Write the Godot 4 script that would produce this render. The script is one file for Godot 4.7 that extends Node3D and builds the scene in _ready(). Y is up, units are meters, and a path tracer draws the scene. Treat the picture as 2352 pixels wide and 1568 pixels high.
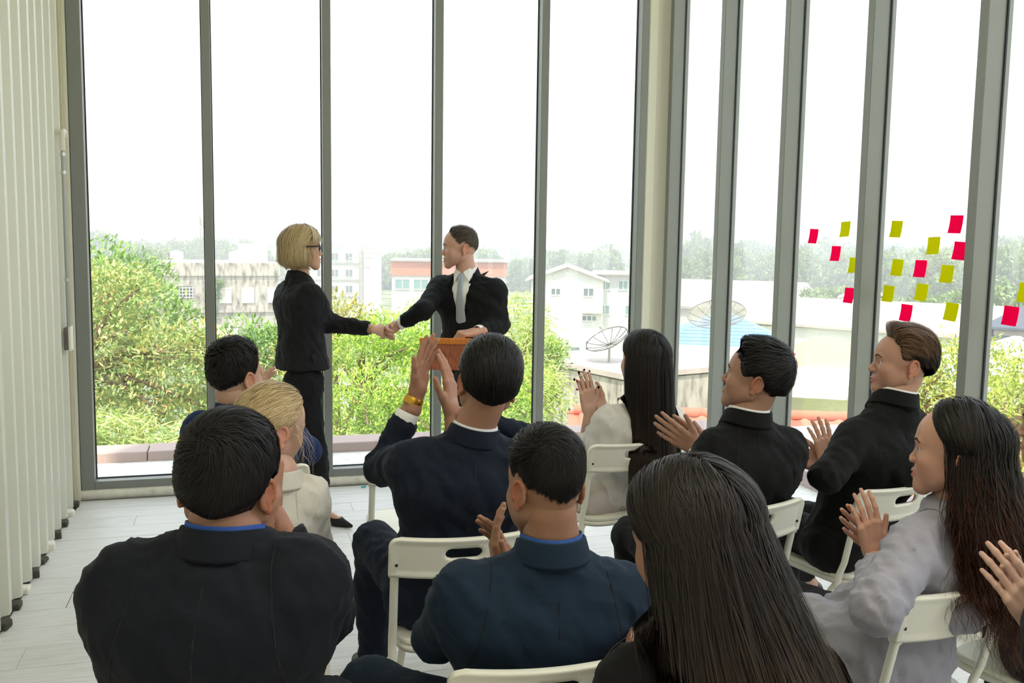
extends Node3D
# A meeting room with two glass walls over a suburb: a standing handshake by a lectern, an applauding audience on folding chairs.

const EYE := 1.60          # camera height; room: x along the window wall, -z towards it, floor at y = 0
const ZW := -6.115         # inner face of the window wall's frames
const XR := 2.866          # inner face of the right wall's frames
const XL := -0.905         # left wall
const GROUND := -7.5      # street level outside
var used := {}
var M := {}

func _ready() -> void:
	# camera
	var cam := Camera3D.new()
	cam.name = "camera"
	cam.fov = 39.4177
	cam.near = 0.05; cam.far = 3000.0
	var fw := Vector3(sin(0.2846), 0, -cos(0.2846))
	var rt := Vector3(cos(0.2846), 0, sin(0.2846))
	var w := fw * cos(-0.1066) + Vector3.UP * sin(-0.1066)
	var up := rt.cross(w)
	cam.basis = Basis(rt * cos(0.0148) + up * sin(0.0148), up * cos(0.0148) - rt * sin(0.0148), -w)
	cam.position = Vector3(0, EYE, 0)
	add_child(cam)
	# sky, exposure
	var env := Environment.new()
	env.background_mode = Environment.BG_SKY
	var sky := ProceduralSkyMaterial.new()
	sky.sky_top_color = Color(0.90, 0.95, 1.0)
	sky.sky_horizon_color = Color(1.0, 1.0, 0.99)
	sky.sky_curve = 0.25
	sky.sky_energy_multiplier = 1.0
	sky.ground_bottom_color = Color(0.55, 0.58, 0.5)
	sky.ground_horizon_color = Color(0.95, 0.96, 0.94)
	sky.ground_curve = 0.05
	sky.ground_energy_multiplier = 1.0
	env.sky = Sky.new()
	env.sky.sky_material = sky
	env.background_energy_multiplier = 3.2
	env.tonemap_mode = Environment.TONE_MAPPER_LINEAR
	env.tonemap_exposure = 1.0
	env.sdfgi_enabled = true; env.ssao_enabled = true; env.ssil_enabled = true
	env.volumetric_fog_enabled = true; env.volumetric_fog_density = 0.0
	var we := WorldEnvironment.new()
	we.name = "surroundings"
	we.environment = env
	add_child(we)
	# hazy sun, high behind the building, so that it never enters the windows
	var sun := DirectionalLight3D.new()
	sun.name = "sun"
	sun.light_color = Color(1.0, 0.96, 0.88)
	sun.light_energy = 2.2
	sun.light_angular_distance = 4.0
	sun.shadow_enabled = true
	sun.rotation_degrees = Vector3(-58, -24, 0)
	add_child(sun)
	sun.sky_mode = DirectionalLight3D.SKY_MODE_LIGHT_ONLY
	# the room's own ceiling lights, out of the frame above and behind the camera
	materials()
	room()
	ceiling_lights()
	outside()
	haze()
	furniture()
	people()


# ---------------------------------------------------------------- mesh building
class MB:
	var v := PackedVector3Array()
	var n := PackedVector3Array()
	var c := PackedColorArray()
	var i := PackedInt32Array()
	var col := Color.WHITE

	func quad(a: Vector3, b: Vector3, d: Vector3, e: Vector3) -> void:   # counter-clockwise seen from outside
		var nn := (b - a).cross(d - a).normalized()
		if nn.length_squared() < 0.5: nn = (d - a).cross(e - a).normalized()
		var s := v.size()
		v.append(a); v.append(b); v.append(d); v.append(e)
		for k in 4:
			n.append(nn); c.append(col)
		for k in [0, 2, 1, 0, 3, 2]: i.append(s + k)

	func tri(a: Vector3, b: Vector3, d: Vector3) -> void:
		var nn := (b - a).cross(d - a).normalized()
		var s := v.size()
		v.append(a); v.append(b); v.append(d)
		for k in 3:
			n.append(nn); c.append(col)
		for k in [0, 2, 1]: i.append(s + k)

	func box(ce: Vector3, size: Vector3, bevel := 0.0, bs := Basis.IDENTITY) -> void:
		var h := size * 0.5
		var be := minf(bevel, minf(h.x, minf(h.y, h.z)) * 0.9)
		var ax := [bs.x, bs.y, bs.z]
		var hs := [h.x, h.y, h.z]
		for k in 3:
			var k1: int = (k + 1) % 3
			var k2: int = (k + 2) % 3
			for s in [-1.0, 1.0]:
				var o: Vector3 = ce + ax[k] * (hs[k] * s)
				var p: Vector3 = ax[k1] * (hs[k1] - be)
				var q: Vector3 = ax[k2] * (hs[k2] - be)
				if s > 0: quad(o - p - q, o + p - q, o + p + q, o - p + q)
				else: quad(o - p - q, o - p + q, o + p + q, o + p - q)
		if be <= 0.0: return
		for k in 3:
			var k1: int = (k + 1) % 3
			var k2: int = (k + 2) % 3
			for s in [-1.0, 1.0]:
				for t in [-1.0, 1.0]:
					var a: Vector3 = ce + ax[k1] * (hs[k1] * s) + ax[k2] * ((hs[k2] - be) * t)
					var b: Vector3 = ce + ax[k1] * ((hs[k1] - be) * s) + ax[k2] * (hs[k2] * t)
					var l: Vector3 = ax[k] * (hs[k] - be)
					if s * t > 0: quad(a - l, b - l, b + l, a + l)
					else: quad(a - l, a + l, b + l, b - l)
		for sx in [-1.0, 1.0]:
			for sy in [-1.0, 1.0]:
				for sz in [-1.0, 1.0]:
					var a: Vector3 = ce + bs.x * (h.x * sx) + bs.y * ((h.y - be) * sy) + bs.z * ((h.z - be) * sz)
					var b: Vector3 = ce + bs.x * ((h.x - be) * sx) + bs.y * (h.y * sy) + bs.z * ((h.z - be) * sz)
					var d: Vector3 = ce + bs.x * ((h.x - be) * sx) + bs.y * ((h.y - be) * sy) + bs.z * (h.z * sz)
					if sx * sy * sz > 0: tri(a, b, d)
					else: tri(a, d, b)

	# smooth tube along a path; radii per point; flat > 0 squeezes the section along the side axis
	func tube(path: PackedVector3Array, rad: PackedFloat32Array, sides := 8, caps := true, ref := Vector3.ZERO, flat := 1.0) -> void:
		var m := path.size()
		var s0 := v.size()
		var up := ref
		for k in m:
			var t: Vector3 = (path[mini(k + 1, m - 1)] - path[maxi(k - 1, 0)]).normalized()
			if up == Vector3.ZERO: up = Vector3.UP if absf(t.y) < 0.9 else Vector3.RIGHT
			up = (up - t * up.dot(t)).normalized()
			var sd := t.cross(up)
			for q in sides:
				var a := TAU * q / sides
				var d := sd * (cos(a) * flat) + up * sin(a)
				v.append(path[k] + d * rad[mini(k, rad.size() - 1)])
				n.append((sd * cos(a) + up * (sin(a) * flat)).normalized())
				c.append(col)
		for k in m - 1:
			for q in sides:
				var a := s0 + k * sides + q
				var b := s0 + k * sides + (q + 1) % sides
				i.append(a); i.append(b); i.append(a + sides)
				i.append(b); i.append(b + sides); i.append(a + sides)
		if caps:
			for e in 2:
				var k := 0 if e == 0 else m - 1
				var t: Vector3 = (path[1] - path[0]).normalized() * -1.0 if e == 0 else (path[m - 1] - path[m - 2]).normalized()
				var s := v.size()
				for q in sides:
					v.append(v[s0 + k * sides + q]); n.append(t); c.append(col)
				for q in range(1, sides - 1):
					if e == 0: i.append(s); i.append(s + q + 1); i.append(s + q)
					else: i.append(s); i.append(s + q); i.append(s + q + 1)

	# rings of equal size joined into a surface, normals smoothed
	func loft(rings: Array, closed := true, cap0 := false, cap1 := false) -> void:
		var w: int = rings[0].size()
		var s0 := v.size()
		for r in rings:
			for p in r:
				v.append(p); n.append(Vector3.ZERO); c.append(col)
		var i0 := i.size()
		for k in rings.size() - 1:
			for q in (w if closed else w - 1):
				var a := s0 + k * w + q
				var b := s0 + k * w + (q + 1) % w
				i.append(a); i.append(b); i.append(a + w)
				i.append(b); i.append(b + w); i.append(a + w)
		if cap0:
			for q in range(1, w - 1):
				i.append(s0); i.append(s0 + q + 1); i.append(s0 + q)
		if cap1:
			var s := s0 + (rings.size() - 1) * w
			for q in range(1, w - 1):
				i.append(s); i.append(s + q); i.append(s + q + 1)
		smooth(s0, i0)

	func smooth(s0 := 0, i0 := 0) -> void:
		var k := i0
		while k < i.size():
			var a := i[k]; var b := i[k + 1]; var d := i[k + 2]
			var nn := (v[d] - v[a]).cross(v[b] - v[a])
			n[a] += nn; n[b] += nn; n[d] += nn
			k += 3
		for q in range(s0, v.size()): n[q] = n[q].normalized()

	func ball(ce: Vector3, r: Vector3, seg := 12, rows := 8, bs := Basis.IDENTITY) -> void:
		var s0 := v.size()
		for a in rows + 1:
			var th := PI * a / rows
			for b in seg:
				var ph := TAU * b / seg
				var d := Vector3(sin(th) * cos(ph), cos(th), sin(th) * sin(ph))
				v.append(ce + bs * (d * r)); n.append((bs * (d / r)).normalized()); c.append(col)
		for a in rows:
			for b in seg:
				var p := s0 + a * seg + b
				var q := s0 + a * seg + (b + 1) % seg
				i.append(p); i.append(p + seg); i.append(q)
				i.append(q); i.append(p + seg); i.append(q + seg)

	# a flat outline (counter-clockwise in x,y) pushed along z from z0 to z1, placed by xf
	func prism(pts: PackedVector2Array, z0: float, z1: float, xf := Transform3D.IDENTITY) -> void:
		var m := pts.size()
		for k in m:
			var a := pts[k]; var b := pts[(k + 1) % m]
			quad(xf * Vector3(a.x, a.y, z0), xf * Vector3(b.x, b.y, z0), xf * Vector3(b.x, b.y, z1), xf * Vector3(a.x, a.y, z1))
		var t := Geometry2D.triangulate_polygon(pts)
		var k := 0
		while k < t.size():
			var a := pts[t[k]]; var b := pts[t[k + 1]]; var d := pts[t[k + 2]]
			if (b - a).cross(d - a) < 0:
				var e := b; b = d; d = e
			tri(xf * Vector3(a.x, a.y, z1), xf * Vector3(b.x, b.y, z1), xf * Vector3(d.x, d.y, z1))
			tri(xf * Vector3(a.x, a.y, z0), xf * Vector3(d.x, d.y, z0), xf * Vector3(b.x, b.y, z0))
			k += 3

	func append(o: MB, xf: Transform3D, tint := Color.WHITE) -> void:
		var s := v.size()
		var flip := xf.basis.determinant() < 0
		var nb := xf.basis.inverse().transposed()
		for k in o.v.size():
			v.append(xf * o.v[k]); n.append((nb * o.n[k]).normalized()); c.append(o.c[k] * tint)
		var k := 0
		while k < o.i.size():
			i.append(s + o.i[k])
			i.append(s + o.i[k + (2 if flip else 1)]); i.append(s + o.i[k + (1 if flip else 2)])
			k += 3

	func mesh(mat: Material = null) -> ArrayMesh:
		var a := []
		a.resize(Mesh.ARRAY_MAX)
		a[Mesh.ARRAY_VERTEX] = v; a[Mesh.ARRAY_NORMAL] = n; a[Mesh.ARRAY_COLOR] = c; a[Mesh.ARRAY_INDEX] = i
		var m := ArrayMesh.new()
		if v.size() > 0:
			m.add_surface_from_arrays(Mesh.PRIMITIVE_TRIANGLES, a)
			if mat: m.surface_set_material(0, mat)
		return m


class Surface:   # what a meshed body gets: a colour and a small push along the normal at each point
	var col := Color.WHITE
	var moves := false
	func tint(_p: Vector3) -> Color: return col
	func push(_p: Vector3, _n: Vector3) -> float: return 0.0


# ---------------------------------------------------------------- smooth bodies: a field of tapered capsules, meshed as surface nets
class Sdf:
	var pr := []
	var o := Vector3.ZERO
	var cell := 0.012
	var nx := 0
	var ny := 0
	var nz := 0
	var f := PackedFloat32Array()

	func cone(a: Vector3, b: Vector3, ra: float, rb: float, k := 0.03, ax := Vector3.ZERO, q := 1.0) -> void:
		pr.append([0, a, b, ra, rb, k, ax, q])
	func stub(a: Vector3, b: Vector3, ra: float, rb: float, k := 0.03) -> void:   # cut off flat at b
		pr.append([5, a, b, ra, rb, k, Vector3.ZERO, 1.0])
	func cut(a: Vector3, b: Vector3, ra: float, rb: float, k := 0.01, ax := Vector3.ZERO, q := 1.0) -> void:
		pr.append([1, a, b, ra, rb, k, ax, q])
	func ell(ce: Vector3, r: Vector3, k := 0.03, bs := Basis.IDENTITY) -> void:
		pr.append([2, ce, r, 0.0, 0.0, k, bs, 1.0])
	func below(p: Vector3, nn: Vector3) -> void:   # keeps what lies on the side nn points away from
		pr.append([3, p, nn, 0.0, 0.0, 0.004, Vector3.ZERO, 1.0])

	func build(cell_: float) -> void:
		cell = cell_
		var lo := Vector3.ONE * 1e6
		var hi := -lo
		for p in pr:
			if p[0] == 1 or p[0] == 3: continue
			var bb := _bb(p, cell * 2.0)
			lo = lo.min(bb[0]); hi = hi.max(bb[1])
		o = lo
		nx = int((hi.x - lo.x) / cell) + 2
		ny = int((hi.y - lo.y) / cell) + 2
		nz = int((hi.z - lo.z) / cell) + 2
		f.resize(nx * ny * nz)
		f.fill(1.0)
		for p in pr: _splat(p)

	func _bb(p: Array, pad: float) -> Array:
		if p[0] == 2:
			var m: float = maxf(p[2].x, maxf(p[2].y, p[2].z)) + pad
			return [p[1] - Vector3.ONE * m, p[1] + Vector3.ONE * m]
		var ex := Vector3.ONE
		if p[7] < 1.0: ex += (p[6] as Vector3).abs() * (1.0 / p[7] - 1.0)
		var ra: Vector3 = ex * p[3] + Vector3.ONE * pad
		var rb: Vector3 = ex * p[4] + Vector3.ONE * pad
		return [(p[1] - ra).min(p[2] - rb), (p[1] + ra).max(p[2] + rb)]

	func _splat(p: Array) -> void:
		var kind: int = p[0]
		var k: float = p[5]
		var bb := [o, o + Vector3(nx, ny, nz) * cell] if kind == 3 else _bb(p, k + cell * 2.0)
		var l: Vector3 = (bb[0] - o) / cell
		var h: Vector3 = (bb[1] - o) / cell
		var x0 := clampi(int(l.x), 0, nx - 1); var x1 := clampi(int(h.x) + 1, 0, nx - 1)
		var y0 := clampi(int(l.y), 0, ny - 1); var y1 := clampi(int(h.y) + 1, 0, ny - 1)
		var z0 := clampi(int(l.z), 0, nz - 1); var z1 := clampi(int(h.z) + 1, 0, nz - 1)
		var a: Vector3 = p[1]
		var ra: float = p[3]
		var dr: float = p[4] - ra
		var ax := Vector3.ZERO
		var q := 0.0
		var ba := Vector3.ZERO
		var inv := 0.0
		var bi := Basis.IDENTITY
		var rr := Vector3.ONE
		if kind == 2:
			bi = (p[6] as Basis).inverse(); rr = p[2]
		elif kind == 3:
			ba = p[2]
		else:
			ax = p[6]; q = p[7] - 1.0
			ba = p[2] - a
			ba += ax * (ba.dot(ax) * q)
			inv = 1.0 / maxf(ba.length_squared(), 1e-9)
		var ik := 1.0 / maxf(k, 1e-5)
		var blen := ba.length()
		for z in range(z0, z1 + 1):
			for y in range(y0, y1 + 1):
				var id := (z * ny + y) * nx + x0
				var pa := o + Vector3(x0, y, z) * cell - a
				for x in range(x0, x1 + 1):
					var d: float
					if kind < 2 or kind == 5:
						var w := pa + ax * (pa.dot(ax) * q)
						var t := clampf(w.dot(ba) * inv, 0.0, 1.0)
						d = (w - ba * t).length() - ra - dr * t
						if kind == 5: d = maxf(d, (w.dot(ba) * inv - 1.0) * blen)
					elif kind == 2:
						var w := bi * pa
						var k0 := (w / rr).length()
						d = k0 * (k0 - 1.0) / maxf((w / (rr * rr)).length(), 1e-6)
					else:
						d = pa.dot(ba)
					var g := f[id]
					if kind == 1 or kind == 3:
						if kind == 1: d = -d
						if d > g + k: f[id] = d
						elif d > g - k:
							var e := 0.5 + 0.5 * (d - g) * ik
							f[id] = lerpf(g, d, e) + k * e * (1.0 - e)
					else:
						if d < g - k: f[id] = d
						elif d < g + k:
							var e := 0.5 + 0.5 * (g - d) * ik
							f[id] = lerpf(g, d, e) - k * e * (1.0 - e)
					id += 1
					pa.x += cell

	func at(p: Vector3) -> float:
		var w := (p - o) / cell
		var x := int(w.x); var y := int(w.y); var z := int(w.z)
		if w.x < 0.0 or w.y < 0.0 or w.z < 0.0 or x >= nx - 1 or y >= ny - 1 or z >= nz - 1: return 1.0
		var fx := w.x - x; var fy := w.y - y; var fz := w.z - z
		var id := (z * ny + y) * nx + x
		var sz := nx * ny
		var a := lerpf(lerpf(f[id], f[id + 1], fx), lerpf(f[id + nx], f[id + nx + 1], fx), fy)
		var b := lerpf(lerpf(f[id + sz], f[id + sz + 1], fx), lerpf(f[id + sz + nx], f[id + sz + nx + 1], fx), fy)
		return lerpf(a, b, fz)

	func mesh(mb: MB, wr: Surface = null) -> void:
		var s := PackedByteArray()
		s.resize(f.size())
		for k in f.size():
			if f[k] < 0.0: s[k] = 1
		var vid := PackedInt32Array()
		vid.resize(f.size())
		var sz := nx * ny
		var s0 := mb.v.size()
		var i0 := mb.i.size()
		for z in nz - 1:
			for y in ny - 1:
				var id := (z * ny + y) * nx
				for x in nx - 1:
					var t := s[id] + s[id + 1] + s[id + nx] + s[id + nx + 1] + s[id + sz] + s[id + sz + 1] + s[id + sz + nx] + s[id + sz + nx + 1]
					if t != 0 and t != 8:
						var a := f[id]; var b := f[id + 1]; var d := f[id + nx]; var e := f[id + nx + 1]
						var g := f[id + sz]; var h := f[id + sz + 1]; var j := f[id + sz + nx]; var l := f[id + sz + nx + 1]
						var p := Vector3.ZERO
						var m := 0
						if (a < 0.0) != (b < 0.0): p += Vector3(a / (a - b), 0, 0); m += 1
						if (d < 0.0) != (e < 0.0): p += Vector3(d / (d - e), 1, 0); m += 1
						if (g < 0.0) != (h < 0.0): p += Vector3(g / (g - h), 0, 1); m += 1
						if (j < 0.0) != (l < 0.0): p += Vector3(j / (j - l), 1, 1); m += 1
						if (a < 0.0) != (d < 0.0): p += Vector3(0, a / (a - d), 0); m += 1
						if (b < 0.0) != (e < 0.0): p += Vector3(1, b / (b - e), 0); m += 1
						if (g < 0.0) != (j < 0.0): p += Vector3(0, g / (g - j), 1); m += 1
						if (h < 0.0) != (l < 0.0): p += Vector3(1, h / (h - l), 1); m += 1
						if (a < 0.0) != (g < 0.0): p += Vector3(0, 0, a / (a - g)); m += 1
						if (b < 0.0) != (h < 0.0): p += Vector3(1, 0, b / (b - h)); m += 1
						if (d < 0.0) != (j < 0.0): p += Vector3(0, 1, d / (d - j)); m += 1
						if (e < 0.0) != (l < 0.0): p += Vector3(1, 1, e / (e - l)); m += 1
						vid[id] = mb.v.size()
						mb.v.append(o + (Vector3(x, y, z) + p / m) * cell)
						mb.n.append(Vector3(b + e + h + l - a - d - g - j, d + e + j + l - a - b - g - h, g + h + j + l - a - b - d - e).normalized())
					id += 1
		for k in range(s0, mb.v.size()):
			mb.c.append(wr.tint(mb.v[k]) if wr else mb.col)
		for z in range(1, nz - 1):
			for y in range(1, ny - 1):
				var id := (z * ny + y) * nx + 1
				for x in range(1, nx - 1):
					var u := s[id]
					if u != s[id + 1]: _face(mb, vid[id], vid[id - nx], vid[id - nx - sz], vid[id - sz], u == 1)
					if u != s[id + nx]: _face(mb, vid[id], vid[id - sz], vid[id - 1 - sz], vid[id - 1], u == 1)
					if u != s[id + sz]: _face(mb, vid[id], vid[id - 1], vid[id - 1 - nx], vid[id - nx], u == 1)
					id += 1
		if wr and wr.moves:
			for k in range(s0, mb.v.size()):
				mb.v[k] += mb.n[k] * wr.push(mb.v[k], mb.n[k])
			for k in range(s0, mb.v.size()): mb.n[k] = Vector3.ZERO
			mb.smooth(s0, i0)

	func _face(mb: MB, a: int, b: int, d: int, e: int, inside: bool) -> void:
		if not inside:
			mb.i.append(a); mb.i.append(b); mb.i.append(d); mb.i.append(a); mb.i.append(d); mb.i.append(e)
		else:
			mb.i.append(a); mb.i.append(d); mb.i.append(b); mb.i.append(a); mb.i.append(e); mb.i.append(d)


# ---------------------------------------------------------------- scene helpers
func numbered(called: String) -> String:
	if not used.has(called):
		used[called] = 0
		return called
	used[called] += 1
	return "%s_%03d" % [called, used[called]]

func tag(o: Node3D, label: String, category := "", group := "", kind := "") -> Node3D:
	if label: o.set_meta("label", label)
	if category: o.set_meta("category", category)
	if group: o.set_meta("group", group)
	if kind: o.set_meta("kind", kind)
	return o

func thing(called: String, label: String, category: String, at: Vector3, turn := 0.0, group := "") -> Node3D:
	var o := Node3D.new()
	o.name = numbered(called)
	add_child(o)
	o.position = at; o.rotation.y = turn
	tag(o, label, category, group)
	return o

func obj(called: String, m: Mesh, mat: Material = null, parent: Node = null) -> MeshInstance3D:
	var o := MeshInstance3D.new()
	o.mesh = m
	if mat: o.material_override = mat
	if parent:
		o.name = called
		parent.add_child(o, true)
	else:
		o.name = numbered(called)
		add_child(o)
	return o

func struct(called: String, m: Mesh, mat: Material = null, parent: Node = null) -> MeshInstance3D:
	var o := obj(called, m, mat, parent)
	if parent == null: o.set_meta("kind", "structure")
	return o

func boxm(ce: Vector3, size: Vector3, bevel := 0.0) -> ArrayMesh:
	var b := MB.new()
	b.box(ce, size, bevel)
	return b.mesh()

func mat(col: Color, rough := 0.6, metal := 0.0, spec := 0.5) -> StandardMaterial3D:
	var m := StandardMaterial3D.new()
	m.albedo_color = col; m.roughness = rough; m.metallic = metal; m.metallic_specular = spec
	return m

func vmat(rough := 0.6, spec := 0.5) -> StandardMaterial3D:   # colour comes from the vertices
	var m := mat(Color.WHITE, rough, 0.0, spec)
	m.vertex_color_use_as_albedo = true
	return m

func noise_tex(seed_: int, freq: float, ramp: Array, oct := 4, size := 512, normal := 0.0) -> NoiseTexture2D:
	var fn := FastNoiseLite.new()
	fn.seed = seed_; fn.frequency = freq; fn.fractal_octaves = oct
	fn.noise_type = FastNoiseLite.TYPE_SIMPLEX_SMOOTH
	var t := NoiseTexture2D.new()
	t.width = size; t.height = size; t.seamless = true; t.noise = fn
	if normal > 0.0:
		t.as_normal_map = true; t.bump_strength = normal
	elif ramp.size():
		var g := Gradient.new()
		var off := PackedFloat32Array()
		var cs := PackedColorArray()
		for r in ramp:
			off.append(r[0]); cs.append(r[1])
		g.offsets = off; g.colors = cs
		t.color_ramp = g
	return t

func tri_mat(m: StandardMaterial3D, scale: Vector3, world := true) -> StandardMaterial3D:
	m.uv1_triplanar = true
	m.uv1_world_triplanar = world
	m.uv1_scale = scale
	return m

func lin(r: float, g: float, b: float) -> Color:
	return Color(r, g, b)

func s8(r: int, g: int, b: int) -> Color:   # sRGB bytes as a linear vertex colour
	return Color8(r, g, b).srgb_to_linear()


# ---------------------------------------------------------------- the room
func materials() -> void:
	M.black_shoe = mat(Color8(18, 17, 18), 0.35)
	M.sole = mat(Color8(40, 38, 36), 0.8)
	M.frame = mat(Color8(130, 133, 128), 0.40, 0.0, 0.5)
	M.gasket = mat(Color8(26, 28, 36), 0.6)
	M.glass = mat(Color(1, 1, 1, 0.02), 0.0)
	(M.glass as StandardMaterial3D).transparency = BaseMaterial3D.TRANSPARENCY_ALPHA
	M.cream = mat(Color8(226, 222, 205), 0.75)
	M.plaster = mat(Color8(214, 210, 196), 0.9)
	(M.plaster as StandardMaterial3D).albedo_texture = noise_tex(3, 0.02, [[0.0, Color8(196, 190, 172)], [0.3, Color8(228, 224, 210)], [1.0, Color8(238, 236, 224)]])
	M.plaster.albedo_color = Color.WHITE
	tri_mat(M.plaster, Vector3(1.6, 1.6, 1.6))
	M.white_wall = mat(Color8(232, 230, 222), 0.9)
	M.panel = mat(Color8(214, 214, 199), 0.38, 0.0, 0.5)
	M.dark = mat(Color8(60, 62, 58), 0.7)
	M.chip = mat(Color8(72, 70, 62), 0.9)
	M.concrete = mat(Color.WHITE, 0.95)
	M.concrete.albedo_texture = noise_tex(5, 0.03, [[0.0, Color8(176, 174, 164)], [0.4, Color8(214, 212, 204)], [1.0, Color8(224, 222, 214)]], 5)
	tri_mat(M.concrete, Vector3(0.9, 0.9, 0.9))
	M.pink_stone = mat(Color.WHITE, 0.6)
	M.pink_stone.albedo_texture = noise_tex(8, 0.2, [[0.0, Color8(152, 130, 123)], [1.0, Color8(172, 150, 142)]], 3)
	tri_mat(M.pink_stone, Vector3(2, 2, 2))
	for k in 3:
		var m := mat(Color.WHITE, 0.42)
		var t: float = [0.0, -0.008, 0.007][k]
		m.albedo_texture = noise_tex(20 + k, 0.012, [[0.0, Color(0.77 + t, 0.765 + t, 0.745 + t)], [0.35, Color(0.835 + t, 0.83 + t, 0.81 + t)], [0.6, Color(0.855 + t, 0.852 + t, 0.835 + t)], [1.0, Color(0.875 + t, 0.872 + t, 0.86 + t)]], 5)
		tri_mat(m, Vector3(0.55, 4.0, 7.0))
		M["plank%d" % k] = m

func room() -> void:
	# floor: a slab with laid laminate planks running along the window wall
	var fl := struct("floor", boxm(Vector3(1.03, -0.16, -1.3), Vector3(4.6, 0.28, 10.4)), mat(Color8(190, 186, 176), 0.8))
	var pw := 0.196
	var pl := 1.21
	var shared := []
	for k in 3: shared.append(boxm(Vector3.ZERO, Vector3(pl - 0.0012, 0.019, pw - 0.0022), 0.0012))
	var cut := {}
	var row := 0
	var z := ZW + 0.03 + pw * 0.5
	var rg := RandomNumberGenerator.new()
	rg.seed = 11
	while z < 2.4:
		var x := XL - fmod(row * 0.43, pl)
		while x < 3.25:
			var a := maxf(x, XL - 0.02)
			var b := minf(x + pl, 3.28)
			if b - a > 0.08:
				var m: Mesh = shared[0]
				if b - a < pl - 0.01:
					var key := int((b - a) * 100)
					if not cut.has(key): cut[key] = boxm(Vector3.ZERO, Vector3(b - a - 0.0012, 0.019, pw - 0.0022), 0.0012)
					m = cut[key]
				var p := obj("plank", m, M["plank%d" % rg.randi_range(0, 2)], fl)
				p.position = Vector3((a + b) * 0.5, -0.0105 + rg.randf_range(-0.0003, 0.0003), z)
			x += pl
		z += pw
		row += 1
	# ceiling, back wall with an opening, walls behind the glass
	struct("ceiling", boxm(Vector3(1.03, 4.35, -1.3), Vector3(4.6, 0.25, 10.4)), M.white_wall)
	struct("wall_back", boxm(Vector3(1.03, 2.1, 4.0), Vector3(4.6, 4.4, 0.2)), M.white_wall)
	# left wall: corrugated sheet panels, ribs every 0.2 m
	var wl := struct("wall_left", boxm(Vector3(XL - 0.16, 2.1, -1.1), Vector3(0.2, 4.4, 10.0)), M.cream)
	var rib := 0.2025
	var per := 4
	var prof := [[0.0, 0.0], [0.060, 0.0], [0.078, 0.030], [0.120, 0.030], [0.138, 0.0]]
	var sheet := MB.new()
	var pts := []
	for k in per:
		for q in prof: pts.append(Vector2(k * rib + q[0], q[1]))
	pts.append(Vector2(per * rib + 0.012, 0.0))
	for k in pts.size() - 1:
		var a: Vector2 = pts[k]; var b: Vector2 = pts[k + 1]
		sheet.quad(Vector3(a.y, 0.012, -a.x), Vector3(a.y, 4.225, -a.x), Vector3(b.y, 4.225, -b.x), Vector3(b.y, 0.012, -b.x))
		sheet.quad(Vector3(a.y - 0.004, 0.012, -a.x), Vector3(b.y - 0.004, 0.012, -b.x), Vector3(b.y - 0.004, 4.225, -b.x), Vector3(a.y - 0.004, 4.225, -a.x))
		sheet.quad(Vector3(a.y, 0.012, -a.x), Vector3(b.y, 0.012, -b.x), Vector3(b.y - 0.004, 0.012, -b.x), Vector3(a.y - 0.004, 0.012, -a.x))
	var e: Vector2 = pts[-1]
	sheet.quad(Vector3(e.y, 0.012, -e.x), Vector3(e.y, 4.225, -e.x), Vector3(e.y - 0.004, 4.225, -e.x), Vector3(e.y - 0.004, 0.012, -e.x))
	var sm := sheet.mesh()
	var z0 := -6.005 + 7 * per * rib
	for k in 7:
		var p := obj("corrugated_sheet", sm, M.panel, wl)
		p.position = Vector3(XL - 0.045 + (k % 2) * 0.0045, 0, z0 - k * per * rib)
	# chipped sealant along the foot of the sheets
	rg.seed = 4
	for k in 18:
		var b := MB.new()
		var zz := -5.98 + k * rib + rg.randf_range(-0.01, 0.01)
		b.box(Vector3(XL - 0.022, 0.012, zz), Vector3(0.06, 0.02 + rg.randf() * 0.03, 0.07), 0.006, Basis(Vector3.UP, rg.randf_range(-0.2, 0.2)))
		obj("sealant", b.mesh(), M.chip if k % 3 != 1 else M.plaster, wl)
	struct("trim_1", boxm(Vector3(XL - 0.04, 2.11, -6.06), Vector3(0.05, 4.23, 0.09), 0.004), mat(Color8(190, 184, 155), 0.6))
	struct("wall_front_return", boxm(Vector3(-1.0, 2.11, ZW - 0.02), Vector3(0.19, 4.24, 0.12)), M.cream)
	window_wall()
	right_wall()

func mullion(parent: Node3D, a: Vector3, b: Vector3, size: Vector3) -> void:
	var m := MB.new()
	var d := b - a
	m.box((a + b) * 0.5, Vector3(size.x, absf(d.y) + 0.001, size.z), 0.003)
	obj("mullion", m.mesh(), M.frame, parent)

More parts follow.
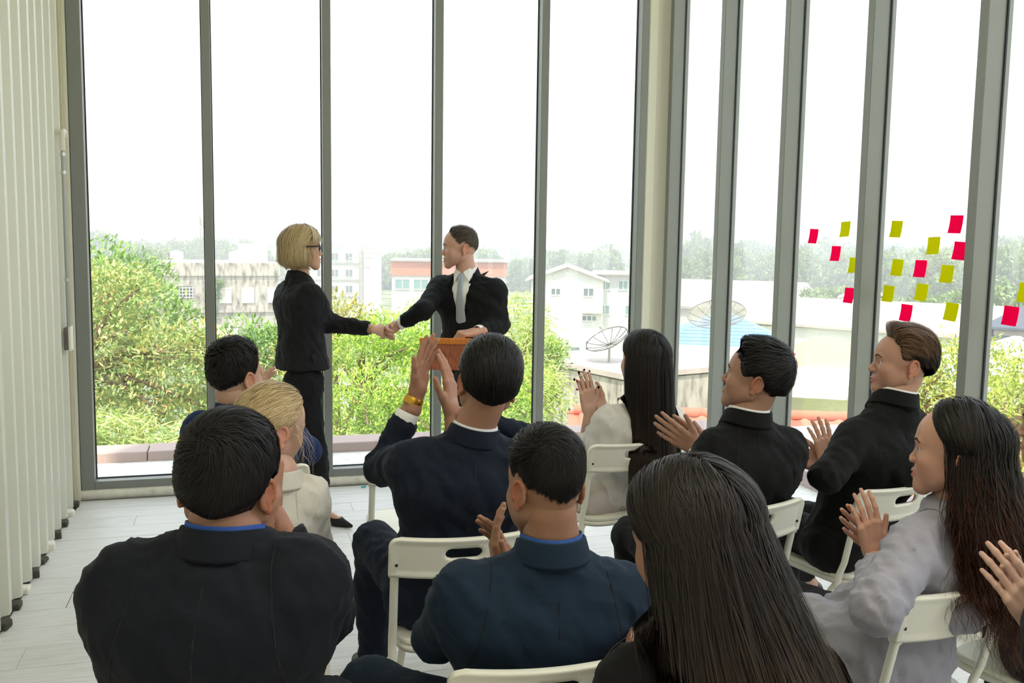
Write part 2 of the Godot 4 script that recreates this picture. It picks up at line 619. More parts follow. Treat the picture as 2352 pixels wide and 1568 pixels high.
func window_wall() -> void:
	var s := 0.7116
	var x0 := -0.8278          # right edge of the front face of the first frame
	var fr := thing_struct("window_1")
	var depth := 0.11
	var fwid := 0.052
	var zc := ZW - depth * 0.5
	var tops := 4.22
	var names := 6
	for k in names:
		var xc := x0 - fwid * 0.5 + k * s
		var wd := fwid
		if k == 0:
			xc -= 0.012; wd = fwid + 0.024
		if k == 5: xc = 2.701; wd = 0.052
		if k == 5:
			pass
		var m := MB.new()
		m.box(Vector3(xc, (tops + 0.055) * 0.5, zc), Vector3(wd, tops - 0.055, depth), 0.003)
		obj("mullion", m.mesh(), M.frame, fr)
	# panes between mullions, each with a bottom rail and gaskets
	for k in 5:
		var xa := x0 + k * s
		var xb := x0 - fwid + (k + 1) * s
		if k == 4: xb = 2.675
		var w := xb - xa
		var xc := (xa + xb) * 0.5
		var rb := MB.new()
		rb.box(Vector3(xc, 0.081, zc), Vector3(w, 0.05, depth), 0.002)
		obj("rail", rb.mesh(), M.frame, fr)
		var g := MB.new()
		g.box(Vector3(xc, 2.16, ZW - 0.088), Vector3(w + 0.004, 4.12, 0.008))
		obj("pane", g.mesh(), M.glass, fr)
		var gk := MB.new()
		gk.box(Vector3(xc, 0.109, ZW - 0.085), Vector3(w, 0.006, 0.016))
		for sd in [xa + 0.003, xb - 0.003]: gk.box(Vector3(sd, 2.16, ZW - 0.085), Vector3(0.006, 4.10, 0.016))
		obj("gasket", gk.mesh(), M.gasket, fr)
	# dark joint left of the first frame
	obj("gasket", boxm(Vector3(x0 - 0.083, 2.11, ZW - 0.03), Vector3(0.012, 4.2, 0.06)), M.gasket, fr)
	# rough plaster kerb under the frames, a little uneven
	var kb := MB.new()
	var n := 60
	var rings := []
	var fn := FastNoiseLite.new()
	fn.seed = 9; fn.frequency = 3.0
	for k in n + 1:
		var x := -0.93 + k * 4.0 / n
		var d := fn.get_noise_1d(x) * 0.006
		var zf := ZW + 0.022 + d
		rings.append(PackedVector3Array([Vector3(x, -0.01, zf + 0.004), Vector3(x, 0.045 + d, zf), Vector3(x, 0.057 + d * 0.6, zf - 0.012), Vector3(x, 0.057, ZW - 0.14), Vector3(x, -0.02, ZW - 0.14)]))
	kb.loft(rings)
	flip(kb)
	struct("baseboard_front", kb.mesh(), M.plaster)
	# wall above the windows
	struct("wall_front", boxm(Vector3(1.03, 4.30, ZW - 0.06), Vector3(4.5, 0.20, 0.14)), M.white_wall)

func flip(b: MB) -> void:
	var k := 0
	while k < b.i.size():
		var x := b.i[k + 1]; b.i[k + 1] = b.i[k + 2]; b.i[k + 2] = x
		k += 3
	for q in b.n.size(): b.n[q] = -b.n[q]

func thing_struct(called: String) -> Node3D:
	var o := Node3D.new()
	o.name = called
	add_child(o)
	o.set_meta("kind", "structure")
	return o

func right_wall() -> void:
	# corner column in cream, with the frames of both walls against it
	var cl := MB.new()
	cl.box(Vector3(2.757, 2.11, ZW - 0.05), Vector3(0.062, 4.24, 0.11), 0.005)
	cl.box(Vector3(2.875, 2.11, ZW - 0.07), Vector3(0.19, 4.24, 0.10), 0.004)
	struct("wall_corner", cl.mesh(), M.cream)
	var fr := thing_struct("window_2")
	var s := 0.7116
	var zr := -6.0345          # gasket line of the first mullion, near side
	var depth := 0.12
	var w := 0.050
	var xc := XR + depth * 0.5
	for k in 13:
		var z := zr + k * s - w * 0.5
		if k == 0: z -= 0.0
		obj("mullion", boxm(Vector3(xc, 2.14, z), Vector3(depth, 4.165, w), 0.003), M.frame, fr)
		if k == 12: break
		var za := zr + k * s
		var zb := zr + (k + 1) * s - w
		var zc := (za + zb) * 0.5
		obj("rail", boxm(Vector3(xc, 0.081, zc), Vector3(depth, 0.05, zb - za), 0.002), M.frame, fr)
		obj("pane", boxm(Vector3(XR + 0.096, 2.16, zc), Vector3(0.008, 4.12, zb - za + 0.004)), M.glass, fr)
		var gk := MB.new()
		gk.box(Vector3(XR + 0.090, 0.109, zc), Vector3(0.016, 0.006, zb - za))
		for sd in [za + 0.004, zb - 0.004]: gk.box(Vector3(XR + 0.088, 2.16, sd), Vector3(0.008, 4.10, 0.006))
		obj("gasket", gk.mesh(), M.gasket, fr)
	struct("baseboard_right", boxm(Vector3(XR + 0.06, 0.018, -1.0), Vector3(0.17, 0.076, 10.2), 0.006), M.plaster)
	struct("wall_right", boxm(Vector3(XR + 0.06, 4.30, -1.0), Vector3(0.14, 0.20, 10.2)), M.white_wall)
	struct("wall_right_back", boxm(Vector3(XR + 0.06, 2.1, 3.3), Vector3(0.16, 4.4, 1.4)), M.white_wall)

func ceiling_lights() -> void:
	var glow := mat(Color8(250, 248, 240), 0.5)
	glow.emission_enabled = true; glow.emission = Color8(255, 250, 240); glow.emission_energy_multiplier = 1.5
	for k in 4:
		var p := Vector3([0.2, 1.9, 0.2, 1.9][k], 4.205, [1.9, 1.9, -0.9, -0.9][k])
		var t := thing("ceiling_light", "flat ceiling light panel of the room, %s" % ["rear left", "rear right", "middle left", "middle right"][k], "ceiling light", p)
		obj("frame", boxm(Vector3(0, -0.005, 0), Vector3(1.24, 0.05, 0.64), 0.006), M.white_wall, t)
		obj("diffuser", boxm(Vector3(0, -0.032, 0), Vector3(1.16, 0.008, 0.56)), glow, t)
		var l := AreaLight3D.new()
		l.name = "light"
		l.area_size = Vector2(1.16, 0.56)
		l.light_color = Color(1.0, 0.97, 0.92)
		l.light_energy = 2.0
		l.shadow_enabled = true
		l.area_range = 14.0
		t.add_child(l)
		l.position = Vector3(0, -0.05, 0)
		l.rotation_degrees = Vector3(-90, 0, 0)


# ---------------------------------------------------------------- outside
func haze() -> void:
	var fm := FogMaterial.new()
	fm.density = 0.0060
	fm.albedo = Color(0.97, 0.985, 1.0)
	var a := FogVolume.new()
	a.name = "haze"
	a.size = Vector3(620, 60, 330); a.position = Vector3(120, 20, -192)
	a.material = fm
	a.set_meta("kind", "stuff")
	a.set_meta("label", "pale morning haze over the suburb outside the windows")
	add_child(a)
	var b := FogVolume.new()
	b.name = "haze_bank"
	b.size = Vector3(400, 60, 120); b.position = Vector3(230, 20, 33.1)
	b.material = fm
	b.set_meta("kind", "stuff")
	b.set_meta("label", "pale haze beyond the right-hand windows")
	add_child(b)

func leaf_mesh(kind: String) -> Mesh:
	var b := MB.new()
	if kind == "broad":
		b.tri(Vector3(0, 0, 0), Vector3(0.18, 0.42, 0.05), Vector3(0, 0.5, -0.03)); b.tri(Vector3(0, 0, 0), Vector3(0, 0.5, -0.03), Vector3(-0.18, 0.42, 0.05))
		b.tri(Vector3(0.18, 0.42, 0.05), Vector3(0, 1, 0.10), Vector3(0, 0.5, -0.03)); b.tri(Vector3(0, 0.5, -0.03), Vector3(0, 1, 0.10), Vector3(-0.18, 0.42, 0.05))
	elif kind == "blade":
		b.tri(Vector3(0, 0, 0), Vector3(0.05, 0.35, 0), Vector3(-0.05, 0.35, 0.01)); b.quad(Vector3(-0.05, 0.35, 0.01), Vector3(0.05, 0.35, 0), Vector3(0.03, 0.75, -0.08), Vector3(-0.03, 0.75, -0.08))
		b.tri(Vector3(-0.03, 0.75, -0.08), Vector3(0.03, 0.75, -0.08), Vector3(0, 1.05, -0.2))
	else:
		var rg := RandomNumberGenerator.new()
		rg.seed = 7
		for k in 7:
			var bs := Basis.from_euler(Vector3(rg.randf_range(-1.2, 1.2), rg.randf() * TAU, rg.randf_range(-1.2, 1.2)))
			var o := Vector3(rg.randf_range(-0.4, 0.4), rg.randf_range(-0.3, 0.4), rg.randf_range(-0.4, 0.4))
			b.tri(o, o + bs * Vector3(0.17, 0.26, 0.04), o + bs * Vector3(0, 0.6, 0)); b.tri(o, o + bs * Vector3(0, 0.6, 0), o + bs * Vector3(-0.17, 0.26, 0.04))
	return b.mesh()

func foliage(parent: Node3D, blobs: Array, kind: String, count: int, size: float, cols: Array, seed_: int) -> void:
	# blobs: [centre, radii] in the world; leaves sit near their surfaces, the base colours mixed leaf by leaf
	var rg := RandomNumberGenerator.new()
	rg.seed = seed_
	if not M.has("leaf_" + kind):
		var lm := vmat(0.5, 0.4)
		lm.backlight_enabled = true
		lm.backlight = Color(0.55, 0.6, 0.25)
		lm.cull_mode = BaseMaterial3D.CULL_DISABLED
		var me := leaf_mesh(kind)
		me.surface_set_material(0, lm)
		M["leaf_" + kind] = me
	var mm := MultiMesh.new()
	mm.transform_format = MultiMesh.TRANSFORM_3D
	mm.use_colors = true
	mm.mesh = M["leaf_" + kind]
	mm.instance_count = count
	var vol := []
	var tot := 0.0
	for bl in blobs:
		var r: Vector3 = bl[1]
		tot += r.x * r.y + r.y * r.z + r.x * r.z
		vol.append(tot)
	var fn := FastNoiseLite.new()
	fn.seed = seed_; fn.frequency = 0.55 / maxf(size * 4.0, 0.3)
	var base := parent.position
	for k in count:
		var pick := rg.randf() * tot
		var b := 0
		while vol[b] < pick and b < blobs.size() - 1: b += 1
		var d := Vector3(rg.randfn(), rg.randfn(), rg.randfn()).normalized()
		if rg.randf() < 0.75 and d.y < -0.2: d.y = -d.y
		var rr: Vector3 = blobs[b][1]
		var q := pow(rg.randf(), 0.35)
		var p: Vector3 = blobs[b][0] + d * rr * q
		p += d * (fn.get_noise_3d(p.x, p.y, p.z) * minf(rr.x, rr.y) * 0.55)
		var bs: Basis
		if kind == "blade":
			var dir := (Vector3(rg.randfn() * 0.8, -0.55 + rg.randfn() * 0.5, rg.randfn() * 0.8) + d * 0.5).normalized()
			bs = Basis.looking_at(dir, Vector3(rg.randfn(), rg.randfn(), rg.randfn()).normalized()) * Basis(Vector3.RIGHT, -PI / 2)
		else:
			bs = Basis.from_euler(Vector3(rg.randf_range(-0.7, 1.5), rg.randf() * TAU, rg.randfn() * 0.5))
			if kind == "broad":
				var dir := (d + Vector3(rg.randfn(), rg.randfn() - 0.25, rg.randfn()) * 0.75).normalized()
				bs = Basis.looking_at(dir, (Vector3.UP + Vector3(rg.randfn(), rg.randfn(), rg.randfn()) * 0.35).normalized()) * Basis(Vector3.RIGHT, -PI / 2)
		var s := size * rg.randf_range(0.6, 1.3)
		mm.set_instance_transform(k, Transform3D(bs * Basis.from_scale(Vector3.ONE * s), p - base))
		var ci := rg.randf() * (cols.size() - 1)
		var c: Color = (cols[int(ci)] as Color).lerp(cols[mini(int(ci) + 1, cols.size() - 1)], ci - int(ci))
		mm.set_instance_color(k, (c * (rg.randf_range(0.8, 1.2) * 1.2)).lerp(Color(0.6, 0.62, 0.5), 0.07))
	var o := MultiMeshInstance3D.new()
	o.multimesh = mm
	o.name = "foliage"
	o.set_meta("kind", "stuff")
	parent.add_child(o)

func tree(called: String, label: String, blobs: Array, kind: String, count: int, size: float, cols: Array, seed_: int, category := "tree", group := "") -> void:
	var low: Vector3 = blobs[0][0]
	var base := Vector3(low.x, GROUND, low.z)
	var t := thing(called, label, category, base, 0.0, group)
	var bk := MB.new()
	var r := 0.16 if kind != "blade" else 0.05
	if kind == "clump": r = 0.3
	var fork := low + Vector3(0, -blobs[0][1].y * 0.5, 0) - base
	bk.tube(PackedVector3Array([Vector3.ZERO, fork * Vector3(0.3, 0.5, 0.3) + Vector3(0.15, 0, 0.1), fork]), PackedFloat32Array([r, r * 0.8, r * 0.6]), 7)
	obj("trunk", bk.mesh(), M.bark, t)
	if kind != "clump":
		for b in blobs:
			var br := MB.new()
			var e: Vector3 = b[0] - base
			for q in 3:
				var a := TAU * (q + seed_ * 0.3) / 3.0
				var tip: Vector3 = e + Vector3(cos(a), 0.35, sin(a)) * b[1] * 0.8
				br.tube(PackedVector3Array([fork, fork.lerp(tip, 0.5) + Vector3(0, 0.2, 0), tip]), PackedFloat32Array([r * 0.5, r * 0.3, r * 0.1]), 5)
			obj("branch", br.mesh(), M.bark, t)
	foliage(t, blobs, kind, count, size, cols, seed_)

func facing(p: Vector3) -> float:
	return atan2(-p.x, -p.z)

func window_on(parent: Node3D, ce: Vector3, w: float, h: float, cols := 2, rows := 1, pane: Material = null) -> void:
	# a framed window standing proud of a facade that looks along +z
	var f := MB.new()
	var t := 0.07
	f.box(ce + Vector3(0, h * 0.5, 0.02), Vector3(w + t, t, 0.1)); f.box(ce + Vector3(0, -h * 0.5, 0.02), Vector3(w + t, t, 0.14))
	for k in cols + 1: f.box(ce + Vector3(-w * 0.5 + w * k / cols, 0, 0.02), Vector3(t, h, 0.09))
	for k in range(1, rows): f.box(ce + Vector3(0, -h * 0.5 + h * k / rows, 0.02), Vector3(w, t * 0.8, 0.08))
	var o := obj("window", f.mesh(), M.win_frame, parent)
	for k in cols:
		obj("pane", boxm(ce + Vector3(-w * 0.5 + w * (k + 0.5) / cols, 0, 0.0), Vector3(w / cols - t, h - t, 0.05)), pane if pane else M.win_pane, o)

func outside() -> void:
	M.bark = mat(Color8(120, 100, 78), 0.9)
	M.leafgreen = mat(Color8(120, 140, 70), 0.8)
	M.win_frame = mat(Color8(225, 226, 222), 0.6)
	M.win_pane = mat(Color8(96, 112, 112), 0.12, 0.0, 0.6)
	M.win_teal = mat(Color8(120, 160, 155), 0.15, 0.0, 0.6)
	M.white_paint = mat(Color8(214, 214, 209), 0.8)
	M.pinkish = mat(Color8(232, 222, 214), 0.8)
	M.weathered = mat(Color.WHITE, 0.9)
	M.weathered.albedo_texture = noise_tex(31, 0.012, [[0.0, Color8(88, 82, 72)], [0.3, Color8(150, 143, 133)], [0.55, Color8(176, 170, 160)], [1.0, Color8(188, 182, 173)]], 5)
	tri_mat(M.weathered, Vector3(0.5, 0.16, 0.5), false)
	M.roof_pale = mat(Color8(178, 167, 161), 0.7)
	M.roof_blue = mat(Color8(120, 165, 218), 0.5)
	M.roof_tan = mat(Color8(190, 150, 122), 0.8)
	M.roof_slate = mat(Color8(84, 92, 106), 0.7)
	M.terracotta = mat(Color8(190, 104, 82), 0.75)
	M.orange = mat(Color8(206, 128, 96), 0.8)
	M.dish = mat(Color8(170, 170, 165), 0.6, 0.3)
	M.grass = mat(Color.WHITE, 0.95)
	M.grass.albedo_texture = noise_tex(41, 0.02, [[0.0, Color8(84, 104, 54)], [0.55, Color8(140, 150, 96)], [0.7, Color8(186, 182, 168)], [1.0, Color8(200, 196, 184)]], 4)
	tri_mat(M.grass, Vector3(0.02, 0.02, 0.02))
	struct("ground_outside", boxm(Vector3(60, GROUND - 0.5, -120), Vector3(900, 1.0, 700)), M.grass)
	# the building under the room, ledge and parapet
	struct("wall_below", boxm(Vector3(1.3, -3.9, -1.6), Vector3(5.4, 7.2, 11.0)), M.white_paint)
	struct("ledge_front", boxm(Vector3(1.5, -0.13, ZW - 0.52), Vector3(7.0, 0.35, 0.78)), M.concrete)
	struct("ledge_right", boxm(Vector3(3.41, -0.13, -1.2), Vector3(0.84, 0.35, 11.4)), M.concrete)
	var par := thing("parapet", "low parapet capped with dusty pink stone blocks outside the window wall", "parapet", Vector3(0, 0, -7.0))
	var pm := boxm(Vector3.ZERO, Vector3(0.892, 0.075, 0.27), 0.006)
	for k in 6:
		var o := obj("coping_stone", pm, M.pink_stone, par)
		o.position = Vector3(-1.04 + k * 0.90, 0.078, -0.005)
	obj("upstand", boxm(Vector3(1.5, -0.06, 0), Vector3(5.6, 0.2, 0.2)), M.concrete, par)
	var par2 := thing("parapet", "low parapet capped with stone blocks outside the right-hand windows", "parapet", Vector3(3.64, 0, -1.2))
	var pm2 := boxm(Vector3.ZERO, Vector3(0.27, 0.11, 0.892), 0.006)
	for k in 12:
		var o := obj("coping_stone", pm2, M.pink_stone, par2)
		o.position = Vector3(0, 0.095, -5.3 + k * 0.90)
	obj("upstand", boxm(Vector3(0, -0.06, 0), Vector3(0.2, 0.2, 11.0)), M.concrete, par2)
	trees_near()
	buildings_front()
	buildings_right()
	trees_far()

func trees_near() -> void:
	var ygo := [s8(84, 112, 58), s8(126, 150, 80), s8(166, 178, 106), s8(110, 138, 72), s8(140, 158, 86), s8(178, 176, 112), s8(206, 166, 100)]
	tree("big_leaf_tree", "tall big-leaved tree with yellowing and orange leaves, left behind the first pane", [
		[Vector3(-2.2, 0.05, -14.3), Vector3(1.25, 0.9, 1.2)], [Vector3(-1.7, 0.75, -14.6), Vector3(0.7, 0.42, 0.8)], [Vector3(-1.0, -0.35, -14.0), Vector3(0.95, 0.8, 0.9)],
		[Vector3(-0.5, -0.15, -13.7), Vector3(0.42, 0.6, 0.5)], [Vector3(-1.9, -1.1, -14.2), Vector3(1.5, 0.8, 0.9)], [Vector3(-0.62, -0.9, -13.8), Vector3(0.5, 0.38, 0.6)]], "broad", 17000, 0.092, ygo, 1)
	tree("bamboo", "feathery pale green bamboo in front of the big-leaved tree", [
		[Vector3(-1.5, -1.0, -11.4), Vector3(0.85, 0.8, 0.6)], [Vector3(-0.95, -1.5, -11.2), Vector3(0.8, 0.8, 0.6)], [Vector3(-1.7, -1.9, -10.8), Vector3(0.9, 0.7, 0.6)], [Vector3(-0.6, -1.9, -10.9), Vector3(0.6, 0.55, 0.5)]], "blade", 9000, 0.19,
		[s8(104, 134, 66), s8(150, 170, 92), s8(176, 188, 114), s8(132, 156, 80), s8(196, 182, 108)], 2, "bamboo")
	tree("green_tree", "darker green tree between the yellow tree and the grey old building", [
		[Vector3(-2.6, -1.0, -27), Vector3(2.1, 1.5, 2)], [Vector3(-3.4, 0.3, -29), Vector3(1.9, 1.0, 1.6)], [Vector3(-1.6, -2.2, -26), Vector3(1.6, 1.4, 1.5)]], "broad", 5000, 0.24, [s8(80, 112, 56), s8(112, 146, 74), s8(140, 166, 86)], 3)
	tree("round_tree", "rounded dark green tree behind the standing blonde woman", [
		[Vector3(0.55, -1.6, -24.6), Vector3(1.35, 1.1, 1.3)], [Vector3(1.6, -1.5, -24.5), Vector3(1.2, 1.2, 1.2)]], "broad", 4200, 0.15, [s8(72, 108, 48), s8(104, 142, 62), s8(128, 160, 76)], 4)
	tree("leafy_tree", "bright yellow-green tree right behind the standing woman's legs", [
		[Vector3(0.85, -1.75, -16.4), Vector3(0.9, 0.9, 0.8)], [Vector3(1.5, -2.5, -15.5), Vector3(1.2, 1.0, 0.9)], [Vector3(0.3, -2.4, -15.8), Vector3(0.6, 0.7, 0.6)]], "broad", 7500, 0.10, [s8(110, 140, 36), s8(156, 176, 58), s8(186, 194, 80)], 5)
	tree("leafy_tree", "wide bright green tree under the handshake", [
		[Vector3(2.3, -0.85, -18.2), Vector3(1.2, 0.85, 1.0)], [Vector3(3.2, -0.7, -18.4), Vector3(1.1, 0.9, 1.0)], [Vector3(2.2, -1.8, -16.4), Vector3(1.3, 1.1, 1.0)], [Vector3(3.2, -1.9, -16.2), Vector3(1.3, 1.2, 1.0)], [Vector3(2.6, -2.9, -15.6), Vector3(1.7, 0.9, 0.9)]], "broad", 20000, 0.10, [s8(96, 136, 36), s8(140, 172, 56), s8(172, 192, 72), s8(120, 156, 46)], 6)
	tree("leafy_tree", "bushy green tree behind the lectern", [
		[Vector3(4.3, -0.95, -19.2), Vector3(1.2, 0.9, 1.0)], [Vector3(4.3, -2.1, -17.2), Vector3(1.3, 1.2, 1.0)], [Vector3(5.0, -1.7, -17.6), Vector3(0.9, 1.0, 0.9)]], "broad", 12000, 0.105, [s8(100, 140, 40), s8(144, 174, 60), s8(170, 190, 74)], 7)
	tree("brownish_tree", "tree with dry brownish twigs behind the standing woman's arm", [
		[Vector3(2.0, -0.4, -20.6), Vector3(0.9, 0.7, 0.7)], [Vector3(1.5, -1.0, -20.0), Vector3(0.9, 0.8, 0.7)]], "broad", 2600, 0.14, [s8(134, 126, 66), s8(168, 160, 90), s8(140, 150, 60)], 8)
	tree("slender_tree", "feathery pale tree behind the standing man's left arm", [
		[Vector3(6.3, -0.6, -20.6), Vector3(0.75, 1.0, 0.7)], [Vector3(6.0, -1.7, -19.2), Vector3(0.9, 1.0, 0.8)], [Vector3(5.3, -2.6, -16.8), Vector3(1.2, 0.9, 0.8)]], "blade", 5200, 0.22, [s8(120, 150, 60), s8(164, 182, 90), s8(186, 194, 110)], 9)
	tree("green_tree", "dark green tree left of the stained flat-roofed building", [
		[Vector3(6.9, -1.35, -21.4), Vector3(0.75, 0.7, 0.7)], [Vector3(6.6, -2.3, -20.8), Vector3(0.75, 1.1, 0.8)], [Vector3(7.5, -1.2, -22.8), Vector3(0.65, 0.4, 0.5)]], "broad", 5200, 0.13, [s8(76, 112, 40), s8(120, 152, 54), s8(150, 172, 70)], 10)
	tree("bush", "tall bushy tree behind the brown-haired man's shoulder", [
		[Vector3(13.3, -1.6, -16.3), Vector3(1.2, 1.0, 1.0)], [Vector3(14.5, -1.2, -16.0), Vector3(1.3, 1.0, 1.0)], [Vector3(14.2, -2.4, -15.4), Vector3(1.5, 1.0, 1.0)]], "broad", 9000, 0.11, [s8(104, 130, 44), s8(152, 170, 66), s8(186, 192, 90)], 11)
	tree("leafy_tree", "yellow-green tree at the far right window pane", [
		[Vector3(11.2, -0.95, -11.6), Vector3(0.8, 0.75, 0.8)], [Vector3(12.2, -0.75, -11.8), Vector3(0.9, 0.8, 0.8)], [Vector3(11.6, -1.9, -11.2), Vector3(1.2, 0.8, 0.9)], [Vector3(13.2, -1.1, -11.4), Vector3(1.2, 1.0, 0.9)]], "broad", 10000, 0.095, [s8(100, 128, 40), s8(148, 168, 62), s8(180, 190, 84), s8(130, 140, 60)], 12)

func trees_far() -> void:
	var rg := RandomNumberGenerator.new()
	rg.seed = 77
	var cols := [s8(86, 116, 66), s8(120, 146, 84), s8(150, 168, 104)]
	# [first x,z, last x,z, how many, top height, radius]
	var belts := [[Vector2(-22, -180), Vector2(2, -205), 7, 0.0, 6.0, "in the hazy tree line left behind the old grey building"], [Vector2(-14, -90), Vector2(-5, -96), 4, -0.8, 3.2, "behind the yellow tree at the far left"],
		[Vector2(26, -172), Vector2(62, -160), 8, -0.8, 5.5, "in the hazy tree line above the gabled white house"],
		[Vector2(66, -130), Vector2(104, -98), 10, 0.2, 6.0, "of the nearer hazy wood beyond the warehouse roofs"], [Vector2(98, -190), Vector2(150, -160), 8, 1.6, 9.0, "on the palest hazy rise beyond the warehouse roofs"],
		[Vector2(50, -72), Vector2(60, -52), 6, -1.6, 3.4, "along the warehouse roofs behind the sticky notes"], [Vector2(84, -100), Vector2(100, -62), 9, 0.4, 6.0, "in the wood behind the dark slate roof"]]
	var nth := ["leftmost", "second", "third", "fourth", "fifth", "sixth", "seventh", "eighth", "ninth", "tenth"]
	var n := 0
	for b in belts:
		for k in b[2]:
			var f: float = (k + rg.randf_range(-0.25, 0.25)) / maxf(b[2] - 1, 1)
			var p: Vector2 = (b[0] as Vector2).lerp(b[1], f)
			var r: float = b[4] * rg.randf_range(0.75, 1.2)
			var top: float = b[3] + rg.randf_range(-0.25, 0.2) * b[4]
			var h := top - GROUND
			var ce := Vector3(p.x, top - r * 0.75, p.y)
			tree("distant_tree", "%s tree from the left %s" % [nth[k], b[5]] if k > 0 else "leftmost tree " + b[5], [[ce, Vector3(r, r * 0.75, r)], [ce + Vector3(r * 0.6, -h * 0.3, 0.5), Vector3(r * 0.9, h * 0.4, r * 0.9)]], "clump", 1800, r * 0.17, cols, 100 + n, "tree", "distant trees " + b[5])
			n += 1
	var hill := MB.new()
	var rings := []
	for k in 41:
		var x := -120.0 + k * 22.0
		var y := -1.5 + 2.6 * sin(k * 0.43) + 1.6 * sin(k * 1.13 + 1.0)
		rings.append(PackedVector3Array([Vector3(x, GROUND, -290), Vector3(x, maxf(y * 0.6, -3.0), -310), Vector3(x, maxf(y, -2.0), -345), Vector3(x, GROUND, -355)]))
	hill.loft(rings, false)
	struct("hills", hill.mesh(), M.grass)

func hip_roof(b: MB, w: float, d: float, h: float, y: float, ridge: float, over := 0.4) -> void:
	var x := w * 0.5 + over
	var z := d * 0.5 + over
	var r := ridge * 0.5
	var a := Vector3(-x, y, z); var c := Vector3(x, y, z); var e := Vector3(x, y, -z); var g := Vector3(-x, y, -z)
	var p := Vector3(-r, y + h, 0); var q := Vector3(r, y + h, 0)
	b.quad(a, c, q, p); b.quad(e, g, p, q)
	b.tri(c, e, q); b.tri(g, a, p)
	b.quad(a, g, e, c)
	for k in 4:
		var s: Vector3 = [a, c, e, g][k]; var t: Vector3 = [c, e, g, a][k]
		b.box((s + t) * 0.5 + Vector3(0, -0.06, 0), Vector3(absf(t.x - s.x) + 0.1, 0.14, absf(t.z - s.z) + 0.1))

func gable(b: MB, w: float, d: float, h: float, y: float, over := 0.5, thick := 0.16) -> void:
	# ridge along z
	var x := w * 0.5 + over
	var z := d * 0.5 + over
	for s in [-1.0, 1.0]:
		var a := Vector3(s * x, y - h * over / (w * 0.5), 0); var r := Vector3(0, y + h, 0)
		var ce := (a + r) * 0.5
		var dir := (r - a)
		b.box(ce, Vector3(dir.length(), thick, z * 2.0), 0.02, Basis(dir.normalized(), Vector3.BACK.cross(dir.normalized()) , Vector3.BACK))

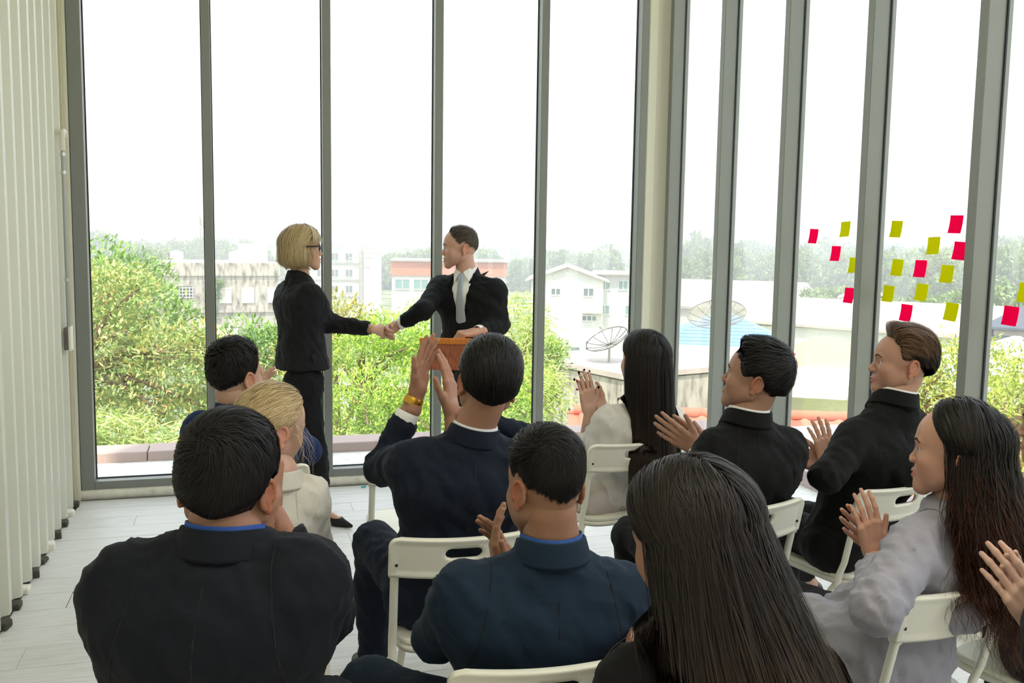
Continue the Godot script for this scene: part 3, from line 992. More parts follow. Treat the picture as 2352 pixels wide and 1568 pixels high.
func buildings_front() -> void:
	# old grey building with a barred window, tanks on its roof
	var p := Vector3(-0.9, GROUND, -64.6)
	var t := thing("old_building", "weathered grey building with a barred window and stained parapet, left of the standing woman", "building", p, 0.10)
	obj("wall", boxm(Vector3(0, 3.3, -2), Vector3(7.0, 6.6, 7)), M.weathered, t)
	obj("roof_slab", boxm(Vector3(0, 6.95, -2), Vector3(7.3, 0.85, 7.3), 0.03), M.weathered, t)
	obj("stair_tower", boxm(Vector3(2.45, 7.9, -3.0), Vector3(1.7, 1.3, 2.5), 0.02), M.white_paint, t)
	obj("floor_band", boxm(Vector3(0, 4.3, 1.55), Vector3(7.1, 0.16, 0.2)), M.weathered, t)
	obj("floor_band", boxm(Vector3(0, 1.6, 1.55), Vector3(7.1, 0.16, 0.2)), M.weathered, t)
	var bars := MB.new()
	for k in 6: bars.box(Vector3(-2.75 + k * 0.2, 5.5, 1.56), Vector3(0.045, 0.75, 0.05))
	for k in 4: bars.box(Vector3(-2.25, 5.2 + k * 0.2, 1.56), Vector3(1.1, 0.045, 0.05))
	var wn := obj("window", boxm(Vector3(-2.25, 5.5, 1.48), Vector3(1.1, 0.8, 0.08)), M.dark, t)
	obj("grille", bars.mesh(), M.win_frame, wn)
	for q in [[-1.0, 5.5], [0.4, 5.5], [2.0, 5.5], [-0.6, 2.9], [1.4, 2.9], [-2.3, 2.9]]: window_on(t, Vector3(q[0] + 1.2, q[1] - 0.2, 1.5), 0.7, 0.9, 2, 1, M.pinkish)
	for q in [[-2.6, "left"], [1.0, "middle"]]:
		var tk := MB.new()
		tk.tube(PackedVector3Array([Vector3.ZERO, Vector3(0, 0.62, 0), Vector3(0, 0.72, 0)]), PackedFloat32Array([0.42, 0.42, 0.2]), 14)
		var wt := thing("water_tank", "round white water tank on the %s of the old grey roof" % q[0 + 1], "water tank", p + Vector3(q[0], 7.37, -0.6 - q[0] * 0.1))
		obj("tank", tk.mesh(), M.white_paint, wt)
	var iv := thing("creeper", "green creeper climbing the weathered grey building", "plant", p + Vector3(0.0, 0, 1.75))
	foliage(iv, [[p + Vector3(-0.35, 5.4, 1.8), Vector3(0.5, 0.9, 0.25)], [p + Vector3(-0.5, 4.2, 1.8), Vector3(0.3, 1.2, 0.22)], [p + Vector3(-0.1, 6.0, 1.8), Vector3(0.4, 0.4, 0.25)]], "clump", 500, 0.22, [s8(86, 124, 60), s8(120, 152, 80)], 51)
	# radio mast
	var mast := thing("radio_mast", "thin lattice radio mast seen beside the first mullion", "mast", Vector3(-2.41, GROUND, -79.2))
	var mb := MB.new()
	for s in 3:
		var a := TAU * s / 3.0
		mb.tube(PackedVector3Array([Vector3(cos(a) * 0.3, 0, sin(a) * 0.3), Vector3(cos(a) * 0.12, 10.6, sin(a) * 0.12)]), PackedFloat32Array([0.03, 0.025]), 5)
	for k in 26:
		var y := 0.4 * k
		var r := lerpf(0.3, 0.12, y / 10.6)
		for s in 3:
			var a := TAU * s / 3.0
			var b := TAU * (s + 1) / 3.0
			mb.tube(PackedVector3Array([Vector3(cos(a) * r, y, sin(a) * r), Vector3(cos(b) * r, y + 0.4, sin(b) * r)]), PackedFloat32Array([0.014, 0.014]), 4)
	obj("lattice", mb.mesh(), M.dish, mast)
	var an := MB.new()
	for k in 3: an.box(Vector3(-0.1 + k * 0.12, 10.3 - k * 0.22, 0.15), Vector3(0.09, 0.5, 0.09), 0.01)
	obj("antenna", an.mesh(), M.dish, mast)
	# tiled house low on the left
	var hp := Vector3(-0.95, GROUND, -38.0)
	t = thing("tiled_house", "low white house with a dusty red tiled roof behind the big-leaved tree", "house", hp, 0.12)
	obj("wall", boxm(Vector3(0, 2.1, 0), Vector3(4.6, 4.2, 5)), M.white_paint, t)
	var rb := MB.new()
	hip_roof(rb, 4.6, 5.0, 1.5, 4.2, 0.8)
	obj("roof", rb.mesh(), mat(Color8(196, 146, 128), 0.8), t)
	window_on(t, Vector3(0.5, 3.0, 2.52), 1.3, 1.0, 2)
	var gp := Vector3(-0.9, GROUND, -29.9)
	t = thing("annex", "pale blue annex with a grey-framed window low behind the bamboo", "building", gp, 0.1)
	obj("wall", boxm(Vector3(0, 2.35, 0), Vector3(2.6, 4.7, 1.6)), mat(Color8(206, 228, 226), 0.8), t)
	obj("roof_slab", boxm(Vector3(0, 4.95, 0.1), Vector3(3.0, 0.5, 2.0), 0.02), M.white_paint, t)
	window_on(t, Vector3(0.05, 4.2, 0.82), 0.95, 0.7, 2)
	# apartment block behind the standing woman's face
	var ap := Vector3(14.2, GROUND, -131.5)
	t = thing("apartment_block", "hazy white apartment block with rows of windows between the two standing people", "building", ap, facing(ap))
	obj("wall", boxm(Vector3(0, 3.6, -4), Vector3(7.6, 7.2, 8)), M.white_paint, t)
	for k in 3:
		obj("floor_band", boxm(Vector3(0, 1.0 + k * 2.3, 0.1), Vector3(7.8, 0.18, 0.3)), M.dish, t)
		for q in 4: window_on(t, Vector3(-2.9 + q * 1.9, 2.0 + k * 2.2, 0.05), 0.95, 1.0, 2)
	# utility pole
	var up := thing("utility_pole", "grey concrete utility pole left of the plain white block", "pole", Vector3(7.72, GROUND, -60.4))
	var pb := MB.new()
	pb.tube(PackedVector3Array([Vector3.ZERO, Vector3(0, 8.3, 0)]), PackedFloat32Array([0.17, 0.13]), 8)
	obj("pole", pb.mesh(), M.dish, up)
	var ca := MB.new()
	ca.box(Vector3(0, 7.8, 0), Vector3(1.5, 0.09, 0.09)); ca.box(Vector3(0, 7.2, 0), Vector3(1.1, 0.09, 0.09))
	obj("crossarm", ca.mesh(), M.dish, up)
	# plain white block and the orange-faced school
	var wp := Vector3(12.9, GROUND, -93.2)
	t = thing("white_block", "plain windowless white block beside the utility pole", "building", wp, facing(wp))
	obj("wall", boxm(Vector3(0, 3.8, -2), Vector3(1.9, 7.6, 4)), M.white_paint, t)
	obj("coping", boxm(Vector3(0, 7.65, -2), Vector3(2.0, 0.12, 4.1)), M.pinkish, t)
	var op := Vector3(19.6, GROUND, -88.6)
	t = thing("orange_building", "long low building with an orange fascia over a band of teal windows, behind the lectern", "building", op, facing(op))
	obj("wall", boxm(Vector3(0, 2.9, -3), Vector3(10.8, 5.8, 6)), M.white_paint, t)
	obj("fascia", boxm(Vector3(0, 6.25, -2.9), Vector3(11.0, 1.35, 6.2)), M.orange, t)
	obj("roof_slab", boxm(Vector3(0.2, 7.0, -2.9), Vector3(11.4, 0.16, 7.0)), M.dish, t)
	for k in 6: window_on(t, Vector3(-4.4 + k * 1.75, 4.75, 0.05), 1.4, 0.95, 2, 1, M.win_teal)
	# gabled white house and its extension
	var gh := Vector3(24.0, GROUND, -67.5)
	t = thing("gabled_house", "big white gabled house with small dark windows beyond the fourth pane", "house", gh, facing(gh))
	obj("wall", boxm(Vector3(0, 3.1, -4), Vector3(5.4, 6.2, 8)), M.white_paint, t)
	var ga := MB.new()
	ga.prism(PackedVector2Array([Vector2(-2.7, 6.15), Vector2(2.7, 6.15), Vector2(0, 7.05)]), -7.9, -0.02)
	obj("gable_end", ga.mesh(), M.white_paint, t)
	var gr := MB.new()
	var sv := MB.new()
	gable(gr, 5.4, 8.0, 0.95, 6.2, 0.45, 0.12)
	var grf := obj("roof", gr.mesh(), M.roof_pale, t)
	grf.position.z = -4.0
	for q in [[-0.85, 5.25, 0.7, 0.5, 2], [1.6, 5.25, 0.8, 0.62, 2], [1.7, 3.3, 1.1, 0.4, 3], [-2.1, 1.6, 1.1, 1.2, 2], [0.3, 0.9, 1.5, 0.45, 2]]: window_on(t, Vector3(q[0], q[1], 0.02), q[2], q[3], q[4])
	obj("awning", boxm(Vector3(1.9, 3.75, 0.35), Vector3(1.5, 0.08, 0.8)), M.roof_pale, t)
	obj("door", boxm(Vector3(2.0, 0.6, 0.03), Vector3(1.0, 1.9, 0.08)), M.dark, t)
	var ep := Vector3(30.0, GROUND, -70.5)
	t = thing("annex", "white upper-floor annex with open windows at the right end of the gabled house", "building", ep, facing(ep))
	obj("wall", boxm(Vector3(0, 3.2, -3), Vector3(5.2, 6.4, 6)), M.white_paint, t)
	obj("roof_slab", boxm(Vector3(0, 6.5, -2.8), Vector3(5.6, 0.14, 7)), M.roof_pale, t)
	for q in [[-1.6, 5.6], [-0.2, 5.6], [1.4, 5.6], [-1.6, 3.6], [0.4, 3.6], [1.6, 3.6]]: window_on(t, Vector3(q[0], q[1], 0.02), 0.75, 0.75, 2, 1, M.win_teal)
	# stained flat-roofed building with the mesh dish
	var fp := Vector3(10.3, GROUND, -25.2)
	t = thing("flat_roof_building", "stained white flat-roofed building with louvred windows, behind the white-bloused woman's hands", "building", fp, 0.0)
	var wall := MB.new()
	var oc := [Vector2(-1.75, 0.9), Vector2(-1.55, 2.95), Vector2(0.2, 2.0), Vector2(3.0, 1.0), Vector2(3.0, -4.0), Vector2(-0.3, -3.6)]
	wall.box(Vector3(0.9, 2.75, -0.3), Vector3(4.6, 5.5, 4.6), 0.01, Basis(Vector3.UP, 0.28))
	obj("wall", wall.mesh(), M.weathered, t)
	obj("roof_slab", boxmr(Vector3(0.9, 5.62, -0.3), Vector3(4.75, 0.16, 4.75), 0.28), M.roof_pale, t)
	var lv := MB.new()
	for k in 9: lv.box(Vector3(-1.05, 4.0 + k * 0.07, 2.45), Vector3(0.5, 0.05, 0.04), 0.0, Basis(Vector3.UP, 0.28) * Basis(Vector3.RIGHT, 0.5))
	obj("louvre_window", lv.mesh(), M.win_teal, t)
	dish("satellite_dish", "pale mesh satellite dish on the stained flat roof left of the long-haired woman", Vector3(10.15, -1.86, -24.9), 0.62, Vector3(-0.45, 0.8, 0.15), 0.55)

func boxmr(ce: Vector3, size: Vector3, turn: float) -> ArrayMesh:
	var b := MB.new()
	b.box(ce, size, 0.01, Basis(Vector3.UP, turn))
	return b.mesh()

func dish(called: String, label: String, at: Vector3, r: float, aim: Vector3, stand: float) -> void:
	var t := thing(called, label, "satellite dish", at)
	var z := aim.normalized()
	var x := Vector3.UP.cross(z).normalized()
	var bs := Basis(x, z.cross(x), z)
	var o := Vector3(0, stand, 0)
	var m := MB.new()
	var rings := []
	for k in 8:
		var q := k / 7.0
		var ring := PackedVector3Array()
		for a in 28: ring.append(o + bs * Vector3(cos(TAU * a / 28) * r * q, sin(TAU * a / 28) * r * q, 0.32 * r * q * q))
		rings.append(ring)
	for k in range(7, -1, -1):
		var q := k / 7.0
		var ring := PackedVector3Array()
		for a in 28: ring.append(o + bs * Vector3(cos(TAU * a / 28) * r * q, sin(TAU * a / 28) * r * q, 0.32 * r * q * q - 0.012))
		rings.append(ring)
	m.loft(rings)
	obj("reflector", m.mesh(), M.dish_mesh if M.has("dish_mesh") else M.dish, t)
	var rb := MB.new()
	for a in 12:
		var d := Vector2(cos(TAU * a / 12), sin(TAU * a / 12))
		var path := PackedVector3Array()
		for k in 5:
			var q := k / 4.0
			path.append(o + bs * Vector3(d.x * r * q, d.y * r * q, 0.32 * r * q * q + 0.01))
		rb.tube(path, PackedFloat32Array([r * 0.012]), 4)
	var rim := PackedVector3Array()
	for a in 33: rim.append(o + bs * Vector3(cos(TAU * a / 32) * r, sin(TAU * a / 32) * r, 0.32 * r))
	rb.tube(rim, PackedFloat32Array([r * 0.02]), 5)
	obj("rib", rb.mesh(), M.pole_grey if M.has("pole_grey") else M.dark, t)
	var fd := MB.new()
	for a in 3: fd.tube(PackedVector3Array([o + bs * Vector3(cos(TAU * a / 3) * r, sin(TAU * a / 3) * r, 0.32 * r), o + bs * Vector3(0, 0, r * 0.95)]), PackedFloat32Array([r * 0.014]), 4)
	fd.box(o + bs * Vector3(0, 0, r * 0.95), Vector3(0.16, 0.16, 0.2) * r, 0.01, bs)
	obj("feed", fd.mesh(), M.dish, t)
	var st := MB.new()
	st.tube(PackedVector3Array([Vector3.ZERO, o - bs.z * 0.02]), PackedFloat32Array([r * 0.06]), 8)
	obj("stand", st.mesh(), M.dish, t)

func buildings_right() -> void:
	# warehouse with a low pale roof
	var p := Vector3(41.0, GROUND, -73.0)
	var t := thing("warehouse", "long warehouse with a pale low-pitched roof below the hazy wood", "warehouse", p, facing(p) + 0.06)
	obj("wall", boxm(Vector3(0, 1.8, -5), Vector3(14.0, 3.6, 12)), M.white_paint, t)
	var r := MB.new()
	r.quad(Vector3(-7.4, 3.7, 1.4), Vector3(7.4, 3.4, 1.4), Vector3(7.0, 5.6, -7), Vector3(-7.0, 5.7, -7))
	r.quad(Vector3(7.0, 5.6, -7), Vector3(7.4, 3.4, -12), Vector3(-7.4, 3.7, -12), Vector3(-7.0, 5.7, -7))
	r.box(Vector3(0, 3.5, 1.4), Vector3(14.8, 0.2, 0.12), 0.0, Basis(Vector3.BACK, -0.02))
	r.tri(Vector3(7.4, 3.4, 1.4), Vector3(7.4, 3.4, -12), Vector3(7.0, 5.6, -7)); r.tri(Vector3(-7.4, 3.7, -12), Vector3(-7.4, 3.7, 1.4), Vector3(-7.0, 5.7, -7))
	obj("roof", r.mesh(), M.roof_pale, t)
	# blue-roofed house
	p = Vector3(21.6, GROUND, -39.2)
	t = thing("blue_roof_house", "white house with a light blue hipped sheet roof behind the big mesh dish", "house", p, facing(p) + 0.05)
	obj("wall", boxm(Vector3(0, 2.3, 0), Vector3(5.2, 4.6, 4.4)), M.white_paint, t)
	obj("wall", boxm(Vector3(1.9, 2.2, 1.0), Vector3(1.5, 4.4, 2.5)), M.orange, t)
	var rb := MB.new()
	hip_roof(rb, 5.2, 4.4, 1.25, 4.65, 0.7, 0.35)
	var rf := obj("roof", rb.mesh(), M.roof_blue, t)
	var cr := MB.new()
	for k in 9:
		var y := 4.68 + k * 0.13
		var q := k / 9.6
		cr.box(Vector3(0, y, lerpf(2.55, 0.0, q)), Vector3(lerpf(5.9, 0.7, q), 0.012, 0.03))
	obj("corrugation", cr.mesh(), M.roof_blue, rf)
	window_on(t, Vector3(-1.75, 3.85, 2.22), 0.6, 0.75, 2); window_on(t, Vector3(-0.6, 3.8, 2.22), 0.75, 0.75, 2)
	M.dish_mesh = mat(Color8(150, 150, 140), 0.7)
	M.dish_mesh.transparency = BaseMaterial3D.TRANSPARENCY_ALPHA_HASH
	M.dish_mesh.albedo_color = Color(0.55, 0.55, 0.5, 0.45)
	M.pole_grey = mat(Color8(120, 120, 114), 0.7)
	dish("satellite_dish", "big grey mesh satellite dish in front of the blue roof", Vector3(17.1, -2.35, -31.5), 1.05, Vector3(-0.30, 0.90, 0.32), 1.05)
	var mp := thing("roof_terrace", "white flat terrace roof under the big mesh dish", "building", Vector3(17.0, GROUND, -31.4), facing(Vector3(17, 0, -31.4)))
	obj("wall", boxm(Vector3(0, 2.5, 0), Vector3(4.4, 5.0, 3.2)), M.white_paint, mp)
	obj("coping", boxm(Vector3(0, 5.08, 0), Vector3(4.5, 0.14, 3.3), 0.02), M.white_paint, mp)
	# long white shed roof
	p = Vector3(37.0, GROUND, -49.0)
	t = thing("long_shed", "long shed with a pale pink sheet roof behind the sticky notes", "warehouse", p, facing(p) - 0.05)
	obj("wall", boxm(Vector3(0, 2.0, -3), Vector3(15.0, 4.0, 8)), M.white_paint, t)
	r = MB.new()
	r.quad(Vector3(-7.8, 4.3, 1.4), Vector3(7.8, 3.9, 1.4), Vector3(7.4, 5.5, -4), Vector3(-7.4, 5.6, -4))
	r.quad(Vector3(7.4, 5.5, -4), Vector3(7.8, 3.9, -8), Vector3(-7.8, 4.3, -8), Vector3(-7.4, 5.6, -4))
	r.tri(Vector3(7.8, 3.9, 1.4), Vector3(7.8, 3.9, -8), Vector3(7.4, 5.5, -4)); r.tri(Vector3(-7.8, 4.3, -8), Vector3(-7.8, 4.3, 1.4), Vector3(-7.4, 5.6, -4))
	r.box(Vector3(0, 4.05, 1.4), Vector3(15.6, 0.16, 0.1), 0.0, Basis(Vector3.BACK, -0.026))
	obj("roof", r.mesh(), M.roof_pale, t)
	# tan-roofed white house
	p = Vector3(22.6, GROUND, -32.6)
	t = thing("tan_roof_house", "white house with a tan roof and a small four-paned window beside the flag", "house", p, facing(p) - 0.1)
	obj("wall", boxm(Vector3(0, 2.1, 0), Vector3(3.6, 4.2, 3.4)), M.white_paint, t)
	rb = MB.new()
	hip_roof(rb, 3.6, 3.4, 1.0, 4.45, 1.0, 0.4)
	obj("roof", rb.mesh(), M.roof_tan, t)
	window_on(t, Vector3(-0.75, 3.75, 1.72), 0.75, 0.6, 4, 2)
	# the flag
	t = thing("flag", "red white and blue striped flag on a thin pole beside the tan-roofed house", "flag", Vector3(18.2, GROUND, -28.0), facing(Vector3(18.2, 0, -28)))
	var pb := MB.new()
	pb.tube(PackedVector3Array([Vector3(0, 0, 0), Vector3(0, 5.45, 0)]), PackedFloat32Array([0.022, 0.018]), 6)
	obj("pole", pb.mesh(), M.white_paint, t)
	var fl := MB.new()
	var hs := [0.0, 1 / 6.0, 2 / 6.0, 4 / 6.0, 5 / 6.0, 1.0]
	var fc := [s8(200, 60, 60), s8(235, 235, 232), s8(48, 66, 130), s8(235, 235, 232), s8(200, 60, 60)]
	for k in 5:
		fl.col = fc[k]
		for q in 8:
			var xa := -0.02 - q * 0.075
			var xb := xa - 0.075
			var za := sin(q * 0.9) * 0.03
			var zb := sin((q + 1) * 0.9) * 0.03
			var dr := 0.012
			for s in [0.004, -0.004]:
				var a := Vector3(xa, 5.42 - hs[k + 1] * 0.42 - q * dr, za + s); var b := Vector3(xb, 5.42 - hs[k + 1] * 0.42 - (q + 1) * dr, zb + s)
				var c := Vector3(xb, 5.42 - hs[k] * 0.42 - (q + 1) * dr, zb + s); var d := Vector3(xa, 5.42 - hs[k] * 0.42 - q * dr, za + s)
				if s > 0: fl.quad(b, a, d, c)
				else: fl.quad(a, b, c, d)
	obj("cloth", fl.mesh(), vmat(0.8), t)
	# flat white canopy, shed with plant shelf, red tiled roof
	p = Vector3(16.3, GROUND, -23.4)
	t = thing("flat_canopy", "flat white concrete canopy roof below the tan-roofed house", "canopy", p, facing(p) + 0.05)
	obj("slab", boxm(Vector3(0, 5.15, 0), Vector3(3.6, 0.45, 3.4), 0.02), M.white_paint, t)
	for q in [[-1.6, -1.5], [1.6, -1.5], [-1.6, 1.4], [1.6, 1.4]]: obj("post", boxm(Vector3(q[0], 2.5, q[1]), Vector3(0.2, 5.0, 0.2)), M.white_paint, t)
	obj("back_wall", boxm(Vector3(0, 2.5, -1.5), Vector3(3.3, 5.0, 0.12)), M.cream, t)
	t = thing("plant_shelf", "white tiered shelf of small potted plants under the flat canopy", "plant shelf", Vector3(14.9, GROUND, -20.5), facing(Vector3(14.9, 0, -20.5)))
	for k in 3: obj("shelf", boxm(Vector3(0, 4.3 + k * 0.17, 0), Vector3(0.62, 0.02, 0.2)), M.white_paint, t)
	for q in [-0.3, 0.3]: obj("post", boxm(Vector3(q, 2.35, 0), Vector3(0.025, 4.7, 0.04)), M.white_paint, t)
	for k in 9:
		var pp := Vector3(-0.22 + (k % 3) * 0.22, 4.35 + int(k / 3) * 0.17, 0.02)
		var pot := thing("potted_plant", "%s tiny potted plant on the %s tier of the shelf under the canopy" % [["left", "middle", "right"][k % 3], ["lowest", "middle", "top"][int(k / 3)]], "plant", t.transform * pp, 0.0, "potted plants on the tiered shelf")
		var lm := MB.new()
		lm.tube(PackedVector3Array([Vector3(0, -0.04, 0), Vector3(0, 0.03, 0)]), PackedFloat32Array([0.035, 0.045]), 8)
		obj("pot", lm.mesh(), M.terracotta, pot)
		var lf := MB.new()
		for q in 7: lf.ball(Vector3(cos(q * 0.9) * 0.05, 0.06 + (q % 3) * 0.02, sin(q * 0.9) * 0.05), Vector3(0.035, 0.02, 0.035), 6, 4)
		obj("foliage", lf.mesh(), M.leafgreen, pot)
	tile_roof()
	# slate hip roof and white tent on the far right
	p = Vector3(46.5, GROUND, -43.0)
	t = thing("slate_roof_house", "cream house with a grey slate hipped roof at the right edge", "house", p, facing(p))
	obj("wall", boxm(Vector3(0, 2.2, 0), Vector3(8.5, 4.4, 6)), mat(Color8(232, 224, 208), 0.8), t)
	rb = MB.new()
	hip_roof(rb, 8.5, 6.0, 1.9, 4.6, 3.0, 0.6)
	obj("roof", rb.mesh(), M.roof_slate, t)
	obj("lower_eave", boxm(Vector3(0, 4.05, 3.3), Vector3(9.4, 0.1, 1.2)), M.roof_slate, t)
	for q in [-2.6, 0.2, 2.8]: window_on(t, Vector3(q, 3.3, 3.02), 0.9, 0.8, 2, 1)
	p = Vector3(24.6, GROUND, -25.2)
	t = thing("white_tent", "pale white tensile canopy roof at the right edge below the slate roof", "tent", p, facing(p))
	rb = MB.new()
	hip_roof(rb, 4.6, 4.0, 1.1, 5.1, 0.2, 0.2)
	obj("canopy", rb.mesh(), mat(Color8(225, 240, 240), 0.6), t)
	for q in [[-2.2, 1.9], [2.2, 1.9], [-2.2, -1.9], [2.2, -1.9]]: obj("post", boxm(Vector3(q[0], 2.5, q[1]), Vector3(0.08, 5.0, 0.08)), M.dish, t)
	# small pale shed with a rusty-pink roof in the wood
	p = Vector3(46.0, GROUND, -62.0)
	t = thing("small_shed", "small shed with a pale pink roof among the hazy trees", "shed", p, facing(p))
	obj("wall", boxm(Vector3(0, 2.6, 0), Vector3(3.2, 5.2, 3)), M.pinkish, t)
	rb = MB.new()
	gable(rb, 3.2, 3.0, 0.7, 5.2, 0.3, 0.1)
	obj("roof", rb.mesh(), M.roof_pale, t)

func tile_roof() -> void:
	# red clay tiles laid in courses on a roof that slopes towards the room
	var p := Vector3(9.2, GROUND, -12.6)
	var yaw := -0.35
	var t := thing("tiled_roof_building", "low building with a red clay tiled roof just below the right-hand windows", "building", p, yaw)
	obj("wall", boxm(Vector3(0, 2.2, -1.2), Vector3(8.4, 4.4, 3.2)), M.cream, t)
	var tiles := [mat(Color8(190, 104, 82), 0.75), mat(Color8(202, 118, 95), 0.75), mat(Color8(178, 94, 74), 0.75)]
	var tw := 0.30
	var tl := 0.36
	var b := MB.new()
	var rings := []
	for k in 3:
		var ring := PackedVector3Array()
		for q in 9:
			var x := tw * (q / 8.0)
			ring.append(Vector3(x, 0.035 * sin(PI * q / 8.0 * 2.0) * (1.0 if q < 5 else 0.5) + 0.02 - 0.004 * k, tl * 0.52 - k * tl * 0.55))
		rings.append(ring)
	b.loft(rings, false)
	var low := []
	for r in rings:
		var r2 := PackedVector3Array()
		for q in r: r2.append(q + Vector3(0, -0.014, 0))
		low.append(r2)
	var b2 := MB.new()
	b2.loft(low, false)
	flip(b2)
	b.append(b2, Transform3D.IDENTITY)
	for q in 8:
		b.quad(low[0][q], low[0][q + 1], rings[0][q + 1], rings[0][q])
	var tm := b.mesh()
	var slope := 0.42
	var bs := Basis(Vector3.RIGHT, slope)
	var rg := RandomNumberGenerator.new()
	rg.seed = 3
	var rf := obj("roof", boxm(Vector3(0, -0.03, 0), Vector3(8.8, 0.04, 3.7)), M.terracotta, t)
	rf.position = Vector3(0, 5.25, -0.3); rf.basis = bs
	for r in 10:
		for c in 28:
			var o := obj("roof_tile", tm, tiles[rg.randi_range(0, 2)], rf)
			o.position = Vector3(-4.2 + c * tw, 0.012, 1.66 - r * tl)
			o.rotation = Vector3(rg.randf_range(-0.012, 0.012) + 0.03, rg.randf_range(-0.015, 0.015), 0)
	var rd := MB.new()
	rd.tube(PackedVector3Array([Vector3(-4.3, 0.04, -1.9), Vector3(4.3, 0.04, -1.9)]), PackedFloat32Array([0.1]), 10)
	obj("ridge", rd.mesh(), M.terracotta, rf)
	var rf2 := obj("roof", boxm(Vector3(0, 0.0, 0), Vector3(8.8, 0.05, 2.0)), M.terracotta, t)
	rf2.position = Vector3(0, 5.62, -2.9); rf2.basis = Basis(Vector3.RIGHT, -slope)


# ---------------------------------------------------------------- heads, hands, hair
class SkinTint extends Surface:
	var to_head := Transform3D.IDENTITY
	var lips := Color(0.92, 0.62, 0.60)
	var stubble := 0.0
	func tint(p: Vector3) -> Color:
		var q := p
		var c := col
		var l := Vector2((q.x) / 0.026, (q.y + 0.0625) / 0.0105)
		if q.z < -0.066 and l.length() < 1.2: c = c * Color.WHITE.lerp(lips, clampf((1.2 - l.length()) * 3.0, 0, 1))
		var cheek := Vector2((absf(q.x) - 0.043) / 0.03, (q.y + 0.03) / 0.028)
		if q.z < -0.02: c = c * Color.WHITE.lerp(Color(1.04, 0.90, 0.86), clampf(1.0 - cheek.length(), 0, 1))
		if absf(q.x) > 0.0755 and q.y > -0.045: c = c * Color(1.06, 0.80, 0.72)
		if stubble > 0.0 and q.z < 0.0 and q.y < -0.035: c = c * Color.WHITE.lerp(Color(0.72, 0.70, 0.70), stubble * clampf((-0.035 - q.y) * 40.0, 0, 1))
		return c

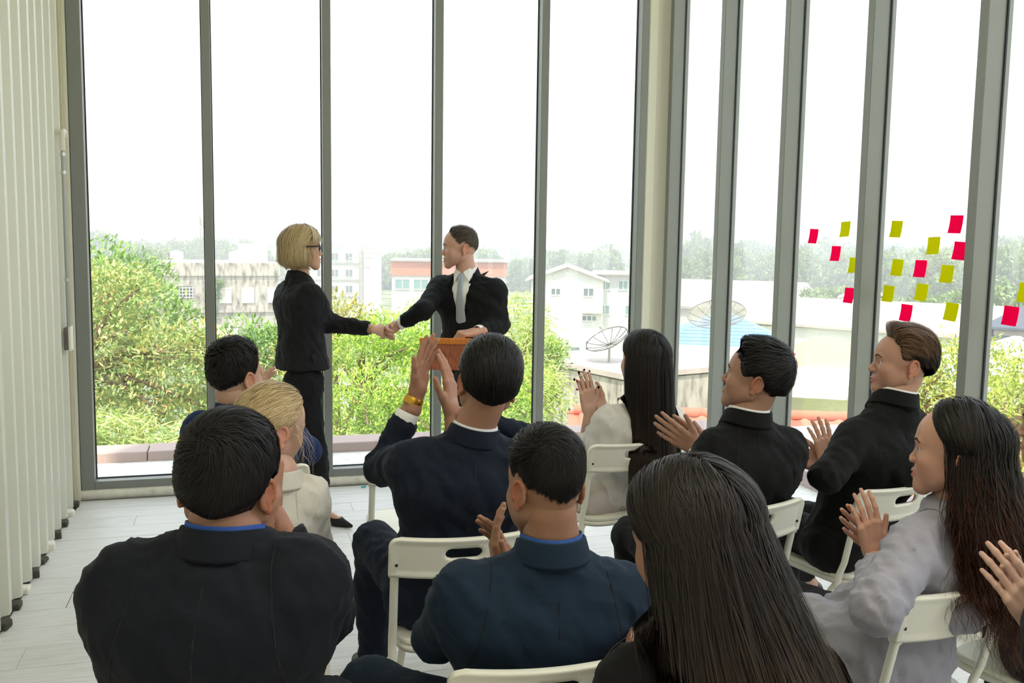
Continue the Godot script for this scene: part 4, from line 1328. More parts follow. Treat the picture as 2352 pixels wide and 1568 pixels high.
func head_prims(s: Sdf, male: bool, ears: bool) -> void:
	var jw := 1.0 if male else 0.90
	s.ell(Vector3(0, 0.035, 0.010), Vector3(0.0745, 0.090, 0.097), 0.02)
	s.ell(Vector3(0, 0.045, -0.035), Vector3(0.056, 0.050, 0.052), 0.03)
	s.ell(Vector3(0, -0.002, -0.030), Vector3(0.0615, 0.085, 0.060), 0.025)
	for x in [-1.0, 1.0]:
		s.cone(Vector3(x * 0.050 * jw, -0.045, 0.004), Vector3(x * 0.020 * jw, -0.090, -0.064), 0.024, 0.018, 0.025)
		s.ell(Vector3(x * 0.040, -0.020, -0.056), Vector3(0.026, 0.024, 0.026), 0.02)
		s.ell(Vector3(x * 0.041 * jw, -0.048, -0.040), Vector3(0.022, 0.030, 0.030), 0.03)
	s.cone(Vector3(-0.010 * jw, -0.094, -0.072), Vector3(0.010 * jw, -0.094, -0.072), 0.019, 0.019, 0.018)
	s.ell(Vector3(0, -0.058, -0.066), Vector3(0.030, 0.030, 0.028), 0.02)
	# neck stub
	s.cone(Vector3(0, -0.045, 0.026), Vector3(0, -0.070, 0.030), 0.046 * (1.0 if male else 0.88), 0.038 * (1.0 if male else 0.88), 0.025)
	# brow, sockets, lids
	s.cone(Vector3(-0.036, 0.022, -0.074), Vector3(0, 0.026, -0.083), 0.012, 0.010, 0.012)
	s.cone(Vector3(0.036, 0.022, -0.074), Vector3(0, 0.026, -0.083), 0.012, 0.010, 0.012)
	for x in [-1.0, 1.0]:
		s.cut(Vector3(x * 0.032, 0.006, -0.097), Vector3(x * 0.034, 0.006, -0.092), 0.0135, 0.0135, 0.012)
		s.cone(Vector3(x * 0.020, 0.0125, -0.0825), Vector3(x * 0.044, 0.012, -0.0765), 0.0048, 0.0045, 0.004)
		s.cone(Vector3(x * 0.020, -0.0025, -0.081), Vector3(x * 0.043, -0.002, -0.0765), 0.0042, 0.0040, 0.004)
	# nose
	var nz := 0.0 if male else 0.0045
	s.cone(Vector3(0, 0.012, -0.0795), Vector3(0, -0.023, -0.1030 + nz), 0.0072, 0.0092 - nz * 0.3, 0.009)
	s.cone(Vector3(0, -0.025, -0.1020 + nz), Vector3(0, -0.031, -0.090), 0.0085, 0.008, 0.006)
	for x in [-1.0, 1.0]:
		s.ell(Vector3(x * 0.0115, -0.029, -0.097), Vector3(0.0075, 0.0068, 0.0095), 0.005)
	# mouth
	s.cone(Vector3(0, -0.0565, -0.0945), Vector3(0.020, -0.060, -0.086), 0.0052, 0.003, 0.004)
	s.cone(Vector3(0, -0.0565, -0.0945), Vector3(-0.020, -0.060, -0.086), 0.0052, 0.003, 0.004)
	s.cone(Vector3(0, -0.0685, -0.0925), Vector3(0.017, -0.066, -0.086), 0.0062, 0.003, 0.004)
	s.cone(Vector3(0, -0.0685, -0.0925), Vector3(-0.017, -0.066, -0.086), 0.0062, 0.003, 0.004)
	s.cut(Vector3(-0.019, -0.0625, -0.0955), Vector3(0.019, -0.0625, -0.0955), 0.0022, 0.0022, 0.003)
	if not ears: return
	for x in [-1.0, 1.0]:
		var bs := Basis(Vector3.UP, x * -0.42) * Basis(Vector3.RIGHT, 0.12)
		var o := Vector3(x * 0.0765, -0.004, 0.014)
		s.ell(o + bs * Vector3(x * 0.003, 0.002, 0.011), Vector3(0.0055, 0.027, 0.016), 0.004, bs)
		var last := Vector3.ZERO
		for k in 12:
			var a := deg_to_rad(205.0 - 24.0 * k)   # from the front of the helix over the top to the lobe
			var rr := 0.0185 if a < 0.3 else 0.0165
			var p := o + bs * Vector3(x * (0.0055 + 0.003 * sin(k * 0.27)), 0.005 + sin(a) * 0.0275, 0.011 + cos(a) * rr)
			if k > 0: s.cone(last, p, 0.0042, 0.0042, 0.003)
			last = p
		s.ell(o + bs * Vector3(x * 0.003, -0.026, 0.006), Vector3(0.0055, 0.010, 0.009), 0.005, bs)
		s.cut(o + bs * Vector3(x * 0.014, 0.000, 0.006), o + bs * Vector3(x * 0.013, 0.010, 0.011), 0.007, 0.006, 0.004)
		s.cone(o + bs * Vector3(x * 0.002, -0.012, -0.002), o + bs * Vector3(x * 0.005, -0.004, -0.003), 0.005, 0.004, 0.004)

const HC := Vector3(0, 0.02, 0.01)
const NA := 48
const NE := 40

class Head:
	var sdf: Sdf
	var table := PackedFloat32Array()

func make_head(male: bool) -> Head:
	var h := Head.new()
	var s := Sdf.new()
	head_prims(s, male, false)
	s.build(0.006)
	h.table.resize(NA * NE)
	for e in NE:
		var el := lerpf(-PI * 0.5, PI * 0.5, e / float(NE - 1))
		for a in NA:
			var d := hdir(TAU * a / NA, el)
			var r := 0.16
			while r > 0.03 and s.at(HC + d * r) > 0.0: r -= 0.002
			h.table[e * NA + a] = r
	h.sdf = Sdf.new()
	head_prims(h.sdf, male, true)
	h.sdf.build(0.0030)
	return h

func hdir(az: float, el: float) -> Vector3:
	return Vector3(sin(az) * cos(el), sin(el), -cos(az) * cos(el))

func hrad(t: PackedFloat32Array, d: Vector3) -> float:
	var e := (asin(clampf(d.y, -1, 1)) / PI + 0.5) * (NE - 1)
	var a := fposmod(atan2(d.x, -d.z) / TAU, 1.0) * NA
	var e0 := mini(int(e), NE - 2)
	var a0 := int(a) % NA
	var a1 := (a0 + 1) % NA
	var fe := e - e0
	var fa := a - int(a)
	return lerpf(lerpf(t[e0 * NA + a0], t[e0 * NA + a1], fa), lerpf(t[e0 * NA + NA + a0], t[e0 * NA + NA + a1], fa), fe)

class Hair:
	var line := PackedFloat32Array([48, 44, 34, 2, 12, -14, -32])   # hairline elevation at 0, 30, 55, 75, 100, 130, 180 degrees from the face
	var top := 0.03
	var front := 0.03
	var side := 0.018
	var back := 0.022
	var fade := 14.0
	var flow := "whorl"
	var whorl := Vector3(0.1, 0.75, 0.65)
	var part := 0.0
	var n := 1800
	var length := 0.06
	var vary := 0.35
	var step := 0.011
	var rad := 0.0011
	var cols := [Color(0.012, 0.010, 0.009), Color(0.03, 0.026, 0.024)]
	var tip := Color(-1, 0, 0)
	var tip_from := 0.5
	var gravity := 0.0
	var wave := 0.0
	var lift := 0.0
	var cut_y := -9.0
	var seed_ := 1
	var sidecol := Color(-1, 0, 0)
	var cling := 8.0
	var loose := 0.0
	var pull := Vector3.ZERO
	var rough := 0.42
	var curl := 0.0            # how much the ends turn inwards

func hline(st: Hair, az: float) -> float:
	var a := absf(wrapf(az, -PI, PI)) * 180.0 / PI
	var xs := [0.0, 30.0, 55.0, 75.0, 100.0, 130.0, 180.0]
	for k in 6:
		if a <= xs[k + 1]:
			var f: float = (a - xs[k]) / (xs[k + 1] - xs[k])
			return deg_to_rad(lerpf(st.line[k], st.line[k + 1], f * f * (3.0 - 2.0 * f)))
	return deg_to_rad(st.line[6])

func hthick(st: Hair, d: Vector3) -> float:
	var el := asin(clampf(d.y, -1, 1))
	var az := atan2(d.x, -d.z)
	var fr := clampf(-d.z / maxf(cos(el), 0.05) * 0.5 + 0.5, 0, 1)
	var wt := smoothstep(0.25, 0.95, el)
	var sb := smoothstep(1.3, 2.7, absf(az))
	var t := lerpf(lerpf(st.side, st.back, sb), lerpf(st.top, st.front, fr * fr * smoothstep(1.4, 0.8, el)), wt)
	var over := (el - hline(st, az)) * 180.0 / PI
	return t * smoothstep(-2.0, st.fade, over)

func hair_cap(mb: MB, st: Hair, h: Head, xf: Transform3D, sc: float) -> void:
	var ra := 72
	var rows := 44
	var rings := []
	var c0: Color = st.cols[0]
	mb.col = c0
	for e in rows + 1:
		var el := lerpf(-1.15, PI * 0.5 - 0.001, e / float(rows))
		var ring := PackedVector3Array()
		for a in ra:
			var az := TAU * a / ra
			var d := hdir(az, el)
			var t := hthick(st, d)
			var r := hrad(h.table, d)
			r = r + t * 0.42 if t > 0.0015 else r * 0.86
			ring.append(xf * (HC + d * (r * sc)))
		rings.append(ring)
	var s0 := mb.v.size()
	mb.loft(rings)
	var fc := FastNoiseLite.new()
	fc.seed = st.seed_; fc.frequency = 30.0
	for k in range(s0, mb.v.size()): mb.c[k] = (st.cols[0] as Color).lerp(st.cols[1], clampf(0.35 + fc.get_noise_3dv(mb.v[k]) * 0.8, 0, 1)) * (0.8 if st.sidecol.r < 0.0 else 0.5)
	# outward normals
	var mid := xf * HC
	var bad := 0
	for k in range(s0, mb.v.size(), 37):
		if mb.n[k].dot(mb.v[k] - mid) < 0: bad += 1
	if bad > (mb.v.size() - s0) / 74:
		for k in range(s0, mb.v.size()): mb.n[k] = -mb.n[k]
		var k := 0
		while k < mb.i.size():
			if mb.i[k] >= s0:
				var x := mb.i[k + 1]; mb.i[k + 1] = mb.i[k + 2]; mb.i[k + 2] = x
			k += 3

func strand(mb: MB, pts: PackedVector3Array, rad: float, c0: Color, c1: Color, from: float, up: Vector3, tilt := 0.0) -> void:
	var m := pts.size()
	if m < 2: return
	var s0 := mb.v.size()
	for k in m:
		var t: Vector3 = (pts[mini(k + 1, m - 1)] - pts[maxi(k - 1, 0)]).normalized()
		var out := (pts[k] - up)
		out = (out - t * out.dot(t)).normalized()
		var side := t.cross(out)
		var q := k / float(m - 1)
		var r := rad * (1.0 if q < 0.65 else lerpf(1.0, 0.15, (q - 0.65) / 0.35))
		var col := c0.lerp(c1, clampf((q - from) / maxf(1.0 - from, 0.01), 0, 1))
		var nn := (out + side * tilt).normalized()
		mb.v.append(pts[k] + side * r); mb.n.append(nn); mb.c.append(col)
		mb.v.append(pts[k] - side * r); mb.n.append(nn); mb.c.append(col)
	for k in m - 1:
		var a := s0 + k * 2
		mb.i.append(a); mb.i.append(a + 1); mb.i.append(a + 2)
		mb.i.append(a + 1); mb.i.append(a + 3); mb.i.append(a + 2)

func hair_strands(mb: MB, st: Hair, h: Head, xf: Transform3D, sc: float, bodies: Array) -> void:
	var rg := RandomNumberGenerator.new()
	rg.seed = st.seed_
	var inv := xf.affine_inverse()
	var down := (inv.basis * Vector3.DOWN).normalized()
	var centre := xf * HC
	var wv := st.whorl.normalized()
	var fn := FastNoiseLite.new()
	fn.seed = st.seed_; fn.frequency = 1.0
	var made := 0
	var tries := 0
	while made < st.n and tries < st.n * 6:
		tries += 1
		var el := asin(rg.randf_range(-0.75, 1.0))
		var az := rg.randf_range(-PI, PI)
		if el < hline(st, az) + deg_to_rad(1.0): continue
		var d := hdir(az, el)
		var clump := fn.get_noise_3d(d.x * 14.0, d.y * 14.0, d.z * 14.0)
		var u := rg.randf_range(0.35, 1.0) + clump * 0.12
		var len := st.length * (1.0 + rg.randf_range(-st.vary, st.vary) + clump * 0.2)
		var wt := smoothstep(0.25, 0.95, el)
		if st.gravity <= 0.0: len = minf(len * lerpf(0.55, 1.0, wt), 0.010 + 2.0 * hthick(st, d))
		var pts := PackedVector3Array()
		var p := HC + d * ((hrad(h.table, d) + hthick(st, d) * (0.42 + u * 0.4)) * sc)
		var dir := Vector3.ZERO
		var trav := 0.0
		var ph := rg.randf() * TAU
		var n2 := fn.get_noise_3d(d.x * 5.0 + 9.0, d.y * 5.0, d.z * 5.0)
		var sideways := Vector3(rg.randfn(), rg.randfn(), rg.randfn()) * 0.07 + Vector3(n2, 0, n2) * 0.45
		var k := 0
		while trav < len and k < 70:
			pts.append(xf * p)
			var rel := p - HC
			var rd := rel.normalized()
			var fl: Vector3
			if st.flow == "whorl":
				fl = rd - wv
				fl += rd.cross(wv) * 0.55
			elif st.flow == "back":
				fl = Vector3(-signf(rd.x) * 0.05, -0.25 - 0.9 * clampf(rd.z, 0, 1), 1.0)
				if rd.z < -0.2 and rd.y > 0.5: fl += Vector3(0.25, 0.1, 0)
			elif st.flow == "bun":
				fl = st.pull - rd
			elif st.flow == "side":
				fl = Vector3(1.0 if rd.x > st.part else -1.0, -0.5, 0.15 + 0.5 * rd.z) if rd.y > 0.35 else Vector3(0, -1, 0.35 + 0.3 * rd.z)
				if rd.z < -0.3: fl += Vector3(0, 0, -0.5)
			else:   # parted, falling
				var sx := 1.0 if rd.x > st.part else -1.0
				fl = Vector3(sx * (1.1 if rd.z < 0.45 else 0.35), -0.75, 0.55)
				if rd.y < 0.2: fl = Vector3(0, -1, 0.15 if rd.z < 0.3 else 0.0)
			fl += sideways
			fl = fl - rd * fl.dot(rd)
			fl = fl.normalized()
			var eln := asin(clampf(rd.y, -1, 1)) * 180.0 / PI
			var free := st.gravity > 0.0 and (eln < st.cling)
			if free:
				var g := (down + st.pull * 0.35 if st.flow != "bun" else down)
				dir = (dir * 1.4 + g * st.gravity + sideways * st.loose).normalized()
				if st.curl > 0.0 and p.y < st.cut_y + 0.045: dir = (dir - rd * st.curl).normalized()
			else:
				dir = (dir * 0.6 + fl).normalized()
			p += dir * st.step
			trav += st.step
			if st.wave > 0.0 and trav > len * 0.35:
				var w := st.wave * (trav / len - 0.35)
				p += Vector3(sin(trav * 42.0 + ph * 0.25 + n2 * 6.0), 0, cos(trav * 42.0 + ph * 0.25 + n2 * 6.0)) * w
			rel = p - HC
			rd = rel.normalized()
			var q := trav / len
			var uu := (u + st.lift * q) * (1.0 - (0.45 * q * q if st.gravity <= 0.0 else 0.0))
			var rmin := (hrad(h.table, rd) + maxf(hthick(st, rd), st.side * 0.4 if free else 0.0) * uu) * sc
			if free:
				if rel.length() < rmin: p = HC + rd * rmin
			else:
				p = HC + rd * lerpf(rel.length(), rmin, 0.7)
			if bodies.size() > 0 and free:
				var wp := xf * p
				for b in bodies:
					var a: Vector3 = b[0]
					var ba: Vector3 = b[1] - a
					var t := clampf((wp - a).dot(ba) / maxf(ba.length_squared(), 1e-6), 0, 1)
					var v := wp - a - ba * t
					var r := lerpf(b[2], b[3], t) + 0.004 + u * 0.014
					var l := v.length()
					if l < r: wp += v / maxf(l, 1e-4) * (r - l)
				p = inv * wp
			if p.y < st.cut_y + n2 * 0.03 + (u - 0.7) * 0.02: break
			k += 1
		var mixv := clampf(rg.randf() * 0.75 + clump * 0.7 + 0.15, 0, 1)
		var c: Color = (st.cols[0] as Color).lerp(st.cols[1], mixv)
		if st.sidecol.r >= 0.0: c = st.sidecol.lerp(c, smoothstep(0.28, 0.62, el + clump * 0.2 + (0.25 if d.z < -0.2 else 0.0)))
		c = c * rg.randf_range(0.88, 1.14)
		var c1 := c if st.tip.r < 0.0 else st.tip * rg.randf_range(0.7, 1.3)
		strand(mb, pts, st.rad * rg.randf_range(0.7, 1.4), c, c1, st.tip_from, centre, rg.randf_range(-0.32, 0.32))
		made += 1

# hands: wrist at the origin, fingers along +y, palm looks along +z, thumb towards +x (a right hand)
func make_hand(bend: Array, spread: float, thumb: Array, slim: float) -> MB:
	var s := Sdf.new()
	var kx := [0.029, 0.0095, -0.0105, -0.0285]
	var ky := [0.091, 0.095, 0.091, 0.083]
	var ln := [[0.043, 0.026, 0.021], [0.047, 0.029, 0.022], [0.043, 0.027, 0.022], [0.034, 0.020, 0.019]]
	var zz := Vector3.BACK
	for f in 4:
		s.cone(Vector3(kx[f] * 0.62, 0.008, 0.0), Vector3(kx[f], ky[f], -0.002), 0.0135 * slim, 0.0108 * slim, 0.012)
	s.cone(Vector3(-0.016, 0.02, 0.007), Vector3(-0.022, 0.06, 0.006), 0.013, 0.011, 0.012)
	for f in 4:
		var sp: float = spread * [0.10, 0.02, -0.07, -0.17][f]
		var dir := Basis(Vector3.FORWARD, sp) * Vector3.UP
		var axis := Basis(Vector3.FORWARD, sp) * Vector3.RIGHT
		var p := Vector3(kx[f], ky[f], -0.001)
		var rr := [0.0096, 0.0086, 0.0079, 0.0066]
		for k in 3:
			var bn: float = bend[k] + (f * 3.0 if k == 0 else 0.0)
			dir = Basis(axis, deg_to_rad(bn)) * dir
			var q: Vector3 = p + dir * ln[f][k]
			var fr := (0.86 if f == 3 else 1.0) * slim
			s.cone(p, q, rr[k] * fr, rr[k + 1] * fr, 0.0045 if k > 0 else 0.006)
			p = q
	var tp := [Vector3(0.020, 0.014, 0.004), Vector3(thumb[0], 0.050, thumb[1]), Vector3(thumb[2], 0.080, thumb[3]), Vector3(thumb[4], 0.104, thumb[5])]
	s.cone(tp[0], tp[1], 0.0155 * slim, 0.0135 * slim, 0.012)
	s.cone(tp[1], tp[2], 0.0118 * slim, 0.0100 * slim, 0.006)
	s.cone(tp[2], tp[3], 0.0100 * slim, 0.0080 * slim, 0.004)
	s.cone(Vector3(0, 0.016, 0), Vector3(0, -0.050, 0), 0.0215 * slim, 0.0245 * slim, 0.014, Vector3.RIGHT, 0.80)
	s.build(0.0030)
	var mb := MB.new()
	s.mesh(mb)
	return mb

func hand_basis(dir: Vector3, palm: Vector3, right: bool) -> Basis:
	var y := dir.normalized()
	var z := (palm - y * palm.dot(y)).normalized()
	var x := y.cross(z)
	return Basis(x if right else -x, y, z)


# ---------------------------------------------------------------- folding chairs, lectern, notes
func make_chair() -> Node3D:
	# origin on the floor under the seat, facing -z
	var t := thing("folding_chair", "", "chair", Vector3.ZERO)
	var hw := 0.190
	var top := Vector3(0, 0.775, 0.215)
	var mid := Vector3(0, 0.657, 0.188)
	var lean := (top - mid).normalized()
	var nrm := Vector3.RIGHT.cross(lean).normalized()   # towards the back
	if nrm.z < 0: nrm = -nrm
	# backrest: a curved plate with a grip hole, rounded top corners and a rim
	var mb := MB.new()
	var w := 0.208
	var h := 0.120
	var outer := PackedVector2Array()
	for k in 9:
		var a := PI * 0.5 * k / 8.0
		outer.append(Vector2(w - 0.034 + 0.034 * cos(a), h - 0.034 + 0.034 * sin(a)))
	for k in 15:
		var x := lerpf(w - 0.036, -(w - 0.036), k / 14.0)
		outer.append(Vector2(x, h))
	for k in 9:
		var a := PI * 0.5 + PI * 0.5 * k / 8.0
		outer.append(Vector2(-w + 0.034 + 0.034 * cos(a), h - 0.034 + 0.034 * sin(a)))
	for k in 21:
		var x := lerpf(-w, w, k / 20.0)
		outer.append(Vector2(x, -0.006 + 0.004 * (1.0 - pow(absf(x) / w, 4.0))))
	var hole := PackedVector2Array()
	for k in 24:
		var a := TAU * k / 24.0
		var c := Vector2(cos(a), sin(a)) * 0.017
		c.x += 0.036 if cos(a) > 0.0 else -0.036
		hole.append(Vector2(0, 0.074) + c)
	# triangulated by strips between the outline and the hole: split the plate in a grid and drop what is in the hole
	var nxs := 44
	var nys := 20
	var th := 0.011
	var grid := []
	for iy in nys + 1:
		for ix in nxs + 1:
			var u := lerpf(-1, 1, ix / float(nxs))
			var v := iy / float(nys)
			var y := lerpf(-0.002, h, v)
			var wx := w
			if y > h - 0.034: wx = w - 0.034 + sqrt(maxf(0.034 * 0.034 - pow(y - h + 0.034, 2), 0.0))
			grid.append(Vector2(u * wx, y))
	var curve := 0.030
	var front := []
	var back := []
	for p in grid:
		var cz := curve * (1.0 - pow(p.x / w, 2.0))
		var rim := 0.0
		var edge := minf(w - absf(p.x), minf(p.y, h - p.y))
		if edge < 0.018: rim = 0.004 * smoothstep(0.018, 0.008, edge)
		var o: Vector3 = mid + Vector3.RIGHT * p.x + lean * p.y
		front.append(o + nrm * (cz - 0.004 - th * 0.5))
		back.append(o + nrm * (cz + th * 0.5 + rim - 0.004))
	var inhole := func_hole(grid)
	var vs := MB.new()
	for p in back:
		vs.v.append(p); vs.n.append(Vector3.ZERO); vs.c.append(Color.WHITE)
	for p in front:
		vs.v.append(p); vs.n.append(Vector3.ZERO); vs.c.append(Color.WHITE)
	var nb := back.size()
	# snap the grid points round the hole onto its edge
	for k in grid.size():
		var q: Vector2 = grid[k] - Vector2(0, 0.074)
		var dd := hole_dist(q)
		if absf(dd) < 0.0062:
			var gx := (hole_dist(q + Vector2(0.0005, 0)) - hole_dist(q - Vector2(0.0005, 0))) / 0.001
			var gy := (hole_dist(q + Vector2(0, 0.0005)) - hole_dist(q - Vector2(0, 0.0005))) / 0.001
			var mv: Vector3 = Vector3.RIGHT * (-dd * gx) + lean * (-dd * gy)
			vs.v[k] += mv; vs.v[nb + k] += mv
			inhole[k] = 2
	var wdt := nxs + 1
	for iy in nys:
		for ix in nxs:
			var a := iy * wdt + ix
			var q := [a, a + 1, a + 1 + wdt, a + wdt]
			var inside := false
			for z in q: inside = inside or inhole[z] == 1
			if inside: continue
			if inhole[q[0]] == 2 and inhole[q[1]] == 2 and inhole[q[2]] == 2 and inhole[q[3]] == 2: continue
			vs.i.append_array([a, a + 1 + wdt, a + 1, a, a + wdt, a + 1 + wdt])
			vs.i.append_array([nb + a, nb + a + 1, nb + a + 1 + wdt, nb + a, nb + a + 1 + wdt, nb + a + wdt])
	# edges: every edge used once on the back gets a wall to the front
	var seen := {}
	var kk := 0
	var ii := vs.i.duplicate()
	while kk < ii.size():
		if ii[kk] < nb:
			for e in [[ii[kk], ii[kk + 1]], [ii[kk + 1], ii[kk + 2]], [ii[kk + 2], ii[kk]]]:
				var r := "%d_%d" % [e[1], e[0]]
				if seen.has(r): seen.erase(r)
				else: seen["%d_%d" % [e[0], e[1]]] = e
		kk += 3
	for e in seen.values(): vs.i.append_array([e[0], nb + e[1], e[1], e[0], nb + e[0], nb + e[1]])
	vs.smooth()
	obj("backrest", vs.mesh(), M.chair, t)
	# side posts: up through the backrest, bent at the seat, down to the rear feet; front legs cross behind the seat rail
	for s in [-1.0, 1.0]:
		var p := MB.new()
		var x: float = s * hw
		p.tube(PackedVector3Array([Vector3(x, 0.69, 0.190), Vector3(x, 0.50, 0.148), Vector3(x, 0.45, 0.128), Vector3(x, 0.41, 0.122), Vector3(x, 0.36, 0.128), Vector3(x, 0.018, 0.20)]), PackedFloat32Array([0.0125]), 10, true, Vector3.RIGHT, 0.85)
		obj("post", p.mesh(), M.chair, t)
		var sl := MB.new()
		sl.tube(PackedVector3Array([Vector3(x, 0.650, 0.180), Vector3(x, 0.70, 0.190), Vector3(x, 0.735, 0.196)]), PackedFloat32Array([0.0165, 0.0175, 0.012]), 10)
		obj("socket", sl.mesh(), M.chair, t)
		var f := MB.new()
		f.tube(PackedVector3Array([Vector3(s * 0.155, 0.425, 0.10), Vector3(s * 0.155, 0.40, 0.085), Vector3(s * 0.155, 0.018, -0.205)]), PackedFloat32Array([0.011]), 10, true, Vector3.RIGHT, 0.85)
		obj("leg", f.mesh(), M.chair, t)
		var bt := MB.new()
		bt.tube(PackedVector3Array([Vector3(x * 0.985, 0.690, 0.196), Vector3(x * 0.985, 0.690, 0.2065)]), PackedFloat32Array([0.0058, 0.0045]), 10)
		obj("bolt", bt.mesh(), M.bolt, t)
		for q in [Vector3(x, 0.012, 0.2015), Vector3(s * 0.155, 0.012, -0.209)]:
			var ft := MB.new()
			ft.tube(PackedVector3Array([q - Vector3(0, 0.012, 0), q + Vector3(0, 0.02, 0)]), PackedFloat32Array([0.016, 0.0145]), 10)
			obj("foot", ft.mesh(), M.chair_grey, t)
	# seat: rounded slab with grooves in its skirt
	var st := MB.new()
	var rings := []
	for q in [[0.0, 0.0], [0.0, 0.012], [-0.003, 0.018], [-0.0055, 0.019], [-0.0055, 0.021], [-0.002, 0.023], [0.0, 0.034], [-0.006, 0.040]]:
		var ring := PackedVector3Array()
		for k in 40:
			var a := TAU * k / 40.0
			var cx := signf(cos(a)) * pow(absf(cos(a)), 0.42)
			var cz := signf(sin(a)) * pow(absf(sin(a)), 0.42)
			ring.append(Vector3(cx * (0.176 + q[0]), 0.402 + q[1], -0.025 + cz * (0.178 + q[0])))
		rings.append(ring)
	st.loft(rings, true, true, true)
	flip_if(st, Vector3(0, 0.42, -0.025))
	obj("seat", st.mesh(), M.chair, t)
	for q in [0.17, -0.16]:
		var cb := MB.new()
		var yy := 0.11
		cb.tube(PackedVector3Array([Vector3(-0.172 if q > 0 else -0.155, yy, 0.18 if q > 0 else -0.133), Vector3(0.172 if q > 0 else 0.155, yy, 0.18 if q > 0 else -0.133)]), PackedFloat32Array([0.009]), 8)
		obj("crossbar", cb.mesh(), M.chair, t)
	return t

func hole_dist(q: Vector2) -> float:
	var x := maxf(absf(q.x) - 0.036, 0.0)
	return sqrt(x * x + q.y * q.y) - 0.017

func func_hole(grid: Array) -> PackedByteArray:
	var r := PackedByteArray()
	r.resize(grid.size())
	for k in grid.size():
		if hole_dist(grid[k] - Vector2(0, 0.074)) < 0.0: r[k] = 1
	return r

func furniture() -> void:
	M.chair = mat(Color8(232, 230, 214), 0.36, 0.0, 0.5)
	M.chair_grey = mat(Color8(150, 150, 142), 0.6)
	M.bolt = mat(Color8(70, 70, 68), 0.35, 0.8)
	var ch := make_chair()
	var first := true
	for c in chairs_list():
		var o: Node3D = ch
		if not first:
			o = ch.duplicate()
			o.name = numbered("folding_chair")
			add_child(o)
		first = false
		o.position = c[0]
		o.rotation.y = deg_to_rad(c[1])
		tag(o, c[2], "chair", "white folding chairs of the audience")
	lectern()
	notes()
	wall_bits()

func wood(dark: bool) -> StandardMaterial3D:
	var m := mat(Color.WHITE, 0.38)
	if dark: m.albedo_texture = noise_tex(61, 0.02, [[0.0, Color8(112, 54, 30)], [0.5, Color8(150, 84, 52)], [1.0, Color8(170, 104, 68)]], 4)
	else: m.albedo_texture = noise_tex(62, 0.02, [[0.0, Color8(160, 84, 22)], [0.5, Color8(196, 116, 40)], [1.0, Color8(214, 140, 62)]], 4)
	return tri_mat(m, Vector3(9.0, 1.4, 9.0), false)


# ---------------------------------------------------------------- people
class Cloth extends Surface:
	var fn := FastNoiseLite.new()
	var joints := []      # [point, reach, amount, along]
	var amp := 0.004
	var seams := []       # [point, normal of the cut plane, a limit point, limit radius]
	func _init() -> void:
		moves = true
		fn.frequency = 7.0; fn.fractal_octaves = 2
	func push(p: Vector3, nn: Vector3) -> float:
		var a := fn.get_noise_3d(p.x * 1.9 + p.y * 0.9, p.y * 0.6, p.z * 1.6)
		var b := fn.get_noise_3d(p.x * 0.8, p.y * 2.2 + p.x * 0.8, p.z * 0.9 + 7.0)
		var d := (0.55 - absf(a) * 3.2) * amp * 0.9 + b * amp * 1.3
		for j in joints:
			var q: Vector3 = p - j[0]
			var l := q.length()
			if l < j[1]:
				var w: float = 1.0 - l / j[1]
				var al: Vector3 = j[3]
				var s := q.dot(al) + 0.012 * fn.get_noise_3d(p.x * 2.0, p.y * 2.0, p.z * 2.0)
				d += (absf(sin(s * 62.0)) * 2.0 - 1.2) * j[2] * w * w * 1.6
		for s in seams:
			var t: float = (p - s[0]).dot(s[1])
			if absf(t) < 0.007 and (p - s[2]).length() < s[3]: d -= 0.0028 * (1.0 - absf(t) / 0.007)
		return d

func sweep(mb: MB, ce: Vector3, n: Vector3, f: Vector3, rx: float, rz: float, prof: Array, dip: float, a0 := -PI, a1 := PI, segs := 40) -> void:
	# a collar: the profile [radial, along n] swept round an ellipse; angle 0 is the back, dip lowers the front
	var r := f.cross(n).normalized()
	var ff := n.cross(r).normalized()
	var rings := []
	var closed := a1 - a0 > TAU - 0.01
	for k in segs + 1:
		var a := lerpf(a0, a1, k / float(segs))
		var ring := PackedVector3Array()
		var front := 0.5 - 0.5 * cos(a)
		for q in prof:
			var o: Vector3 = r * (sin(a) * (rx + q[0])) - ff * (cos(a) * (rz + q[0]))
			ring.append(ce + o + n * (q[1] - dip * front * front * front) + ff * (dip * 0.25 * front))
		rings.append(ring)
	mb.loft(rings, true, not closed, not closed)
	# outward side up
	var s := mb.v.size() - rings.size() * prof.size()
	var bad := 0
	for k in range(s, mb.v.size()):
		var c: Vector3 = rings[(k - s) / prof.size()][0].lerp(rings[(k - s) / prof.size()][prof.size() / 2], 0.5)
		if mb.n[k].dot(mb.v[k] - c) < 0: bad += 1
	if bad * 2 > mb.v.size() - s:
		for k in range(s, mb.v.size()): mb.n[k] = -mb.n[k]
		var k := 0
		while k < mb.i.size():
			if mb.i[k] >= s:
				var x := mb.i[k + 1]; mb.i[k + 1] = mb.i[k + 2]; mb.i[k + 2] = x
			k += 3

func cuff(parent: Node3D, called: String, a: Vector3, b: Vector3, r0: float, r1: float, m: Material) -> void:
	var d := (b - a).normalized()
	var mb := MB.new()
	var l := (b - a).length()
	var ref := Vector3.UP if absf(d.y) < 0.9 else Vector3.RIGHT
	var u := (ref - d * ref.dot(d)).normalized()
	var w := d.cross(u)
	var rings := []
	for q in [[0.0, r0], [l * 0.5, lerpf(r0, r1, 0.5) + 0.0008], [l, r1], [l, r1 - 0.004], [0.0, r0 - 0.004]]:
		var ring := PackedVector3Array()
		for k in 22: ring.append(a + d * q[0] + (u * cos(TAU * k / 22) + w * sin(TAU * k / 22)) * q[1])
		rings.append(ring)
	mb.loft(rings)
	flip_if(mb, a + d * l * 0.5)
	obj(called, mb.mesh(), m, parent)

